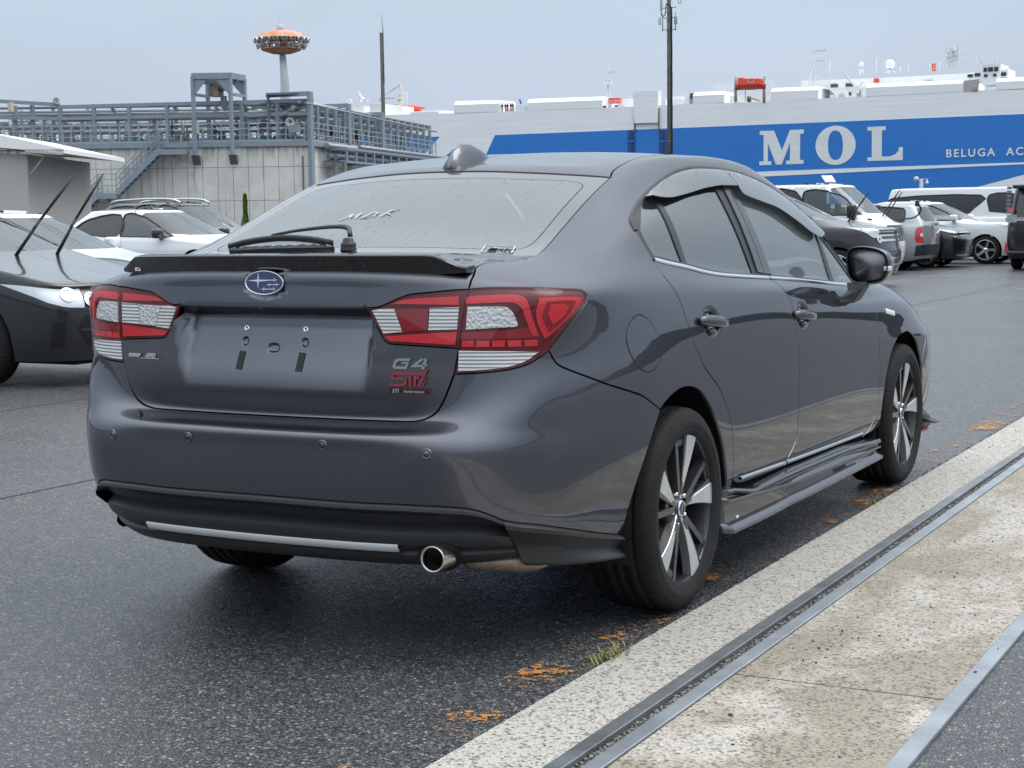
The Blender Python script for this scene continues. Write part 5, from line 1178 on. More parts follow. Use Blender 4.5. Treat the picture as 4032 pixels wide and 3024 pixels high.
# ---------------------------------------------------------------- car carrier ship, hull along the quay at y = 320
YS = 320.
HP = lambda px, py, dy=0.: on_plane(px, py, YS+dy)
def hull_mat(name, color):
    m = mat(name, color, .5); nt, b, N, L = nodes(m); tc = N('ShaderNodeTexCoord').outputs['Object']
    mp = N('ShaderNodeMapping'); mp.inputs['Scale'].default_value = (.05,.05,.9); L(tc, mp.inputs[0]); n1 = noise(N, L, mp.outputs[0], 1.6, 6, .7)
    L(mixc(N, L, mrange(N, L, n1, .35, .62), tuple(c*.93 for c in color), color), b.inputs['Base Color'])
    bp = N('ShaderNodeBump'); bp.inputs['Strength'].default_value = .35; bp.inputs['Distance'].default_value = .12; L(n1, bp.inputs['Height']); L(bp.outputs[0], b.inputs['Normal']); return m
HWH = hull_mat('hull_white', (.90,.91,.92)); HBL = hull_mat('hull_blue', (.022,.20,.62)); SWH = mat('ship_white', (.82,.83,.83), .5, var=(.6,.4,(.72,.73,.73)))
SGR = mat('ship_grey', (.45,.46,.47), .6); SDK = mat('ship_dark', (.05,.055,.06), .5); SRED = mat('ship_orange_red', (.72,.07,.035), .5); STREAK = mat('ship_streak', (.20,.16,.13), .8)
BLUED = mat('recess_shadow_blue', (.02,.07,.24), .6)  # hull blue darkened: shadow of the recesses painted into the colour
ship = thing('car_carrier_ship', 'huge white and blue car carrier ship with big white lettering berthed behind the car park', 'ship', (-120,YS+16,-2))
SO = Vector(ship.location)
def sb(name, mb, m, parent=None):
    o = mb.build(name, m, None); me = o.data; me.transform(Matrix.Translation(-SO)); o.parent = parent or ship; return o
def facade(name, pts, y0, y1, m, parent=None):
    """a solid cut to the outline pts (photo pixels on the hull plane), from y0 to y1 relative to the hull side"""
    P = [HP(*q) for q in pts]; n = len(P); p = MB()
    p.add([(q.x, YS+y0, q.z) for q in P]+[(q.x, YS+y1, q.z) for q in P], [tuple(range(n)), tuple(range(2*n-1,n-1,-1))]+[(i,n+i,n+(i+1)%n,(i+1)%n) for i in range(n)])
    return sb(name, p, m, parent)
z_low = -2
topl = [(1000,457),(1547,452.7),(1972,440),(2060,436),(2372,425),(2680,411),(2728,409),(3000,402),(3222,389),(3340,383),(3409,380),(3800,361),(4032,349),(4700,318)]
base_pts = [(4700,1100),(1000,1100)]
facade('hull', topl+base_pts, 0, 30, HWH)
# bow flare at the far right, turned under
facade('hull_band', [(1949,532),(2344,517),(3300,479),(4032,448.7),(4700,420),(4700,652),(4032,686),(3846,735),(3500,790),(3000,900),(1780,900),(1917,603)], -.06, .5, HBL)
fl = [HP(4700,652),HP(4032,686),HP(3846,735),HP(3500,790),HP(3000,900)]
p = MB(); p.loft([[(q.x,YS-.06,q.z) for q in fl],[(q.x,YS+6,q.z-7) for q in fl]], closed=False, caps=False, smooth=False); sb('bow_flare', p, HBL)
facade('hull_band', [(1731.5,538),(1705,568),(1640,640),(1300,660),(1100,660),(1100,552)], -.06, .5, HBL)
facade('hull_chevron', [(1788,585),(1815,603),(1800,660),(1700,668)], -.06, .5, HBL)
facade('hull_stripe', [(2700,689),(3032,674.6),(3500,657),(4032,639.3),(4700,614),(4700,620),(4032,646.6),(3500,671),(3032,694),(2700,714)], -.13, .3, HWH)
k3 = lambda pts: [(2344+a*.43219, b*.43219) for a, b in pts]; k4 = lambda pts: [(3100+a*.4219, b*.4219) for a, b in pts]
LET = hull_mat('letter_white', (.82,.83,.83))
facade('letter', k3([(1500,1195),(1630,1190),(1702,1370),(1775,1185),(1902,1180),(1900,1218),(1868,1220),(1866,1458),(1900,1458),(1898,1492),(1740,1497),(1740,1465),(1775,1462),(1776,1300),(1700,1500),(1648,1500),(1575,1305),(1573,1470),(1605,1468),(1605,1502),(1497,1506),(1497,1470),(1535,1470),(1535,1230),(1500,1230)]), -.13, .3, LET)
def letter_O():
    n = 48; p = MB(); out = k4([(452+187*cos(2*pi*i/n), 1356-6*cos(2*pi*i/n)+183*sin(2*pi*i/n)) for i in range(n)])
    se = lambda t: (abs(cos(t))**.8*(1 if cos(t) > 0 else -1), abs(sin(t))**.9*(1 if sin(t) > 0 else -1))
    inn = k4([(451+70*se(2*pi*i/n)[0], 1356+137*se(2*pi*i/n)[1]) for i in range(n)])
    A = [HP(*q) for q in out]; B = [HP(*q) for q in inn]
    p.loft([[(q.x,YS+.3,q.z) for q in A],[(q.x,YS-.13,q.z) for q in A],[(q.x,YS-.13,q.z) for q in B],[(q.x,YS+.3,q.z) for q in B]], caps=False, smooth=False); sb('letter', p, LET)
letter_O()
facade('letter', k4([(750,1186),(920,1178),(918,1215),(885,1217),(882,1462),(960,1460),(1010,1440),(1040,1405),(1044,1375),(1080,1373),(1078,1494),(748,1503),(750,1470),(790,1468),(790,1218),(750,1220)]), -.13, .3, LET)
a = HP(3726,622.5); b = HP(3935,613)
o = text_mesh('BELUGA  ACE', 2.12, .05, Matrix.Translation((a.x-.1,YS-.14,a.z+.80)) @ Matrix.Rotation(pi/2,4,'X'), LET, 'name_lettering', None, align='LEFT', bold=.04, space=1.30)
o.data.transform(Matrix.Translation(-SO)); o.parent = ship
# raised bulwarks with sloped bright caps
def bulwark(x0, x1, t0, t1, b0, b1, lo0, lo1):
    facade('bulwark', [(x0,b0),(x1,b1),(x1,lo1),(x0,lo0)], 0, 8, HWH)
    q = [HP(x0,b0),HP(x1,b1)]; h = [HP(x0,t0).z-q[0].z, HP(x1,t1).z-q[1].z]
    p = MB(); p.add([(q[0].x,YS,q[0].z),(q[1].x,YS,q[1].z),(q[1].x,YS+h[1]*1.2,q[1].z+h[1]),(q[0].x,YS+h[0]*1.2,q[0].z+h[0]),(q[0].x,YS+8,q[0].z+h[0]),(q[1].x,YS+8,q[1].z+h[1]),(q[0].x,YS+8,q[0].z),(q[1].x,YS+8,q[1].z)],[(0,1,2,3),(3,2,5,4),(4,5,7,6),(1,7,5,2),(6,0,3,4)]); sb('bulwark_cap', p, mat('cap_white',(.93,.94,.94),.35))
for a in ((1787,1963,398,393,413,407,447,441),(2075,2371,389,379,405,394,436,426),(2728,2850,362,358,377,372,410,404),(3035,3221,346,339,361,354,400,390),(3409,3792,330,313,345,328,381,362),(3922,4300,307,291,323,305,356,340)): bulwark(*a)
facade('vent_trunk', [(2498,362),(2597,358),(2594,483),(2504,486)], -.8, 1, HWH)
for x0, x1 in ((2472,2503),(2595,2627)):
    facade('recess_shadow', [(x0,514),(x1,513),(x1,606),(x0,607)], -.10, .1, BLUED); facade('recess_beam', [(x0+2,555),(x0+28,554),(x0+28,559),(x0+2,560)], -.35, .1, HBL); facade('recess_post', [(x0+12,514),(x0+17,514),(x0+17,606),(x0+12,606)], -.3, .1, BLUED)
for x in (2501,2596): facade('edge_streak', [(x-1,425),(x+1,425),(x+1,520),(x-1,520)], -.5, 0, STREAK)  # thin dark strips along both edges of the vent trunk
def rail(p, x0, y0, x1, y1, dy, h=1.1, n=10, r=.03):
    A, B = HP(x0,y0,dy), HP(x1,y1,dy)
    for k in (.35,.7,1.): p.tube([A+Vector((0,0,h*k)), B+Vector((0,0,h*k))], r, 4)
    for i in range(n+1): q = A.lerp(B,i/n); p.tube([q, q+Vector((0,0,h))], r, 4)
p = MB(); rail(p, 2620,405,2735,398, 2, 1.2); rail(p, 2800,366,3045,350, 5, 1.6, 14); rail(p,2240,424,2500,412,2,1.1); sb('deck_rail', p, SWH)
# upper works, left to right
f_ = facade('funnel', [(1354,409),(1463,400),(1464,405),(1445,414),(1445,462),(1354,462)], 12, 24, SRED)
def fpipe(x, yb, yt, w):
    q = HP(x,yb,18); t = HP(x,yt,18); r = w*.049/2*1.0; h = t.z-q.z; p = MB()
    p.loft([[(q.x+r*cos(a),YS+18+r*sin(a),q.z) for a in np.linspace(0,2*pi,13)[:-1]],[(q.x+r*cos(a),YS+18+r*sin(a),q.z+h*.32) for a in np.linspace(0,2*pi,13)[:-1]],[(q.x-r*.6+r*1.05*cos(a),YS+18+r*1.05*sin(a),q.z+h*(.62-.36*cos(a))) for a in np.linspace(0,2*pi,13)[:-1]]]); sb('exhaust_horn', p, mat('horn_steel',(.62,.64,.65),.35,metal=.8), f_)
fpipe(1427,400,354,26); fpipe(1384,405,383,15); fpipe(1372,406,390,12); fpipe(1450,402,388,10)
facade('deck_house', [(1371,417),(1414,415),(1414,462),(1371,462)], 2, 8, SWH); facade('deck_house', [(1447,411),(1507,409),(1505,462),(1447,462)], 1, 8, SWH); facade('deck_house', [(1530,418),(1549,414),(1551,462),(1530,462)], 4, 9, SWH)
facade('deck_house', [(1550,440),(1700,432),(1728,432),(1728,455),(1550,458)], 3, 8, SWH); facade('deck_gallery', [(1590,441),(1698,437),(1698,445),(1590,449)], 2.9, 5, mat('gallery_shade',(.45,.44,.40),.8))
p = MB()
def MP(x, y, dy=10): return HP(x, y, dy)
p.tube([MP(1575,462),MP(1575,390)], [.62,.55], 10); p.tube([MP(1575,390),MP(1577,350),MP(1578,332)], [.55,.35,.1], 8); p.bar(MP(1561,388),MP(1583,386),1.6,.6); crane = sb('deck_crane', p, mat('crane_cream',(.72,.70,.64),.6,var=(.8,.7,(.50,.36,.22))))
p = MB(); p.tube([MP(1497,388),MP(1562,386)], .14, 5); p.tube([MP(1497,388),MP(1578,330)], .06, 4); p.tube([MP(1500,384),MP(1576,336)], .06, 4); p.box(tuple(MP(1494,399)),tuple(MP(1500,386)+Vector((0,.6,0)))); sb('crane_jib', p, mat('crane_line',(.35,.36,.36),.6), crane)
p = MB()
for x in (1588,1603): p.tube([MP(x,436),MP(x,358)], .07, 4)
for y in range(362,436,9): p.tube([MP(1588,y),MP(1603,y)], .05, 4)
sb('ladder_tower', p, SWH)
def lattice_mast(x, yb, yt, spread, arms=(), dish=False, platform=True):
    p = MB(); q = MP(x,yb,8); t = MP(x,yt,8)
    p.tube([q,t], [.14,.07], 6)
    for s_ in (-1,1): p.tube([q+Vector((s_*spread,0,0)), q.lerp(t,.55)], .09, 5); p.tube([q+Vector((0,s_*spread,0)), q.lerp(t,.55)], .09, 5)
    if platform: c_ = q.lerp(t,.55); p.lathe([(0,0),(.9,.1),(1.3,.7),(1.2,.75)], 10, Matrix.Translation(c_))
    for fr, l in arms: c_ = q.lerp(t,fr); p.bar(c_, c_+Vector((l,0,.1)), .16, .3); p.box(tuple(c_+Vector((l-.2,-.15,-.1))), tuple(c_+Vector((l+.2,.15,.4))))
    return sb('signal_mast', p, mat('mast_grey',(.60,.62,.63),.5))
lattice_mast(2394,424,252,1.1,((.80,1.5),))
for x0, x1 in ((2374,2388),(2396,2416)): facade('raft_stack', [(x0,383),(x1,382),(x1,404),(x0,405)], 3, 5, SRED)
facade('deck_house', [(2416,384),(2497,381),(2497,420),(2435,422),(2416,404)], 4, 8, SWH); facade('deck_tank', [(2462,372),(2496,371),(2496,388),(2462,389)], 6, 9, mat('pale_blue_tank',(.50,.66,.74),.5))
for x0,x1,y0,y1 in ((2374,2386,416,424),(2420,2432,414,421)): facade('door_opening', [(x0,y0),(x1,y0),(x1,y1),(x0,y1)], -.05, .2, SDK)
facade('deck_house', [(2598,384),(2630,380),(2630,418),(2600,420)], 3, 8, SWH)
p = MB(); 
for i in range(3): q = HP(2665+i*9,397,2); p.lathe([(0,-.8),(.75,-.8),(.75,.8),(0,.8)], 10, Matrix.Translation(q))
sb('life_raft_canister', p, SWH)
facade('deck_house', [(2700,378),(2728,376),(2728,410),(2700,411)], 2, 6, mat('shade_grey',(.30,.31,.30),.7)); facade('hatch_dark', [(2706,366),(2722,365),(2722,384),(2706,385)], 1.5, 3, SDK)
lattice_mast(3200,352,197,3.4,((.96,2.6),(.70,2.4),(.42,2.2)),platform=False)
p = MB(); p.tube([MP(3262,330,9),MP(3268,240,9)], .07, 4); sb('whip_aerial', p, SWH)
facade('upper_house', [(3100,306),(3470,292),(3760,276),(3790,272),(3790,330),(3400,345),(3100,358)], 9, 20, SWH)
for x0,x1,y0,y1 in ((3220,3248,320,333),(3280,3309,317,330)): facade('louvre', [(x0,y0),(x1,y0-.6),(x1,y1-.6),(x0,y1)], 8.7, 9.5, SDK)
facade('upper_house', [(3221,344),(3408,336),(3408,384),(3340,384),(3286,384),(3250,350)], 3, 9, SWH)
for x0,x1,y0,y1,m in ((3286,3308,366,384,SGR),(3326,3335,360,372,SDK),(3358,3373,351,381,mat('door_olive',(.35,.34,.28),.7)),(3404,3408,356,368,SRED)): facade('deck_opening', [(x0,y0),(x1,y0),(x1,y1),(x0,y1)], 2.8, 3.2, m)
p = MB(); p.bar(MP(3318,282,2),MP(3376,352,2),.28,.30); p.bar(MP(3376,356,2),MP(3398,320,2),.22,.25); p.lathe([(.35,-.5),(.35,.9)],8,Matrix.Translation(MP(3376,356,2))); sb('davit', p, SWH)
def dome(x, yb, yt, r):
    p = MB(); q = MP(x,yb,14); t = MP(x,yt,14)
    p.lathe([(r*sin(a),r-r*cos(a)) for a in np.linspace(.5,pi,9)], 14, Matrix.Translation(t-Vector((0,0,2*r))))
    for a in (0,2.1,4.2): p.tube([q+Vector((r*1.1*cos(a),r*1.1*sin(a),0)), t-Vector((0,0,1.9*r))], .12, 5)
    sb('radar_dome', p, SWH)
dome(3391,293,243,.55); dome(3505,288,234,1.0)
facade('bridge', [(3860,251),(3932,247),(3928,302),(3932,330),(3858,332)], 2, 10, SWH); facade('bridge_wing', [(3780,286),(3862,276),(3860,310),(3785,320)], 5, 10, SWH); facade('bridge_wing', [(3925,272),(3958,266),(3956,298),(3926,302)], 3, 10, SWH)
for x0,x1,y0,y1,dy in ((3864,3878,264,280,1.9),(3882,3902,262,279,1.9),(3906,3922,261,278,1.9),(3866,3880,290,301,1.9),(3902,3915,288,299,1.9),(3788,3808,286,298,4.8),(3816,3838,281,294,4.8),(3930,3950,281,295,2.8)): facade('bridge_window', [(x0,y0),(x1,y0-1),(x1,y1-1),(x0,y1)], dy, dy+.3, mat('bridge_glass',(.03,.035,.04),.1))
facade('anchor_bay', [(3794,318),(3856,312),(3850,361),(3794,362)], -.05, .3, mat('bay_shade',(.42,.42,.40),.7)); facade('bay_gear', [(3832,342),(3848,341),(3850,354),(3832,355)], -.3, .2, mat('gear_pink',(.6,.30,.25),.6))
p = MB()
for x, yb, yt in ((3735,278,190),(3758,276,183)):
    q, t = MP(x,yb,10), MP(x,yt,10); p.tube([q,t], [.4,.15], 6); p.tube([q+Vector((-1.3,0,0)),q.lerp(t,.7)], .12, 5); p.tube([q+Vector((1.3,0,0)),q.lerp(t,.7)], .12, 5)
    for k in (.45,.62,.8): c_ = q.lerp(t,k); p.box(tuple(c_+Vector((-.8,-.4,0))),tuple(c_+Vector((.8,.4,.15)))); p.box(tuple(c_+Vector((.5,-.2,.2))),tuple(c_+Vector((.9,.2,.9))))
p.bar(MP(3724,197,10),MP(3752,187,10),.2,.3)
q = MP(3804,268,10); t = MP(3804,214,10); p.tube([q,t],.18,6); p.bar(MP(3788,216,10),MP(3826,210,10),.25,.3); p.bar(MP(3790,240,10),MP(3822,240,10),.5,.15); p.tube([MP(3786,266,10),MP(3792,242,10)],.1,4); p.tube([MP(3822,266,10),MP(3820,242,10)],.1,4)
p.tube([MP(3845,270,10),MP(3845,228,10)],.08,4); p.tube([MP(3863,252,6),MP(3861,222,6)],.15,5); p.box(tuple(MP(3855,228,6)),tuple(MP(3866,218,6)+Vector((0,.8,0)))); p.tube([MP(3925,248,6),MP(3927,214,6)],.1,4); p.tube([MP(3908,248,6),MP(3908,226,6)],.08,4)
sb('radar_mast', p, mat('mast_grey',(.60,.62,.63),.5))
p = MB(); 
for x in (3672,3682): p.bar(MP(x,280,12),MP(x,250,12),.2,.2)
for y in (253,262,271,279): p.bar(MP(3672,y,12),MP(3682,y,12),.2,.2)
sb('red_frame', p, SRED)
p = MB(); p.tube([MP(3450,286,12),MP(3452,230,12)],.07,4); p.tube([MP(3575,284,12),MP(3577,252,12)],.07,4); p.tube([MP(3543,286,12),MP(3546,262,12)],.07,4); p.tube([MP(3700,280,12),MP(3700,246,12)],.07,4); p.tube([MP(3660,282,12),MP(3660,252,12)],.06,4); sb('whip_aerial', p, SWH)
p = MB(); q = MP(3450,317,8.6); p.box((q.x-.5,q.y,q.z-.4),(q.x+.5,q.y+.3,q.z+.4)); sb('fire_box', p, SRED)
facade('house_window', [(3600,303),(3628,301),(3628,317),(3600,319)], 8.7, 9.2, SGR)
# the lifeboat hanging between its davits
q0 = HP(2895,352,-.5); LB = thing('lifeboat', 'enclosed orange red lifeboat hanging from davits on the ship side', 'lifeboat', (q0.x,YS-.5,q0.z))
def lbp(x, y): v = HP(x, y, -.5)-q0; return v
rings = []
for t, w in ((0,.3),(.06,.75),(.25,1.15),(.6,1.2),(.9,.9),(1,.35)):
    a = lbp(2895+120*t, 333-3*t); b = lbp(2895+120*t, 355-5*t-4*abs(t-.5)); rings.append([(a.x,-w,a.z),(a.x,-w*.55,b.z+.5),(a.x,0,b.z-.1),(a.x,w*.55,b.z+.5),(a.x,w,a.z)])
p = MB(); p.loft(rings); hullo = p.build('boat_hull', SRED, LB)
rings = []
for x, yt, w in ((2907,312,.5),(2912,305,.9),(2930,305,.95),(2934,309,1.0),(2990,308,1.0),(3000,310,.9),(3006,328,.5)):
    a = lbp(x, 333); b = lbp(x, yt); rings.append([(a.x,-w,a.z),(a.x,-w*.85,b.z-.15),(a.x,-w*.4,b.z),(a.x,w*.4,b.z),(a.x,w*.85,b.z-.15),(a.x,w,a.z)])
p = MB(); p.loft(rings, smooth=False); p.build('canopy', SRED, LB)
p = MB(); a = lbp(2952,311); b = lbp(2975,326); 
for x0,x1,z0,z1 in ((a.x,b.x,a.z-.08,a.z),(a.x,b.x,b.z,b.z+.08),(a.x,a.x+.08,b.z,a.z),(b.x-.08,b.x,b.z,a.z)): p.box((x0,-1.02,z0),(x1,-.9,z1))
p.build('hatch_frame', SWH, LB)
p = MB()
for x in (2897,3009):
    p.tube([HP(x,402,0),HP(x-1,330,-.2),HP(x+2,298,-.6)], [.35,.3,.3], 6)
p.bar(HP(2948,384,0),HP(2995,398,.5),.25,.3); p.bar(HP(2935,398,.4),HP(2935,356,-.3),.15,.15); sb('boat_davit', p, mat('davit_grey',(.55,.55,.53),.6,var=(2,.6,(.38,.33,.27))))
p = MB()
for x, y, w, h, m in ((2950,392,5,8,0),): q = HP(x,y,.5); p.box((q.x-.35,q.y-.3,q.z-.5),(q.x+.35,q.y+.3,q.z+.6))
sb('deck_winch', p, mat('winch_green',(.03,.12,.07),.6))
facade('boat_bay', [(2850,372),(3035,362),(3035,401),(2850,405)], 4, 4.3, mat('bay_white',(.72,.74,.74),.6))
# crew at the rail, small and far off: one figure copied with small changes of pose
def crew(x, y, lean, label, col):
    q = HP(x,y,1.0); t = thing('person', label, 'person', (q.x,q.y,q.z), 0, 'crew at the ship rail')
    def body(pts, edges, rad, name, m):
        me = bpy.data.meshes.new(name); me.from_pydata(pts, edges, []); o = link(name, me, t); o.modifiers.new('skin','SKIN'); o.modifiers.new('sub','SUBSURF').levels = 1
        for i, r in enumerate(rad): me.skin_vertices[0].data[i].radius = (r, r)
        me.skin_vertices[0].data[0].use_root = True; me.materials.append(m); return o
    b_ = body([(0,0,.92),(0,-.02,1.2),(0,-.04-lean*.2,1.42),(0,-.06-lean*.3,1.58),(0,-.07-lean*.35,1.68),(.11,0,.86),(.12,0,.48),(.12,0,.05),(.12,-.14,.04),(-.11,0,.86),(-.12,0,.48),(-.12,0,.05),(-.12,-.14,.04),(.21,-.04-lean*.2,1.40),(.26,-.05,1.14),(.20,-.30,1.05),(-.21,-.04-lean*.2,1.40),(-.26,-.05,1.14),(-.20,-.30,1.05)],
        [(0,1),(1,2),(2,3),(3,4),(0,5),(5,6),(6,7),(7,8),(0,9),(9,10),(10,11),(11,12),(2,13),(13,14),(14,15),(2,16),(16,17),(17,18)],
        [.16,.16,.17,.07,.10,.10,.075,.05,.045,.10,.075,.05,.045,.08,.055,.04,.08,.055,.04], 'body', col)
    p = MB(); p.lathe([(0,.0),(.09,.02),(.12,.10),(.11,.18),(.07,.23),(0,.25)], 12, Matrix.Translation((0,-.07-lean*.35,1.60))); p.build('helmet', mat('crew_helmet',(.03,.03,.032),.4), t)
    return t
CREW = mat('crew_dark_cloth', (.02,.021,.024), .8)
crew(1978,440,.1,'dark clothed person apart at the left end of the crew at the ship rail',CREW); crew(1991,440,.3,'second dark clothed person from the left along the ship rail',CREW)
crew(1999,439,.2,'middle one of the dark clothed persons leaning at the ship rail',CREW); crew(2012,438,.0,'tall dark clothed person second from the right at the ship rail',CREW); crew(2020,438,.15,'dark clothed person at the right end of the crew at the ship rail',CREW)
p = MB()
for x in (1977,1992,2000,2008,2013,2022): 
    a = HP(x-2.5,440,.1); b = HP(x+2.5,428,.1); p.box((a.x,YS+.1,a.z),(b.x,YS+.25,b.z))
sb('rail_panel', p, mat('faded_red',(.72,.32,.28),.6)); 
p = MB(); rail(p, 1966,441,2074,436, .4, 1.1, 9); sb('deck_rail', p, SGR)
p = MB(); q = HP(2056,438,2); t = HP(2054,398,2); p.tube([q,t],.06,4); sb('flag_staff', p, SGR)
p = MB(); a = HP(2043,390,2); b = HP(2049,410,2); p.add([(a.x,YS+2,a.z),(a.x+.35,YS+2.1,a.z-.1),(b.x+.3,YS+2.1,b.z),(b.x-.1,YS+2,b.z+.1)],[(0,1,2,3)]); tag(p.build('flag', mat('flag_blue',(.05,.08,.28),.8)), 'small blue flag hanging beside the crew on the ship', 'flag')
facade('deck_gear', [(2054,420),(2074,419),(2075,436),(2054,437)], 1.5, 3, SGR)
# quay edge and water between quay and hull
p = MB(); sheet(p, -1500, 1500, 306.5, 1800, -1.4); tag(p.build('water', mat('sea_water',(.03,.05,.055),.12)), kind='structure')
p = MB(); p.box((-700,306,-1.5),(300,307,.25)); tag(p.build('quay_edge', mat('quay_concrete',(.35,.34,.32),.85)), kind='structure')
# ---------------------------------------------------------------- tank wall with pipe rack above it
def tank_concrete():
    m = mat('tank_concrete', (.68,.66,.60), .85); nt, b, N, L = nodes(m); tc = N('ShaderNodeTexCoord').outputs['Object']
    n1 = noise(N, L, tc, .8, 6, .65); mp = N('ShaderNodeMapping'); mp.inputs['Scale'].default_value = (1.6,1.6,.10); L(tc, mp.inputs[0]); n2 = noise(N, L, mp.outputs[0], 1.1, 5, .7)
    c = mixc(N, L, mrange(N, L, n1, .3, .7), (.60,.585,.54), (.78,.76,.70))
    c = mixc(N, L, math_(N, L, 'MULTIPLY', mrange(N, L, n2, .56, .70), .75), c, (.30,.23,.15))
    n3 = noise(N, L, tc, 2.6, 7, .75); c = mixc(N, L, math_(N, L, 'MULTIPLY', mrange(N, L, n3, .63, .70), .8), c, (.13,.115,.10))
    sp = N('ShaderNodeSeparateXYZ'); L(tc, sp.inputs[0]); top = mrange(N, L, sp.outputs[2], 4.7, 5.6); n4 = math_(N, L, 'MULTIPLY', mrange(N, L, noise(N, L, mp.outputs[0], 2.2, 5, .7), .42, .6), top)
    c = mixc(N, L, math_(N, L, 'MULTIPLY', n4, .75), c, (.17,.13,.09)); L(c, b.inputs['Base Color'])
    bp = N('ShaderNodeBump'); bp.inputs['Strength'].default_value = .4; bp.inputs['Distance'].default_value = .03; L(n3, bp.inputs['Height']); L(bp.outputs[0], b.inputs['Normal']); return m
TCON = tank_concrete()
STG = mat('painted_steel_grey', (.27,.32,.37), .5, var=(1.5,.5,(.20,.24,.28))); STD = mat('painted_steel_dark', (.15,.18,.21), .55); PIPE = mat('pipe_silver', (.36,.385,.40), .42, metal=.4, var=(1.2,.6,(.24,.26,.27))); GRN = mat('valve_green', (.025,.16,.10), .5); CREAMB = mat('junction_box_cream', (.60,.55,.38), .6)
A0 = Vector((-66.63,67.14,0)); A1 = Vector((-52.23,74.74,0)); A2 = Vector((-59.10,100.66,0))
dl = (A1-A0).normalized(); dr = (A2-A1).normalized(); nl = Vector((dl.y,-dl.x,0)); nr_ = Vector((-dr.y,dr.x,0))*-1
if nl.y > 0: nl = -nl
if nr_.x < 0: nr_ = -nr_
WZ = 5.62
LF = lambda s, off=0., z=0.: A1-dl*s+nl*off+Vector((0,0,z))      # along the left face from the corner, off = towards the viewer
RF = lambda s, off=0., z=0.: A1+dr*s+nr_*off+Vector((0,0,z))
tank = thing('concrete_tank', 'long stained concrete tank wall under the grey pipe rack on the left', 'tank wall', (A1.x,A1.y,0)); TO = Vector(tank.location)
def put(o, par, off):
    o.data.transform(Matrix.Translation(-off)); o.parent = par; return o
bw = [0.]; 
while bw[-1] < 30: bw.append(bw[-1]+1.02)
# cast panels, joints recessed between them: three lifts high
for k in range(0, 27):
    for z0, z1 in ((0,2.5),(2.5,4.42),(4.42,WZ)):
        w = .88; s0 = k*.88
        p = MB(); off = RND.uniform(0,.012); g_ = .012
        a, b_ = LF(s0+g_), LF(s0+w-g_); q = [a, b_]
        v = []
        for zz in (z0+g_, z1-g_):
            for pt in (a, b_): v += [pt+nl*off+Vector((0,0,zz)), pt-nl*.4+Vector((0,0,zz))]
        p.add(v, [(0,4,6,2),(0,2,3,1),(4,5,7,6),(0,1,5,4),(2,6,7,3)]); put(p.build('cast_panel', TCON), tank, TO)
for k in range(0, 14):
    for z0, z1 in ((0,4.42),(4.42,WZ)):
        s0 = k*2.04; p = MB(); a, b_ = RF(s0+.012), RF(s0+2.03); v = []
        for zz in (z0+.012, z1-.012):
            for pt in (a, b_): v += [pt+Vector((0,0,zz)), pt-nr_*.4+Vector((0,0,zz))]
        p.add(v, [(0,4,6,2),(0,2,3,1),(4,5,7,6),(0,1,5,4),(2,6,7,3)]); put(p.build('cast_panel', TCON), tank, TO)
p = MB(); 
for a, b_ in ((LF(0,-.05),LF(30,-.05)),(RF(0,-.05),RF(28,-.05))): p.add([a, b_, b_+Vector((0,0,WZ-.02)), a+Vector((0,0,WZ-.02))], [(0,1,2,3)])
put(p.build('tank_core', mat('joint_dark',(.16,.15,.135),.9)), tank, TO)
rack = thing('pipe_rack', 'grey steel pipe rack with railings and green valves on top of the concrete tank', 'pipe rack', (A1.x,A1.y,WZ)); RO = Vector(rack.location)
def rput(o): return put(o, rack, RO)
# deck edge beams and inner deck
p = MB(); p.bar(LF(-.2,.10,WZ+.12), LF(30,.10,WZ+.12), .12,.30); p.bar(RF(-.1,.12,WZ+.12), RF(28,.12,WZ+.12), .12,.30); rput(p.build('deck_beam', STG))
c4 = [LF(0,0,WZ+.04), LF(30,0,WZ+.04), LF(30,-14,WZ+.04), RF(28,0,WZ+.04)]; p = MB(); p.add(c4, [(0,1,2,3)]); rput(p.build('deck', mat('deck_grey',(.30,.31,.31),.8)))
def railing(F, s0, s1, off, z, step=1.0, h=1.1):
    p = MB(); n = int(round(abs(s1-s0)/step))
    for k in range(n+1): s = s0+(s1-s0)*k/n; p.bar(F(s,off,z), F(s,off,z+h), .055)
    for k in (.38,.72,1.): p.bar(F(s0,off,z+h*k), F(s1,off,z+h*k), .05)
    p.bar(F(s0,off,z+.07), F(s1,off,z+.07), .02,.14)
    return rput(p.build('railing', mat('rail_pale',(.34,.39,.43),.5)))
railing(LF, .2, 6.6, .12, WZ+.22, .55); railing(LF, 8.1, 23.6, .12, WZ+.22, .55); railing(RF, .3, 27, .14, WZ+.22, .95)
# bents: columns and cross beams, several rows deep
def column(F, s, off, z0, z1, w=.22, m=STG): p = MB(); p.bar(F(s,off,z0), F(s,off,z1), w, w*.8); p.bar(F(s,off,z0), F(s,off,z0+.05), w*1.8,w*1.8); return rput(p.build('column', m))
cols = [.05,1.75,3.9,5.6,8.15,9.9,12.0,13.6,15.1,16.0,17.3]
def zt_l(s): return 2.62-.005*s
for s in (1.8,3.87,8.2,10.4,12.45,14.4,16.0,17.0,19.5,22.): column(LF, s, -.5, WZ, WZ+zt_l(s))
for s in (2.9,6.9,9.2,11.3,13.4,15.6): column(LF, s, -1.6, WZ, WZ+1.75, .18)
for r_, (off, zt) in enumerate(((-3.6,2.45),(-5.6,2.1),(-8,2.5),(-10.5,2.0))):
    for k in range(11): column(LF, .6+1.9*k+RND.uniform(-.4,.4), off, WZ, WZ+zt+RND.uniform(-.15,.15), .17, STG if k % 2 else STD)
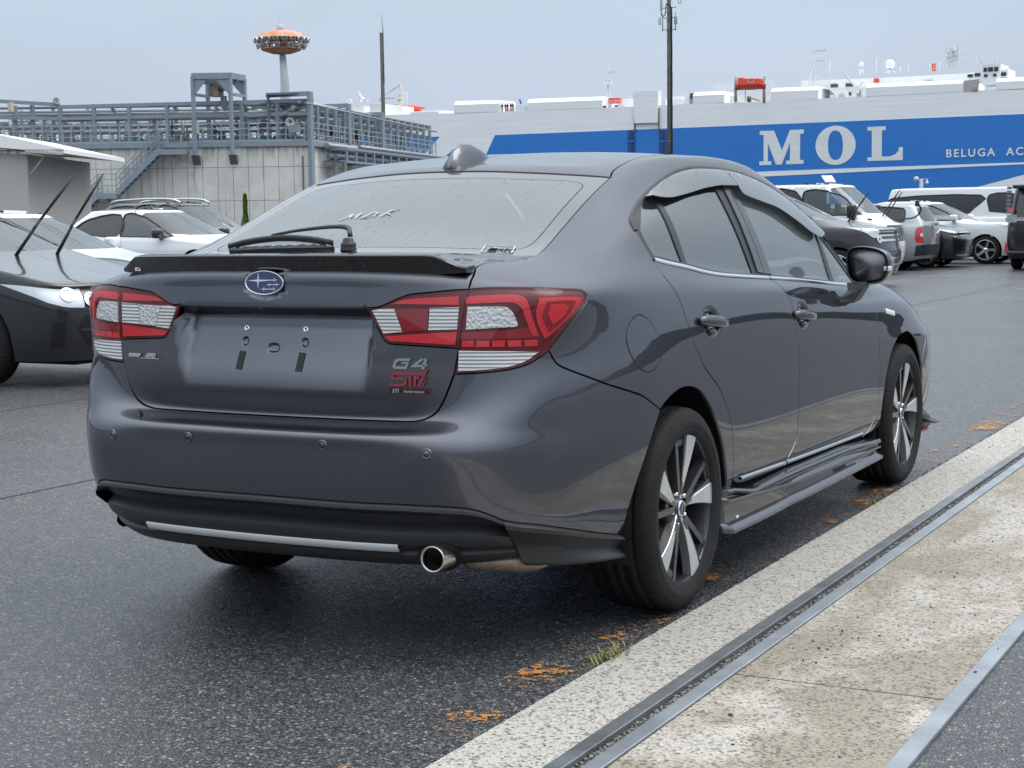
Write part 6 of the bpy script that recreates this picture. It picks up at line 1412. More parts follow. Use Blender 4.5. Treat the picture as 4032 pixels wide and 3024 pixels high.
p = MB(); p.bar(LF(-.3,-.5,WZ+2.60), LF(14.6,-.5,WZ+2.42), .16,.20); p.bar(LF(-.3,-.52,WZ+1.85), LF(15.5,-.52,WZ+1.75), .18,.20); rput(p.build('long_beam', STG))
p = MB(); p.bar(LF(14.4,-.5,WZ+2.55), LF(23,.8,WZ+3.1), .18,.20); p.bar(LF(14.5,-.5,WZ+1.75), LF(23,.6,WZ+2.0), .18,.2); rput(p.build('long_beam', STG))
pp = MB()
for off, z, r in ((-.75,2.42,.09),(-1.0,1.98,.12),(-1.4,1.72,.10),(-2.1,1.35,.12),(-2.6,1.05,.09),(-3.4,2.3,.11),(-3.9,1.6,.14),(-5.2,1.2,.16),(-6.5,1.9,.12),(-8.2,1.5,.15),(-9.8,2.2,.14),(-11,1.0,.16)):
    a, b_ = RND.uniform(-.3,1.2), RND.uniform(14,22); pp = MB(); pp.tube([LF(a,off,WZ+z), LF(b_,off,WZ+z)], r, 8); rput(pp.build('pipe', PIPE if RND.random() < .7 else STD))
for k in range(17):     # cross beams front to back
    s = .6+k*1.2; p = MB(); p.bar(LF(s,-.4,WZ+RND.choice((1.1,1.5,1.75,2.3))), LF(s,-11,WZ+RND.choice((1.1,1.5,1.75,2.3))), .10,.14); rput(p.build('cross_beam', STG if k % 3 else STD))
for k in range(70):     # risers with valves
    s = RND.uniform(.6,21); off = RND.uniform(-10,-.9); h = RND.uniform(1.0,2.2); p = MB(); p.tube([LF(s,off,WZ), LF(s,off,WZ+h)], RND.uniform(.035,.09), 6)
    if k % 2: p.lathe([(.0,-.06),(.12,-.06),(.12,.06),(.0,.06)], 8, Matrix.Translation(LF(s,off,WZ+h*.55)))
    o = rput(p.build('riser_pipe', PIPE if k % 3 else STD))
    if k % 3 == 0:
        p = MB(); z = WZ+RND.uniform(.7,1.3); p.lathe([(.05,-.22),(.13,-.16),(.13,.0),(.06,.06),(.05,.2),(.16,.21),(.16,.26),(0,.26)], 8, Matrix.Translation(LF(s,off+.1,z))); rput(p.build('valve', GRN))
for k in range(20):
    s = RND.uniform(.8,20); p = MB(); z = WZ+RND.uniform(.25,.5); p.lathe([(.0,-.18),(.16,-.16),(.16,.16),(.0,.18)], 8, Matrix.Translation(LF(s,-RND.uniform(.5,3),z)) @ Matrix.Rotation(pi/2,4,'Y')); rput(p.build('pump_body', GRN if k % 2 else STD))
for s, z in ((6.4,1.0),(17.0,2.4)): p = MB(); c_ = LF(s,.3,WZ+z); p.box(tuple(c_-Vector((.13,.12,.26))), tuple(c_+Vector((.13,.12,.26)))); rput(p.build('junction_box', CREAMB))
# right face: receding bents with crossheads
for k in range(17):
    s = .7+k*1.63; h = 2.5
    column(RF, s, -.25, WZ, WZ+h, .20); column(RF, s, -1.7, WZ, WZ+h-.2, .17, STD)
    p = MB(); p.bar(RF(s,-.2,WZ+h-.2), RF(s,-5.5,WZ+h-.2), .16,.18); p.bar(RF(s,-.2,WZ+1.7), RF(s,-5,WZ+1.7), .12,.14); rput(p.build('cross_beam', STG))
for s, h in ((.0,3.05),(6.9,2.80),(13.8,2.68)):
    column(RF, s, .16, 0 if s == 0 else WZ-1.0, WZ+h, .30); p = MB(); p.bar(RF(s,.16,WZ+h-.1), RF(s+.3,-2.6,WZ+h-.1), .22,.26); rput(p.build('portal_beam', STG))
p = MB(); p.tube([RF(-.8,.22,WZ+2.35), RF(27,.22,WZ+2.05)], .06, 6); rput(p.build('handrail_pipe', PIPE))
for off, z, r in ((-.5,2.5,.10),(-.9,2.2,.13),(-1.4,1.9,.11),(-2.2,2.4,.16),(-3.,1.5,.15),(-3.8,2.2,.14),(-1.1,.6,.14)): pp = MB(); pp.tube([RF(0,off,WZ+z), RF(27.5,off,WZ+z)], r, 8); rput(pp.build('pipe', PIPE))
for k in range(44):
    s = RND.uniform(.6,27); off = -RND.uniform(.3,4); p = MB(); p.tube([RF(s,off,WZ), RF(s,off,WZ+RND.uniform(1,2.2))], RND.uniform(.05,.13), 6); rput(p.build('riser_pipe', (PIPE,STD,STD)[k % 3]))
for k in range(9): s = RND.uniform(3,26); p = MB(); c_ = RF(s,-1.2,WZ+RND.uniform(1.0,1.5)); p.lathe([(0,-.2),(.26,-.18),(.26,.18),(0,.2)], 10, Matrix.Translation(c_) @ Matrix.Rotation(1.2,4,'X')); rput(p.build('valve_body', mat('rack_black',(.03,.032,.035),.6)))
# pipe shelf hung outside the right face
for k in range(14):
    s = 2.4+k*1.75; p = MB(); p.bar(RF(s,.1,WZ-.15), RF(s,1.5,WZ-.15), .10,.12); p.bar(RF(s,.1,WZ-.85), RF(s,1.5,WZ-.85), .10,.12); p.bar(RF(s,1.5,WZ-.1), RF(s,1.5,WZ-.95), .12,.12); rput(p.build('pipe_bracket', STG))
p = MB(); p.bar(RF(2.2,1.55,WZ-.15), RF(26,1.55,WZ-.15), .10,.14); p.bar(RF(2.2,1.55,WZ-.90), RF(26,1.55,WZ-.90), .10,.14); rput(p.build('shelf_rail', STG))
for off, z, r, s0 in ((.45,.05,.16,1.9),(.95,-.62,.17,2.0),(.5,-.62,.17,2.0),(1.25,.08,.13,5.6)): pp = MB(); pp.tube([RF(s0,off,WZ+z), RF(26,off,WZ+z)], r, 10); rput(pp.build('shelf_pipe', PIPE if z > -.3 else STD))
for s, off in ((3.1,.55),(3.6,.95),(9.5,.9),(15,.9)):
    a = RF(s,off,WZ-.62); pp = MB(); pp.tube([RF(s-.3,off,WZ-.62), RF(s-.08,off,WZ-.68), RF(s,off,WZ-.95), RF(s,off,.0)], .14, 8); rput(pp.build('down_pipe', mat('galvanised_pipe',(.45,.50,.52),.35,metal=.5)))
pp = MB(); pp.tube([RF(1.0,-.1,2.6), RF(1.0,.45,2.6), RF(1.05,.6,2.5), RF(1.1,.62,2.2), RF(1.1,.62,.0)], .17, 8); rput(pp.build('elbow_pipe', PIPE)); pp = MB(); pp.tube([RF(1.2,-.1,1.7), RF(1.2,.4,1.65), RF(1.25,.5,1.3), RF(1.25,.5,0)], .15, 8); rput(pp.build('elbow_pipe', PIPE))
p = MB(); p.bar(LF(.35,.06,0), LF(.35,.06,WZ-.6), .07); rput(p.build('conduit', STD))
p = MB(); c_ = LF(1.0,.25,WZ+1.32); p.lathe([(.03,-.42),(.06,-.30),(.08,-.15),(.16,-.03),(.28,.02),(.26,.02),(.10,-.06)], 14, frame(c_,(1,0,0),(.35,-.9,-.2))); horn = rput(p.build('horn_speaker', mat('horn_cream',(.62,.60,.52),.5)))
p = MB(); c_ = LF(.75,.2,WZ+.95); p.box(tuple(c_-Vector((.32,.15,.22))), tuple(c_+Vector((.32,.15,.22)))); rput(p.build('control_box', STG))
p = MB(); p.bar(LF(2.4,-.5,WZ+2.95), LF(-.1,-.5,WZ+3.0), .9,.10); p.bar(LF(2.3,-.3,WZ), LF(2.3,-.3,WZ+2.9), .12); rput(p.build('canopy', STD))
p = MB(); c_ = LF(14.6,-.4,WZ+2.75); p.lathe([(.0,-.16),(.16,-.12),(.18,.1),(.2,.16)], 10, frame(c_,(1,0,0),(.7,-.4,.1))); p.bar(c_-Vector((.35,0,.25)), c_-Vector((.05,0,.05)), .10); rput(p.build('floodlight', mat('lamp_white',(.80,.80,.78),.5)))
# hoist frame
hoist = thing('hoist_frame', 'tall grey steel gantry frame with a brown chain hoist standing over the pipe rack', 'hoist', LF(5.1,.3,WZ-.8)); HO = Vector(hoist.location)
def hput(o): return put(o, hoist, HO)
for s, off, z0 in ((6.46,.55,-.5),(4.32,.55,-.5),(5.93,-1.2,0),(3.79,-1.2,0)):
    p = MB(); p.bar(LF(s,off,WZ+z0), LF(s,off,WZ+3.95), .20,.18); hput(p.build('leg', STG))
for s0, o0, s1, o1 in ((6.46,.55,4.32,.55),(5.93,-1.2,3.79,-1.2),(6.46,.55,5.93,-1.2),(4.32,.55,3.79,-1.2)):
    p = MB(); p.bar(LF(s0,o0,WZ+3.98), LF(s1,o1,WZ+3.98), .20,.34); hput(p.build('top_beam', STG))
for s, o0, s1, o1 in ((6.46,.55,5.93,-1.2),(4.32,.55,3.79,-1.2)): p = MB(); p.bar(LF(s,o0,WZ+2.95), LF(s1,o1,WZ+2.95), .14,.16); hput(p.build('tie_beam', STG))
for s, off, d in ((6.46,.55,-1),(4.32,.55,1),(5.93,-1.2,-1),(3.79,-1.2,1)):
    p = MB(); a = LF(s+d*.12,off,WZ+3.82); b_ = LF(s+d*.85,off,WZ+3.82); c_ = LF(s+d*.12,off,WZ+2.95); n_ = nl*.03; p.add([a+n_,b_+n_,c_+n_,a-n_,b_-n_,c_-n_], [(0,1,2),(5,4,3),(0,3,4,1),(1,4,5,2),(2,5,3,0)]); hput(p.build('gusset', STG))
for s in (6.46,4.32): p = MB(); p.add([LF(s+.22,.60,WZ-.5),LF(s-.22,.60,WZ-.5),LF(s-.22,0,WZ-1.05),LF(s+.22,0,WZ-1.05),LF(s+.22,0,WZ-.5),LF(s-.22,0,WZ-.5)], [(0,1,2,3),(0,3,4),(1,5,2),(0,4,5,1)]); hput(p.build('foot_bracket', STD))
p = MB(); p.bar(LF(6.2,-.2,WZ+3.72), LF(4.0,-.2,WZ+3.72), .20,.26); hput(p.build('runway_beam', STD))
HBR = mat('hoist_brown', (.16,.09,.06), .6, var=(3,.7,(.40,.36,.30)))
p = MB(); c_ = LF(4.95,-.2,WZ+3.28); p.box(tuple(c_-Vector((.62,.25,.42))), tuple(c_+Vector((-.05,.25,.40)))); p.lathe([(0,-.35),(.26,-.33),(.26,.33),(0,.35)], 12, frame(c_+Vector((.25,0,.15)),(1,0,0),(.4,-.9,0))); hput(p.build('hoist_motor', HBR))
p = MB(); c_ = LF(4.85,-.2,WZ+2.5); p.box(tuple(c_-Vector((.14,.12,.28))), tuple(c_+Vector((.14,.12,.40)))); p.tube([c_+Vector((0,0,-.2)), LF(4.9,-.3,WZ+.3)], .02, 4); hput(p.build('hook_block', STD))
# stairs down the wall
stair = thing('steel_staircase', 'grey steel staircase climbing the concrete tank wall to its railed top', 'staircase', LF(9.6,.9,0)); SO2 = Vector(stair.location)
def sput(o): return put(o, stair, SO2)
def flight(s0, z0, s1, z1):
    for off in (.25,1.2):
        p = MB(); p.bar(LF(s0,off,z0), LF(s1,off,z1), (.06),.30, up=(0,0,1)); sput(p.build('stringer', STG))
    n = int(round((z1-z0)/.235)); 
    for k in range(n):
        t = (k+.5)/n; s = s0+(s1-s0)*t; z = z0+(z1-z0)*t; p = MB(); a = LF(s+.13,.25,z-.02); b_ = LF(s-.13,.25,z-.02); v = [LF(s+.14,.25,z-.03),LF(s-.14,.25,z-.03),LF(s-.14,1.2,z-.03),LF(s+.14,1.2,z-.03)]
        p.add(v+[q+Vector((0,0,.045)) for q in v], [(0,1,2,3),(7,6,5,4),(0,4,5,1),(1,5,6,2),(2,6,7,3),(3,7,4,0)]); sput(p.build('tread', STD))
    for off in (.25,1.2):
        p = MB()
        for hh in (.45,.78,1.1): p.bar(LF(s0,off,z0+hh), LF(s1,off,z1+hh), .04)
        for k in range(6): t = k/5; p.bar(LF(s0+(s1-s0)*t,off,z0+(z1-z0)*t), LF(s0+(s1-s0)*t,off,z0+(z1-z0)*t+1.1), .04)
        sput(p.build('handrail', STG))
flight(10.9,3.0,8.35,5.45); flight(14.9,.05,11.94,2.98)
for s0, s1, z in ((6.86,8.35,5.45),(10.9,11.94,3.0)):
    p = MB(); v = [LF(s0,.2,z),LF(s1,.2,z),LF(s1,1.25,z),LF(s0,1.25,z)]; p.add(v+[q-Vector((0,0,.30)) for q in v], [(3,2,1,0),(4,5,6,7),(0,1,5,4),(1,2,6,5),(2,3,7,6),(3,0,4,7)]); sput(p.build('landing', STG)); p = MB(); p.bar(LF((s0+s1)/2,.9,z-.3), LF((s0+s1)/2,.9,z-.9 if z > 4 else 0), .16); sput(p.build('landing_post', STG))
p = MB()
for hh in (.45,.78,1.1): p.bar(LF(6.86,1.2,5.45+hh), LF(8.35,1.2,5.45+hh), .04); p.bar(LF(10.9,1.2,3.0+hh), LF(11.94,1.2,3.0+hh), .04)
sput(p.build('handrail', STG))
# ---------------------------------------------------------------- masts, tower, shed, small things
TB = at(1137,880,230); TB.z = 0; tower = thing('floodlight_tower', 'tall white mast carrying a rusty orange saucer ring of floodlights', 'light tower', TB)
def tz(y): return at(1137,y,230).z
sx_ = 230/6476.58
p = MB(); p.tube([(0,0,0),(0,0,tz(330)),(-.3,0,tz(210))], [1.1,.62,.42], 16); p.build('mast', mat('tower_white',(.62,.64,.65),.7,var=(.5,.8,(.40,.43,.47))), tower)
ORG = mat('tower_orange', (.62,.22,.09), .7, var=(.6,.8,(.62,.48,.40)))
Z0 = tz(160); p = MB(); p.lathe([(.4,Z0-tz(160)+tz(130)),(1.9,tz(131)),(2.9,tz(139)),(3.55,tz(158)),(3.6,tz(161)),(3.4,tz(161)),(.4,tz(150))], 28, Matrix.Translation((-.4,0,0))); p.build('saucer_roof', ORG, tower)
p = MB(); p.lathe([(.5,tz(204)),(2.75,tz(202)),(2.8,tz(199)),(2.6,tz(206)),(1.4,tz(217)),(.5,tz(218))], 28, Matrix.Translation((-.4,0,0))); p.build('saucer_floor', ORG, tower)
p = MB(); 
for k in range(18):
    a = 2*pi*k/18; c_, s_ = cos(a), sin(a); p.bar((3.3*c_-.4,3.3*s_,tz(161)),(2.7*c_-.4,2.7*s_,tz(200)),.10); 
for r, y in ((3.3,168),(3.05,182)):
    p.tube([(r*cos(2*pi*k/24)-.4,r*sin(2*pi*k/24),tz(y)) for k in range(24)], .07, 5, closed=True)
p.build('saucer_cage', ORG, tower)
p = MB(); p.lathe([(.9,tz(203)),(.9,tz(150))], 12, Matrix.Translation((-.4,0,0))); p.build('saucer_core', mat('core_grey',(.45,.44,.42),.8), tower)
p = MB(); p.lathe([(0,tz(102)),(.48,tz(102)),(.48,tz(133)),(0,tz(133))], 12, Matrix.Translation((-.55,0,0))); p.tube([(-.6,0,tz(102)),(-.75,0,tz(52))], .03, 4); p.build('mast_head', mat('tower_white',(.6,.6,.6),.7), tower)
LMP = mat('lamp_body', (.80,.81,.82), .5); LMG = mat('lamp_glass_dark', (.22,.23,.25), .1)
def tower_lamp(a, r, y):
    c_ = Vector((r*cos(a)-.4, r*sin(a), tz(y))); M = frame(c_, (-sin(a),cos(a),0), (cos(a),sin(a),-.45)); p = MB(); p.lathe([(0,-.30),(.20,-.28),(.36,.0),(.38,.12),(.34,.12)], 12, M); o = p.build('floodlamp', LMP, tower)
    p = MB(); p.lathe([(0,.09),(.35,.09)], 12, M); p.build('lamp_face', LMG, o)
for k in range(20): tower_lamp(2*pi*k/20+.1, 3.75, 167)
for k in range(0,24): 
    if k % 2: tower_lamp(2*pi*k/24+.2, 3.35, 190)
PB = at(1521,880,150); PB.z = 0; pole = thing('concrete_pole', 'dark slim pole with a lightning rod rising behind the pipe rack end', 'pole', PB)
h = at(1517,137,150).z; p = MB(); p.tube([(0,0,0),(-.09,0,h)], [.20,.165], 10); p.build('shaft', mat('pole_dark',(.085,.08,.075),.8,var=(.8,.6,(.16,.15,.14))), pole)
p = MB(); h2 = at(1522,65,150).z; p.tube([(.16,-.1,h*.75),(.16,-.1,h),(.03,-.1,h2)], [.05,.05,.02], 5); p.tube([(-.02,-.1,h*.8),(.16,-.1,h*.8)], .03, 4); p.tube([(-.05,-.1,h-.5),(.14,-.1,h-.5)], .03, 4); p.build('lightning_rod', mat('rod_grey',(.2,.21,.22),.5), pole)
MB_ = at(2638,870,120); MB_.z = 0; mast = thing('phone_mast', 'dark concrete mast with phone antennas and cables rising behind the sedan roof', 'mast', MB_)
def mz(y): return at(2638,y,120).z
MC = mat('mast_concrete', (.10,.10,.09), .85, var=(1.2,.7,(.18,.175,.15)))
p = MB(); p.tube([(0,0,0),(0,0,mz(300)),(0,0,mz(-400))], [.20,.165,.13], 14); p.build('shaft', MC, mast)
for y in (8,60,90,128,170,233,285,330,390,480,555): p = MB(); p.lathe([(.19,-.03),(.19,.03)], 14, Matrix.Translation((0,0,mz(y)))); p.build('band', mat('band_grey',(.16,.165,.16),.6), mast)
p = MB(); 
for dx in (.19,.235,.27): p.tube([(dx+.01*sin(z*3),-.1,z) for z in np.linspace(0,mz(40),24)], .024, 5)
p.build('cable_run', mat('cable_black',(.010,.010,.011),.6), mast)
u_ = 120/6476.58
def ant(x0, x1, y0, y1, m): 
    p = MB(); cx = ((x0+x1)/2-2637)*u_; w = (x1-x0)*u_; p.rbox((cx-w/2,-.08,mz(y1)),(cx+w/2,.06,mz(y0)),.03); return p.build('antenna_panel', m, mast)
AP = mat('antenna_grey', (.50,.56,.60), .5); ant(2600,2609,-130,50,AP); ant(2594,2603,75,104,AP); ant(2659,2671,76,106,mat('antenna_green',(.28,.36,.34),.5)); ant(2672,2682,-60,8,AP)
p = MB()
for y in (41,80,125):
    for s_ in (-1,1): p.bar((0,0,mz(y)),(s_*.55,0,mz(y)),.05)
for s_ in (-1,1): p.tube([(s_*.5,0,mz(60)),(s_*.5,0,mz(130))], .035, 6)
p.build('antenna_bracket', mat('bracket_grey',(.22,.24,.25),.5), mast)
p = MB(); p.tube(crom([(-.58,-.05,mz(50)),(-.57,-.05,mz(66)),(-.42,-.05,mz(73)),(-.26,-.05,mz(62)),(-.2,-.05,mz(30)),(0,-.2,mz(27)),(.2,-.1,mz(40))],5), .035, 5); p.tube(crom([(.75,-.05,mz(8)),(.75,-.05,mz(24)),(.9,-.05,mz(28)),(.98,-.05,mz(10))],5), .02, 4); p.build('cable_loop', mat('cable_black',(.01,.01,.011),.6), mast)
# shed at the left edge
SB = at(100,890,60); shed = thing('fabric_shed', 'pale grey fabric shed with a white sloping roof edge at the far left', 'shed', (SB.x,SB.y,0)); 
q = lambda px, py, d=60: at(px,py,d)-Vector((SB.x,SB.y,0))
FAB = mat('shed_fabric', (.40,.39,.36), .8, var=(.5,.5,(.46,.45,.43)))
back = Vector((-.465,.885,0))*9
a, b_, c_, d_ = q(-60,600), q(107,607), q(118,990), q(-60,990); p = MB(); p.add([a,b_,c_,d_]+[v+back for v in (a,b_,c_,d_)], [(0,1,2,3),(1,5,6,2),(0,4,5,1)]); p.build('wall', FAB, shed)
a, b_, c_, d_ = q(-60,518), q(262,588), q(264,605), q(-60,577); e_ = Vector((.465,-.885,0))*.4; p = MB(); p.add([v+e_ for v in (a,b_,c_,d_)]+[v+back for v in (a,b_,c_,d_)], [(0,1,2,3),(0,4,5,1),(3,2,6,7),(1,5,6,2)]); p.build('roof', mat('shed_roof_white',(.80,.80,.78),.6), shed)
a, b_, c_ = q(110,603), q(262,607), q(262,633); p = MB(); p.add([q(110,590)+e_,q(262,590)+e_,q(262,612)+e_,q(112,602)+e_], [(0,1,2,3)]); p.add([q(112,602)+e_,q(248,608)+e_,q(262,632),q(250,630)], [(0,1,2,3)]); p.build('eave_flap', FAB, shed)
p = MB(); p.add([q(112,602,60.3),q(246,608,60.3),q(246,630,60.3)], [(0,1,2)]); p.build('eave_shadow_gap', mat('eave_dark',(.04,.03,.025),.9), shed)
p = MB(); p.tube([q(180,607),q(118,690)], .025, 5); p.build('brace', mat('brace_pale',(.6,.6,.58),.6), shed)
# conifer
KB = at(968,900,85); KB.z = 0; con = thing('conifer', 'small bright green clipped conifer in front of the concrete tank', 'tree', KB)
p = MB(); p.tube([(0,0,0),(0,0,1.8)], [.06,.03], 6); p.build('trunk', mat('bark',(.09,.06,.04),.9), con)
p = MB(); H_ = 2.72
for k in range(1500):
    t = RND.random()**.8; z = .25+(H_-.3)*t; rmax = .33*(1-t)**.55*(.72+.28*sin(7*t+RND.random())); a = RND.uniform(0,6.283); r = rmax*RND.random()**.35
    c_ = Vector((r*cos(a),r*sin(a),z)); d = Vector((cos(a)*.5,sin(a)*.5,1)).normalized()*RND.uniform(.06,.13); s_ = d.cross(Vector((cos(a+1),sin(a+1),.2))).normalized()*RND.uniform(.018,.035); p.add([c_-s_,c_+s_,c_+d+s_*.3,c_+d-s_*.3], [(0,1,2,3)])
p.build('crown', mat('conifer_green',(.16,.26,.03),.7,var=(9,.9,(.05,.10,.012))), con)
# solar panel and globe lamp post behind the vans
SPB = at(3262,870,60); SPB.z = 0; sol = thing('solar_panel_post', 'small tilted solar panel on a thin post above the white van roof', 'solar panel', SPB); uu = 60/6476.58
z = at(3262,705,60).z; p = MB(); p.tube([(-.02,0,0),(-.02,0,z)], .04, 6); p.box((-.1,-.06,z-.3),(.1,.06,z-.12)); p.build('post', SGR, sol)
p = MB(); p.add([(-.24,-.12,z+.13),(.06,.2,z+.13),(.24,.1,z-.10),(-.05,-.25,z-.10)], [(0,1,2,3)]); p.add([(-.24,-.12,z+.10),(.06,.2,z+.10),(.24,.1,z-.13),(-.05,-.25,z-.13)], [(3,2,1,0)]); p.build('panel', mat('solar_face',(.45,.50,.55),.2,coat=1.), sol)
GB = at(3626,870,70); GB.z = 0; gp = thing('camera_post', 'grey post with a round mirror globe and a hanging dome camera behind the cars', 'camera post', GB); z = at(3626,705,70).z; uu = 70/6476.58
p = MB(); p.tube([(0,0,0),(0,0,z)], .085, 10); p.box((.0,-.02,z-.02),(.28,.02,z+.02)); p.build('post', SGR, gp)
p = MB(); p.lathe([(.11*sin(a),-.11*cos(a)) for a in np.linspace(0,pi,12)], 18, Matrix.Translation((-.20,-.05,z+.0))); p.build('globe', mat('globe_pale',(.55,.53,.48),.3,coat=.6), gp)
p = MB(); p.lathe([(.0,-.09),(.05,-.07),(.072,-.02),(.07,.02),(.03,.04),(.025,.14)], 12, Matrix.Translation((.24,0,z-.15))); p.build('dome_camera', mat('camera_white',(.8,.8,.8),.4), gp)
# far low skyline opposite the ship, seen only in reflections
p = MB(); key = crom([(70,345),(330,330),(420,60),(330,-260),(60,-420),(-300,-430),(-560,-220),(-620,80),(-560,260)], 14); pts = []
for k, (x, y) in enumerate(key): pts.append((x, y, 8+6*abs(sin(k*.23))+3*abs(sin(k*.71+1))+3*RND.random()))
n_ = len(pts); p.add([(x,y,-1) for x,y,z in pts]+[(x,y,z) for x,y,z in pts]+[(x*1.12,y*1.12,z) for x,y,z in pts], [(i,i+1,n_+i+1,n_+i) for i in range(n_-1)]+[(n_+i,n_+i+1,2*n_+i+1,2*n_+i) for i in range(n_-1)])
tag(p.build('wooded_hills', mat('hill_green',(.035,.05,.03),.9,var=(.05,.8,(.06,.07,.05)))), kind='structure')
# ---------------------------------------------------------------- other parked cars
class CarShell(Shell):
    pass
def car_cage(L, W, belt, roof, hoodz, cowlz, cowl, header, tail, wr, hood0=None, zb=.20, taper=.0, rgl=None, fr=1., tailz=None):
    """rings of a plain car body, nose at y = 0, tail at y = -L"""
    hf = hood0 or hoodz-.10; rows = []
    def row(yr, yf, w, zr, zs0, zs1, zf, cr=.40, cf=.75):
        ysr = yr+cr; ysf = yf-cf*fr; pts = [(0,yr,zr),(.45*w,yr+.015,zr),(.80*w,yr+.055,zr),(.95*w,yr+.15,zr*.7+zs0*.3)]
        ys = np.linspace(ysr, ysf, 8)
        for k, y in enumerate(ys): t = k/7; pts.append((w*(1-taper*max(0,.5-t)), y, zs0+(zs1-zs0)*t))
        pts += [(.95*w,yf-.32*fr,zf*.6+zs1*.4),(.80*w,yf-.13*fr,zf),(.45*w,yf-.03*fr,zf),(0,yf,zf)]
        rows.append(ring(pts))
    tz_ = tailz or belt
    row(-L+.06, -.07, W-.06, zb+.05, zb, zb, zb)
    row(-L+.01, -.02, W-.015, .36, .34, .34, .34); row(-L, 0, W, .56, .54, .54, .52); row(-L, -.01, W+.002, .70, .70, .70, .66)
    row(-L+.005, -.07, W-.004, belt-.16, belt-.14, belt-.16, hf); row(-L+.01, -.17, W-.03, tz_-.03, belt-.02, belt-.05, hoodz)
    yc = -cowl
    row(-L+.03, yc, W-.055, tz_+.04, belt+.045, cowlz, cowlz+.03, .40, .42)
    yr8 = -L+tail; rm = -L+.03+(tail-.03)*.55
    row(rm, (yc-header)/2, (W-.055+wr+.03)/2+.012, (tz_+roof)/2, (belt+roof-.08)/2, (cowlz+roof-.08)/2, (cowlz+roof)/2, .36, .40)
    row(yr8, -header, wr+.03, roof-.085, roof-.10, roof-.10, roof-.07, .32, .34)
    row(yr8+.07, -header-.10, wr-.03, roof-.035, roof-.030, roof-.030, roof-.03, .28, .26)
    a, b = yr8+.25, -header-.45
    row(a, b, wr*.55, roof-.008, roof-.006, roof-.006, roof-.008, .22, .2)
    n = len(rows[0]); rows.append(ring([(0, a+.1+(b-a-.2)*k/(n-1), roof) for k in range(n)]))
    return np.stack(rows)

def mini_wheel(r, w, style, par, x, y, z, sgn):
    e = empty('wheel', parent=par); e.matrix_local = Matrix(((0,0,sgn,x),(sgn,0,0,y),(0,1,0,z),(0,0,0,1)))
    p = MB(); ri = r*.70; p.lathe([(ri,-w/2),(ri+.02,-w/2),(r-.03,-w/2),(r,-w/2+.03),(r,w/2-.03),(r-.03,w/2),(ri+.02,w/2),(ri,w/2-.01)], 28); p.build('tyre', RUBBER, e)
    p = MB(); p.lathe([(ri,-w/2),(ri-.01,w/2-.03),(ri+.006,w/2-.004),(ri-.008,w/2-.012)], 28); p.build('rim', ALLOY if style else SGR, e)
    p = MB(); p.lathe([(0,.0),(ri-.01,.0)], 20); p.build('wheel_back', INNER, e)
    p = MB(); n = style or 9
    for k in range(n):
        a = 2*pi*k/n; d = Vector((cos(a),sin(a),0)); p.bar(d*.03+Vector((0,0,w/2-.045)), d*(ri-.005)+Vector((0,0,w/2-.022)), .055 if style else .05, .03)
    p.lathe([(0,w/2-.02),(.06,w/2-.03),(.07,w/2-.07)], 14); p.build('spokes', ALLOY if style else mat('hubcap_silver',(.55,.56,.57),.35,metal=.5), e)
    return e

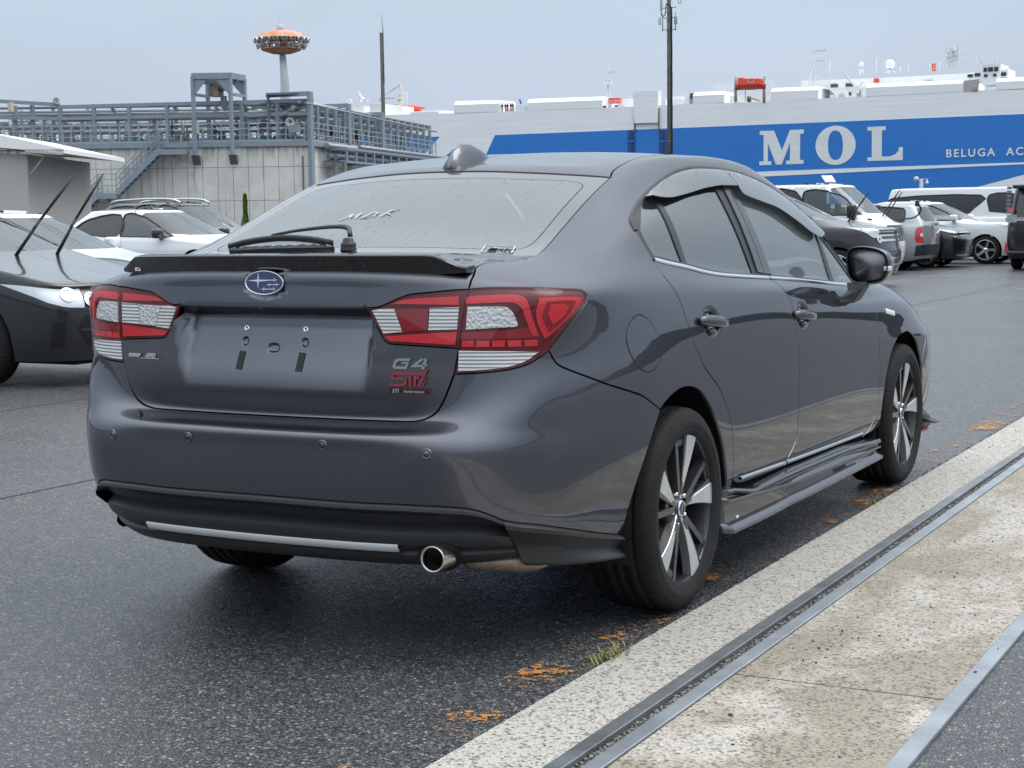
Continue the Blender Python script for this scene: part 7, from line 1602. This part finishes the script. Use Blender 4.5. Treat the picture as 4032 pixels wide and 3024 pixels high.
def vehicle(name, label, group, loc, head, P, paintm, wins, lamps=(), overlays=(), wheels=(.80,), r=.32, style=5, roofm=None, glassm=None, mirror=None, extra=None, windows_front=True, cat='car', roofv=8.2, wsn=(.55,.9)):
    """loc = nose centre on the ground, head = angle of the nose direction from +x"""
    root = thing(name, label, cat, (loc[0],loc[1],0), head-pi/2, group)
    S = CarShell(car_cage(**P)).table(); K = Skin(S); nv = S.nv-1; nu = S.nu-1; G = glassm or PGL; Lc = P['L']
    def sd(p, n=3): return S.inv(crom(p,n), (1,2), (2.5,nu-2.2), (0,9.5))
    ax = [-wheels[0], -wheels[0]-wheels[1]]
    # wheel arches as notches in the lower edge
    base = []; u_at = lambda y: S.inv([(y,P.get('zb',.2)+.004)], (1,2), (2.5,nu-1.5), (0,2))[0]
    R = r+.045; arcs = []
    for yc in sorted(ax):
        a = [(yc+R*cos(t), max(r+R*sin(t)*.98, P.get('zb',.2)+.004)) for t in np.linspace(pi+.35, -.35, 19)]
        arcs.append(S.inv(a, (1,2), (2.5,nu-1.2), (0,6)))
    out = [ln((0,0),(arcs[0][0][0],0)), ln((arcs[0][0][0],0),arcs[0][0]), arcs[0], ln(arcs[0][-1],(arcs[0][-1][0],0)), ln((arcs[0][-1][0],0),(arcs[1][0][0],0)), ln((arcs[1][0][0],0),arcs[1][0]), arcs[1], ln(arcs[1][-1],(arcs[1][-1][0],0)), ln((arcs[1][-1][0],0),(nu,0))]
    vt = 8.0; wsb, rwb = 6.15, P_rw(P)
    ws = np.array([(nu,wsb),(nu-1.5,wsb),(nu-2.6,wsb+.15),(nu-2.95,wsb+.55),(nu-3.0,7),(nu-2.95,vt-.25),(nu-2.5,vt-.08),(nu-1.5,vt),(nu,vt)])
    rw = np.array([(0,vt-.1),(1.6,vt-.15),(2.1,vt-.4),(2.2,7),(2.1,rwb+.3),(1.6,rwb),(0,rwb)])
    split = roofm is not None
    body_top = [ln((nu,0),(nu,wsb)), ws]
    holes = [[sd(list(w)+[w[0]])] for w in wins]
    top = ln((nu,vt),(nu,nv)), ln((nu,nv),(0,nv)), ln((0,nv),(0,vt-.1))
    cur = out+body_top+list(top)+[rw, ln((0,rwb),(0,0))]
    def mg(nm, c, m, **k):
        a = K.panel(nm, c, m, None, mirror=True, d=.05, **k); join(a[0], a[1]); a[0].parent = root; return a[0]
    mg('body', cur, paintm, holes=holes, step=(.25,.34), hem=.03, gap=.001)
    mg('windscreen', [ws, ln((nu,vt),(nu,wsb))], FGL, off=-.012, hem=0, gap=-.01, step=(.5,.4))
    mg('tailgate_window', [rw, ln((0,rwb),(0,vt-.1))], G, off=-.012, hem=0, gap=-.01, step=(.5,.4))
    for k, w in enumerate(wins):
        K.panel('side_window', [sd(list(w)+[w[0]])], FGL if (k == len(wins)-1 and windows_front) else G, root, off=-.012, hem=0, gap=-.008, mirror=True, d=.05, step=(.5,.5))
        K.strip('window_surround', resample(np.concatenate([sd(list(w)+[w[0]])]), S.ev, .05), .03, .003, TRIM, root, mirror=True)
    if roofm: mg('roof_panel', [ln((0,9.0),(nu,9.0)), ln((nu,9.0),(nu,nv)), ln((nu,nv),(0,nv)), ln((0,nv),(0,9.0))], roofm, off=.003, hem=.003, step=(.5,.5))
    for nm, pts, axes, m, off in overlays:
        if axes == 'side': K.panel(nm, [sd(list(pts)+[pts[0]])], m, root, off=off, hem=.01, gap=0, mirror=True, d=.04)
        elif axes in ('front','rear'):
            ur = (nu-4.2,nu) if axes == 'front' else (0,4.6); ps = list(pts)
            c = S.inv(np.concatenate([np.linspace(ps[i], ps[(i+1)%len(ps)], 6)[:-1] for i in range(len(ps))]+[[ps[0]]]), (0,2), ur, (0,6.2))
            if min(q[0] for q in ps) < 0:   # spans the centre line: give both halves
                c = None
            if c is not None: K.panel(nm, [c], m, root, off=off, hem=.012, gap=0, mirror=True, d=.04)
        elif axes == 'uv':
            c = np.concatenate([np.linspace(pts[i], pts[(i+1)%len(pts)], 8)[:-1] for i in range(len(pts))]+[[pts[0]]])
            a = K.panel(nm, [c], m, None, off=off, hem=.012, gap=0, mirror=True, d=.04)
            if min(q[0] for q in pts) <= 0 or max(q[0] for q in pts) >= nu: join(a[0],a[1]); a[0].parent = root
            else:
                for o in a: o.parent = root
    for nm, pts, axes in lamps: pass
    for yc in ax:
        for s_ in (1,-1): mini_wheel(r, .20, style, root, s_*(P['W']-.11), yc, r, s_)
    p = MB(); p.box((-P['W']+.06,-Lc+.25,.16),(P['W']-.06,-.25,.62)); 
    o = p.build('floor', INNER, root)
    # cut the wheel houses out of the floor block by keeping it narrow there
    o.data.vertices.foreach_set('co', [c_ for v in o.data.vertices for c_ in ((v.co.x*.62, v.co.y, v.co.z))])
    p = MB(); yc = -(P['cowl']+P['header'])/2
    for sx in (-.38,.38):
        for yy in (-P['header']-.35, -P['header']-1.25): p.rbox((sx-.24,yy-.1,.5),(sx+.24,yy+.05,P['belt']+.12),.05); p.rbox((sx-.12,yy-.1,P['belt']+.12),(sx+.12,yy,P['belt']+.28),.04)
    p.rbox((-P['W']+.12,-P['header']+.2,.6),(P['W']-.12,-P['cowl']-.02 if P['cowl']+.1 < P['header']-.2 else -P['header']+.5,P['cowlz']-.03),.05); p.build('seats', CLOTH, root)
    if mirror:
        for s_ in (1,-1):
            y, z, m, mw, mh = mirror; x = P['W']-.05; p = MB(); p.rbox((min(s_*x,s_*(x+mw)),y-.07,z),(max(s_*x,s_*(x+mw)),y+.10,z+mh),.05); p.bar((s_*(x-.02),y+.02,z-.02),(s_*(x+.08),y+.02,z+.04),.06); p.build('door_mirror', m, root)
    if extra: extra(root, K, S)
    return root
def P_rw(P): return 6.25
PGL = glass('car_privacy_glass', (.05,.055,.06), refl=1.3); FGL = glass('car_clear_glass', (.62,.72,.70), refl=1.15, haze=.10)
WHITEP = paint('white_paint', (.80,.81,.82), rough=.4, flake=0); SILVP = paint('silver_paint', (.42,.44,.46), metal=.6, rough=.4, flake=.02); BLKP = paint('black_paint', (.010,.011,.013), rough=.3, flake=0); PURP = paint('dark_purple_paint', (.028,.022,.030), metal=.3, rough=.35, flake=.02); DGP = paint('dark_grey_paint', (.035,.038,.042), metal=.4, rough=.35, flake=.02)
HEADL = mat('headlamp_clear', (.72,.75,.77), .12, metal=.35, coat=1.); 
def lamp_bulbs(name, K, S, spots, par, r=.05):
    for axes, a, b in spots:
        uv = S.inv([(a,b)], axes, (3,15), (0,7)); Pn = S.ev(uv[:,0],uv[:,1])[0]; Nn = S.normal(uv[:,0],uv[:,1])[0]
        for s_ in (1,-1):
            p = MB(); p.lathe([(r*.35,.010),(r*.55,.004),(r*.9,.012),(r,.010)], 16, frame((Pn[0]*s_,Pn[1],Pn[2]),(1,0.01,0),(Nn[0]*s_,Nn[1],Nn[2]))); p.build(name, CHROME, par)
def wiper(par, a, b, w=.02):
    p = MB(); a = Vector(a); b = Vector(b); d = b-a; m_ = a.lerp(b,.45)+Vector((.02,0,0)); p.tube([a,m_], [.016,.012], 6); p.tube([m_-d*.12,m_.lerp(b,.5),b], [.010,.014,.006], 6); return p.build('raised_wiper', BLACKP, par)

# 1 black people carrier at the left edge
def ex1(root, K, S):
    for a, b in (((.21,-1.10,.975),(-.08,-.70,1.63)),((-.255,-1.10,.975),(-.50,-.78,1.64))): wiper(root, a, b)
    lamp_bulbs('lamp_bulb', K, S, [((0,2),.66,.70),((0,2),.50,.66)], root, .06)
P1 = dict(L=4.6, W=.865, belt=.99, roof=1.60, hoodz=.81, cowlz=.95, cowl=1.08, header=2.5, tail=.35, wr=.58, hood0=.75)
vehicle('black_people_carrier', 'black people carrier with both wipers raised at the left edge behind the sedan', 'parked cars', (-5.78,5.30), 0, P1, BLKP,
    [[(-4.2,1.05),(-4.1,1.4),(-3.4,1.49),(-3.35,1.05)],[(-3.25,1.05),(-3.3,1.49),(-2.75,1.50),(-2.65,1.05)],[(-2.55,1.05),(-2.6,1.50),(-2.3,1.46),(-1.7,1.18),(-1.5,1.05)]],
    overlays=[('headlamp',[(13.5,3.95),(12.7,3.92),(11.9,3.85),(11.35,3.75),(11.8,3.35),(12.4,2.85),(13.0,2.6),(13.5,2.55)],'uv',HEADL,.006),('lower_grille',[(15,.7),(13.6,.8),(13.3,1.6),(13.5,2.2),(15,2.3)],'uv',TRIM,.003),('fog_recess',[(12.45,.8),(12.9,.8),(12.95,1.9),(12.5,1.9)],'uv',TRIM,.003),('grille_bar',[(15,1.5),(13.35,1.5),(13.35,1.6),(15,1.6)],'uv',DKGREY,.008)],
    wheels=(.93,2.85), r=.335, style=5, extra=ex1, cat='minivan')
# 2 white hatchback with the windscreen seen over the black bonnet
vehicle('white_hatchback', 'white hatchback half hidden between the black people carrier and the white crossover', 'parked cars', (-9.6,10.2), 0, dict(L=4.2, W=.84, belt=.90, roof=1.39, hoodz=.82, cowlz=.88, cowl=1.0, header=2.0, tail=.4, wr=.56), WHITEP,
    [[(-3.9,.95),(-3.7,1.20),(-3.0,1.29),(-2.95,.95)],[(-2.85,.95),(-2.9,1.29),(-2.2,1.28),(-1.5,1.02),(-1.4,.95)]], wheels=(.8,2.5), style=7, mirror=(-1.55,.93,WHITEP,.18,.14))
# 3 white crossover with a dark roof
vehicle('white_crossover', 'white crossover with a black roof and black door mirror left of the sedan', 'parked cars', (-15.35,20.0), 0, dict(L=4.5, W=.92, belt=.93, roof=1.51, hoodz=.88, cowlz=.95, cowl=1.15, header=2.15, tail=.7, wr=.60), WHITEP,
    [[(-3.95,1.10),(-3.6,1.33),(-2.85,1.40),(-2.8,1.0)],[(-2.7,1.0),(-2.75,1.40),(-2.3,1.37),(-1.65,1.06),(-1.55,.98)]], roofm=BLKP, wheels=(.9,2.66), r=.36, style=5, mirror=(-1.72,.96,BLACKG,.22,.17))
# 4 dark estate with roof rails
def ex4(root, K, S):
    for s_ in (1,-1):
        p = MB(); p.tube(crom([(s_*.50,-4.2,1.70),(s_*.51,-4.0,1.76),(s_*.53,-3.1,1.79),(s_*.53,-2.4,1.77),(s_*.52,-2.15,1.69)],4), .028, 6); p.build('roof_rail', mat('rail_silver',(.62,.64,.66),.3,metal=.8), root)
vehicle('dark_estate', 'dark grey estate car with silver roof rails behind the white crossover', 'parked cars', (-19.1,25.4), 0, dict(L=4.8, W=.92, belt=1.08, roof=1.70, hoodz=1.0, cowlz=1.06, cowl=1.15, header=2.0, tail=.5, wr=.62), DGP,
    [[(-4.4,1.14),(-4.2,1.55),(-3.4,1.61),(-3.35,1.12)],[(-3.25,1.12),(-3.3,1.61),(-2.75,1.62),(-2.7,1.12)],[(-2.6,1.12),(-2.65,1.62),(-2.2,1.58),(-1.6,1.22),(-1.45,1.10)]], wheels=(.9,2.75), r=.35, style=5, extra=ex4)
# 5 pale car far off, a sliver of roof beside the rear pillar
vehicle('pale_car', 'white car roof just showing past the sedan rear pillar before the tank corner', 'parked cars', (-25.9,45.5), 0, dict(L=4.4, W=.88, belt=1.05, roof=2.0, hoodz=.98, cowlz=1.05, cowl=1.1, header=2.0, tail=.4, wr=.60), WHITEP,
    [[(-3.9,1.1),(-3.7,1.5),(-2.9,1.56),(-2.85,1.1)],[(-2.75,1.1),(-2.8,1.56),(-2.1,1.52),(-1.5,1.12)]], wheels=(.85,2.6), style=5)
# right-hand group
def ex6(root, K, S):
    wiper(root, (-.55,-1.02,1.06), (-.30,-.55,1.62)); lamp_bulbs('lamp_bulb', K, S, [((0,2),.60,.80)], root, .07)
vehicle('dark_purple_minivan', 'dark purple minivan with a chrome barred grille and raised wiper beyond the door mirror', 'parked cars', (-4.48,23.0), 0, dict(L=4.3, W=.85, belt=1.05, roof=1.66, hoodz=.98, cowlz=1.06, cowl=.95, header=2.05, tail=.3, wr=.62, hood0=.90), PURP,
    [[(-3.9,1.10),(-3.8,1.48),(-3.0,1.55),(-2.95,1.09)],[(-2.85,1.09),(-2.9,1.55),(-2.2,1.54),(-1.5,1.26),(-1.35,1.12)]],
    overlays=[('headlamp',[(13.35,4.9),(12.6,4.95),(11.6,5.0),(12.0,4.3),(12.7,3.7),(13.3,3.6)],'uv',HEADL,.006),('grille',[(15,3.3),(13.35,3.3),(13.35,4.75),(15,4.75)],'uv',DKGREY,.004)]+[('grille_bar',[(15,a),(13.3,a),(13.3,a+.14),(15,a+.14)],'uv',CHROME,.012) for a in (3.4,3.75,4.1,4.5)]+[('lower_grille',[(15,.8),(13.2,.8),(13.2,2.6),(15,2.6)],'uv',DKGREY,.004)]+[('grille_bar',[(15,a),(13.2,a),(13.2,a+.12),(15,a+.12)],'uv',CHROME,.012) for a in (1.1,1.7,2.3)],
    wheels=(.78,2.7), style=5, extra=ex6, cat='minivan')
def ex7(root, K, S):
    wiper(root, (-.60,-.50,1.16), (-.42,-.12,1.66)); wiper(root, (.0,-.42,1.16), (.2,-.0,1.70))
    p = MB(); p.tube(crom([(-.62,-.28,1.10),(-.70,.05,1.13),(-.66,.20,1.28),(-.60,.16,1.42)],5), .018, 6); p.rbox((-.70,.10,1.36),(-.55,.17,1.48),.03); p.build('parking_mirror', BLACKP, root)
PV = dict(L=4.85, W=.85, belt=1.16, roof=1.84, hoodz=1.04, cowlz=1.16, cowl=.42, header=1.05, tail=.20, wr=.70, hood0=.98)
VW = [[(-4.6,1.22),(-4.55,1.66),(-3.2,1.70),(-3.15,1.21)],[(-3.0,1.21),(-3.0,1.70),(-2.0,1.70),(-1.95,1.20)],[(-1.8,1.20),(-1.8,1.70),(-1.1,1.62),(-.75,1.28),(-.7,1.21)]]
vehicle('white_van', 'white cab over van facing right with raised wipers behind the dark purple minivan', 'parked cars', (-5.80,28.5), 0, PV, WHITEP, VW,
    overlays=[('headlamp',[(13.1,4.3),(12.4,4.3),(11.9,4.2),(12.0,3.2),(12.6,2.9),(13.1,3.0)],'uv',HEADL,.006),('grille',[(15,3.0),(13.3,3.0),(13.3,4.1),(15,4.1)],'uv',DKGREY,.004)], wheels=(1.0,2.57), style=0, mirror=(-.80,1.14,BLACKP,.22,.26), extra=ex7, cat='van')
def ex8(root, K, S):
    p = MB(); p.box((-.17,-4.215,.93),(.17,-4.19,1.0)); p.build('number_plate_hood', SILVP, root); p = MB(); p.box((-.30,-4.22,.57),(.30,-4.20,.59)); p.build('bumper_step', CHROME, root)
    p = MB(); p.rbox((.05,-4.235,.96),(.36,-4.19,1.02),.015); p.build('tailgate_handle', SILVP, root)
REDL2 = mat('rear_lamp_red', (.55,.02,.025), .15, coat=1.)
vehicle('silver_wagon', 'silver boxy wagon seen from behind with tall red tail lamps and black bumper', 'parked cars', (-10.0,31.15), pi, dict(L=4.22, W=.845, belt=.96, roof=1.44, hoodz=.88, cowlz=.96, cowl=1.0, header=1.95, tail=.22, wr=.66, taper=.0), SILVP,
    [[(-3.75,1.05),(-3.75,1.28),(-3.6,1.34),(-3.0,1.34),(-2.95,1.0)],[(-2.85,1.0),(-2.9,1.34),(-2.1,1.33),(-1.5,1.07),(-1.4,1.0)]],
    overlays=[('tail_lamp',[(2.3,2.2),(3.25,2.2),(3.4,2.8),(3.3,4.6),(3.0,5.0),(2.45,5.0)],'uv',REDL2,.008),('lamp_clear',[(2.35,3.2),(2.8,3.2),(2.8,3.9),(2.35,3.9)],'uv',HEADL,.014),('bumper_trim',[(0,.75),(3.4,.75),(3.3,1.95),(0,1.95)],'uv',BLACKP,.010)], wheels=(.78,2.55), r=.30, style=0, extra=ex8)
vehicle('black_estate', 'black estate car with chrome nose trim facing right behind the silver wagon', 'parked cars', (-5.43,33.05), 0, dict(L=4.4, W=.85, belt=.95, roof=1.45, hoodz=.84, cowlz=.98, cowl=1.05, header=2.05, tail=.5, wr=.56, hood0=.74), BLKP,
    [[(-4.0,1.0),(-3.8,1.25),(-2.9,1.34),(-2.85,1.0)],[(-2.75,1.0),(-2.8,1.34),(-2.1,1.32),(-1.5,1.07),(-1.4,.99)]],
    overlays=[('headlamp',[(13.2,4.55),(12.5,4.75),(11.3,4.95),(11.9,4.5),(12.6,4.1),(13.2,4.1)],'uv',HEADL,.006),('nose_trim',[(15,4.35),(13.3,4.3),(13.3,4.5),(15,4.6)],'uv',CHROME,.012),('grille',[(15,3.3),(13.4,3.3),(13.3,4.2),(15,4.2)],'uv',TRIM,.004)]+[('grille_bar',[(15,a),(13.4,a),(13.4,a+.12),(15,a+.12)],'uv',CHROME,.012) for a in (3.45,3.85)]+[('lower_trim',[(15,.5),(13.0,.5),(13.0,.62),(15,.62)],'uv',CHROME,.01)], wheels=(.82,2.53), r=.31, style=9)
vehicle('white_compact_crossover', 'white compact crossover with white mirrors and dark wheel arch trim behind the black estate', 'parked cars', (-4.70,35.8), 0, dict(L=4.0, W=.855, belt=1.0, roof=1.51, hoodz=.97, cowlz=1.0, cowl=1.15, header=2.0, tail=.4, wr=.58, hood0=.88), WHITEP,
    [[(-3.6,1.08),(-3.4,1.32),(-2.6,1.40),(-2.55,1.05)],[(-2.45,1.05),(-2.5,1.40),(-2.1,1.38),(-1.55,1.12),(-1.45,1.04)]],
    overlays=[('headlamp',[(13.3,4.6),(12.5,4.7),(11.6,4.85),(12.0,4.2),(12.7,3.9),(13.3,3.9)],'uv',HEADL,.006),('grille',[(15,1.0),(13.2,1.0),(13.4,2.9),(15,2.9)],'uv',TRIM,.004),('sill_cladding',[(5.5,.02),(10.2,.02),(10.2,1.1),(5.5,1.1)],'uv',BLACKP,.008),('bumper_cladding',[(15,.02),(12.3,.02),(12.1,1.2),(15,.9)],'uv',BLACKP,.008)],
    wheels=(.80,2.525), r=.335, style=5, mirror=(-1.55,1.02,WHITEP,.2,.15))
vehicle('white_long_van', 'long white van seen side on behind the crossover with a wide dark side window', 'parked cars', (-3.65,39.4), 0, dict(L=5.38, W=.94, belt=1.12, roof=1.88, hoodz=1.02, cowlz=1.12, cowl=.45, header=1.1, tail=.22, wr=.80, hood0=.98), WHITEP,
    [[(-5.1,1.26),(-5.0,1.62),(-2.72,1.66),(-2.9,1.32),(-3.1,1.18),(-3.6,1.17)],[(-2.5,1.24),(-2.52,1.66),(-1.85,1.66),(-1.85,1.22)],[(-1.7,1.20),(-1.7,1.66),(-1.15,1.60),(-.8,1.26)]], wheels=(1.0,3.1), style=0, mirror=(-.85,1.25,BLACKP,.22,.26), cat='van')
def ex13(root, K, S):
    p = MB(); p.box((-.835,-4.70,1.03),(.835,-4.675,1.10)); p.build('tailgate_chrome', CHROME, root)
    p = MB(); p.rbox((-.70,-4.74,1.70),(.70,-4.45,1.78),.03); p.build('roof_spoiler', BLKP, root)
    p = MB(); p.lathe([(0,.004),(.055,.004)], 18, frame((-.74,-4.64,1.24),(1,0,0),(0,-1,.1))); p.lathe([(.0,.002),(.062,.002)], 18, frame((-.74,-4.64,1.24),(1,0,0),(0,-1,.1))); p.build('round_sticker', mat('sticker_red',(.65,.12,.13),.5), root)
    for s_ in (1,-1):
        for k in range(7): p = MB(); z = 1.18+.085*k; p.box((s_*.79-.045,-4.655+.018*k,z),(s_*.79+.045,-4.60+.018*k,z+.055)); p.build('lamp_element', mat('lamp_smoke',(.22,.23,.24),.2,coat=1.), root)
        p = MB(); p.add([(s_*.80-.05,-4.72,.38),(s_*.80+.05,-4.69,.38),(s_*.80-.02,-4.72,.62)], [(0,1,2),(2,1,0)]); p.build('reflector', REDL2, root)
        p = MB(); p.box((min(s_*.60,s_*.80),-4.72,1.00),(max(s_*.60,s_*.80)+0,-4.69,1.16)); p.build('chrome_lamp_trim', CHROME, root)
    p = MB(); p.rbox((-.80,-4.74,.34),(.80,-4.60,.40),.02); p.build('bumper_lip', DGP, root)
vehicle('black_minivan', 'black minivan seen from behind at the right edge with smoked tail lamps and chrome strip', 'parked cars', (-3.50,35.35), pi/2+.03, dict(L=4.7, W=.85, belt=1.05, roof=1.78, hoodz=1.0, cowlz=1.08, cowl=.9, header=1.9, tail=.16, wr=.68), BLKP,
    [[(-4.4,1.12),(-4.35,1.58),(-3.5,1.62),(-3.45,1.11)],[(-3.35,1.11),(-3.4,1.63),(-2.3,1.64),(-2.25,1.11)],[(-2.1,1.11),(-2.15,1.64),(-1.9,1.60),(-1.3,1.13)]], overlays=[('lower_bumper',[(0,.05),(3.2,.05),(3.2,1.0),(0,1.0)],'uv',BLACKP,.01)], wheels=(.85,2.85), r=.32, style=5, extra=ex13, cat='minivan')
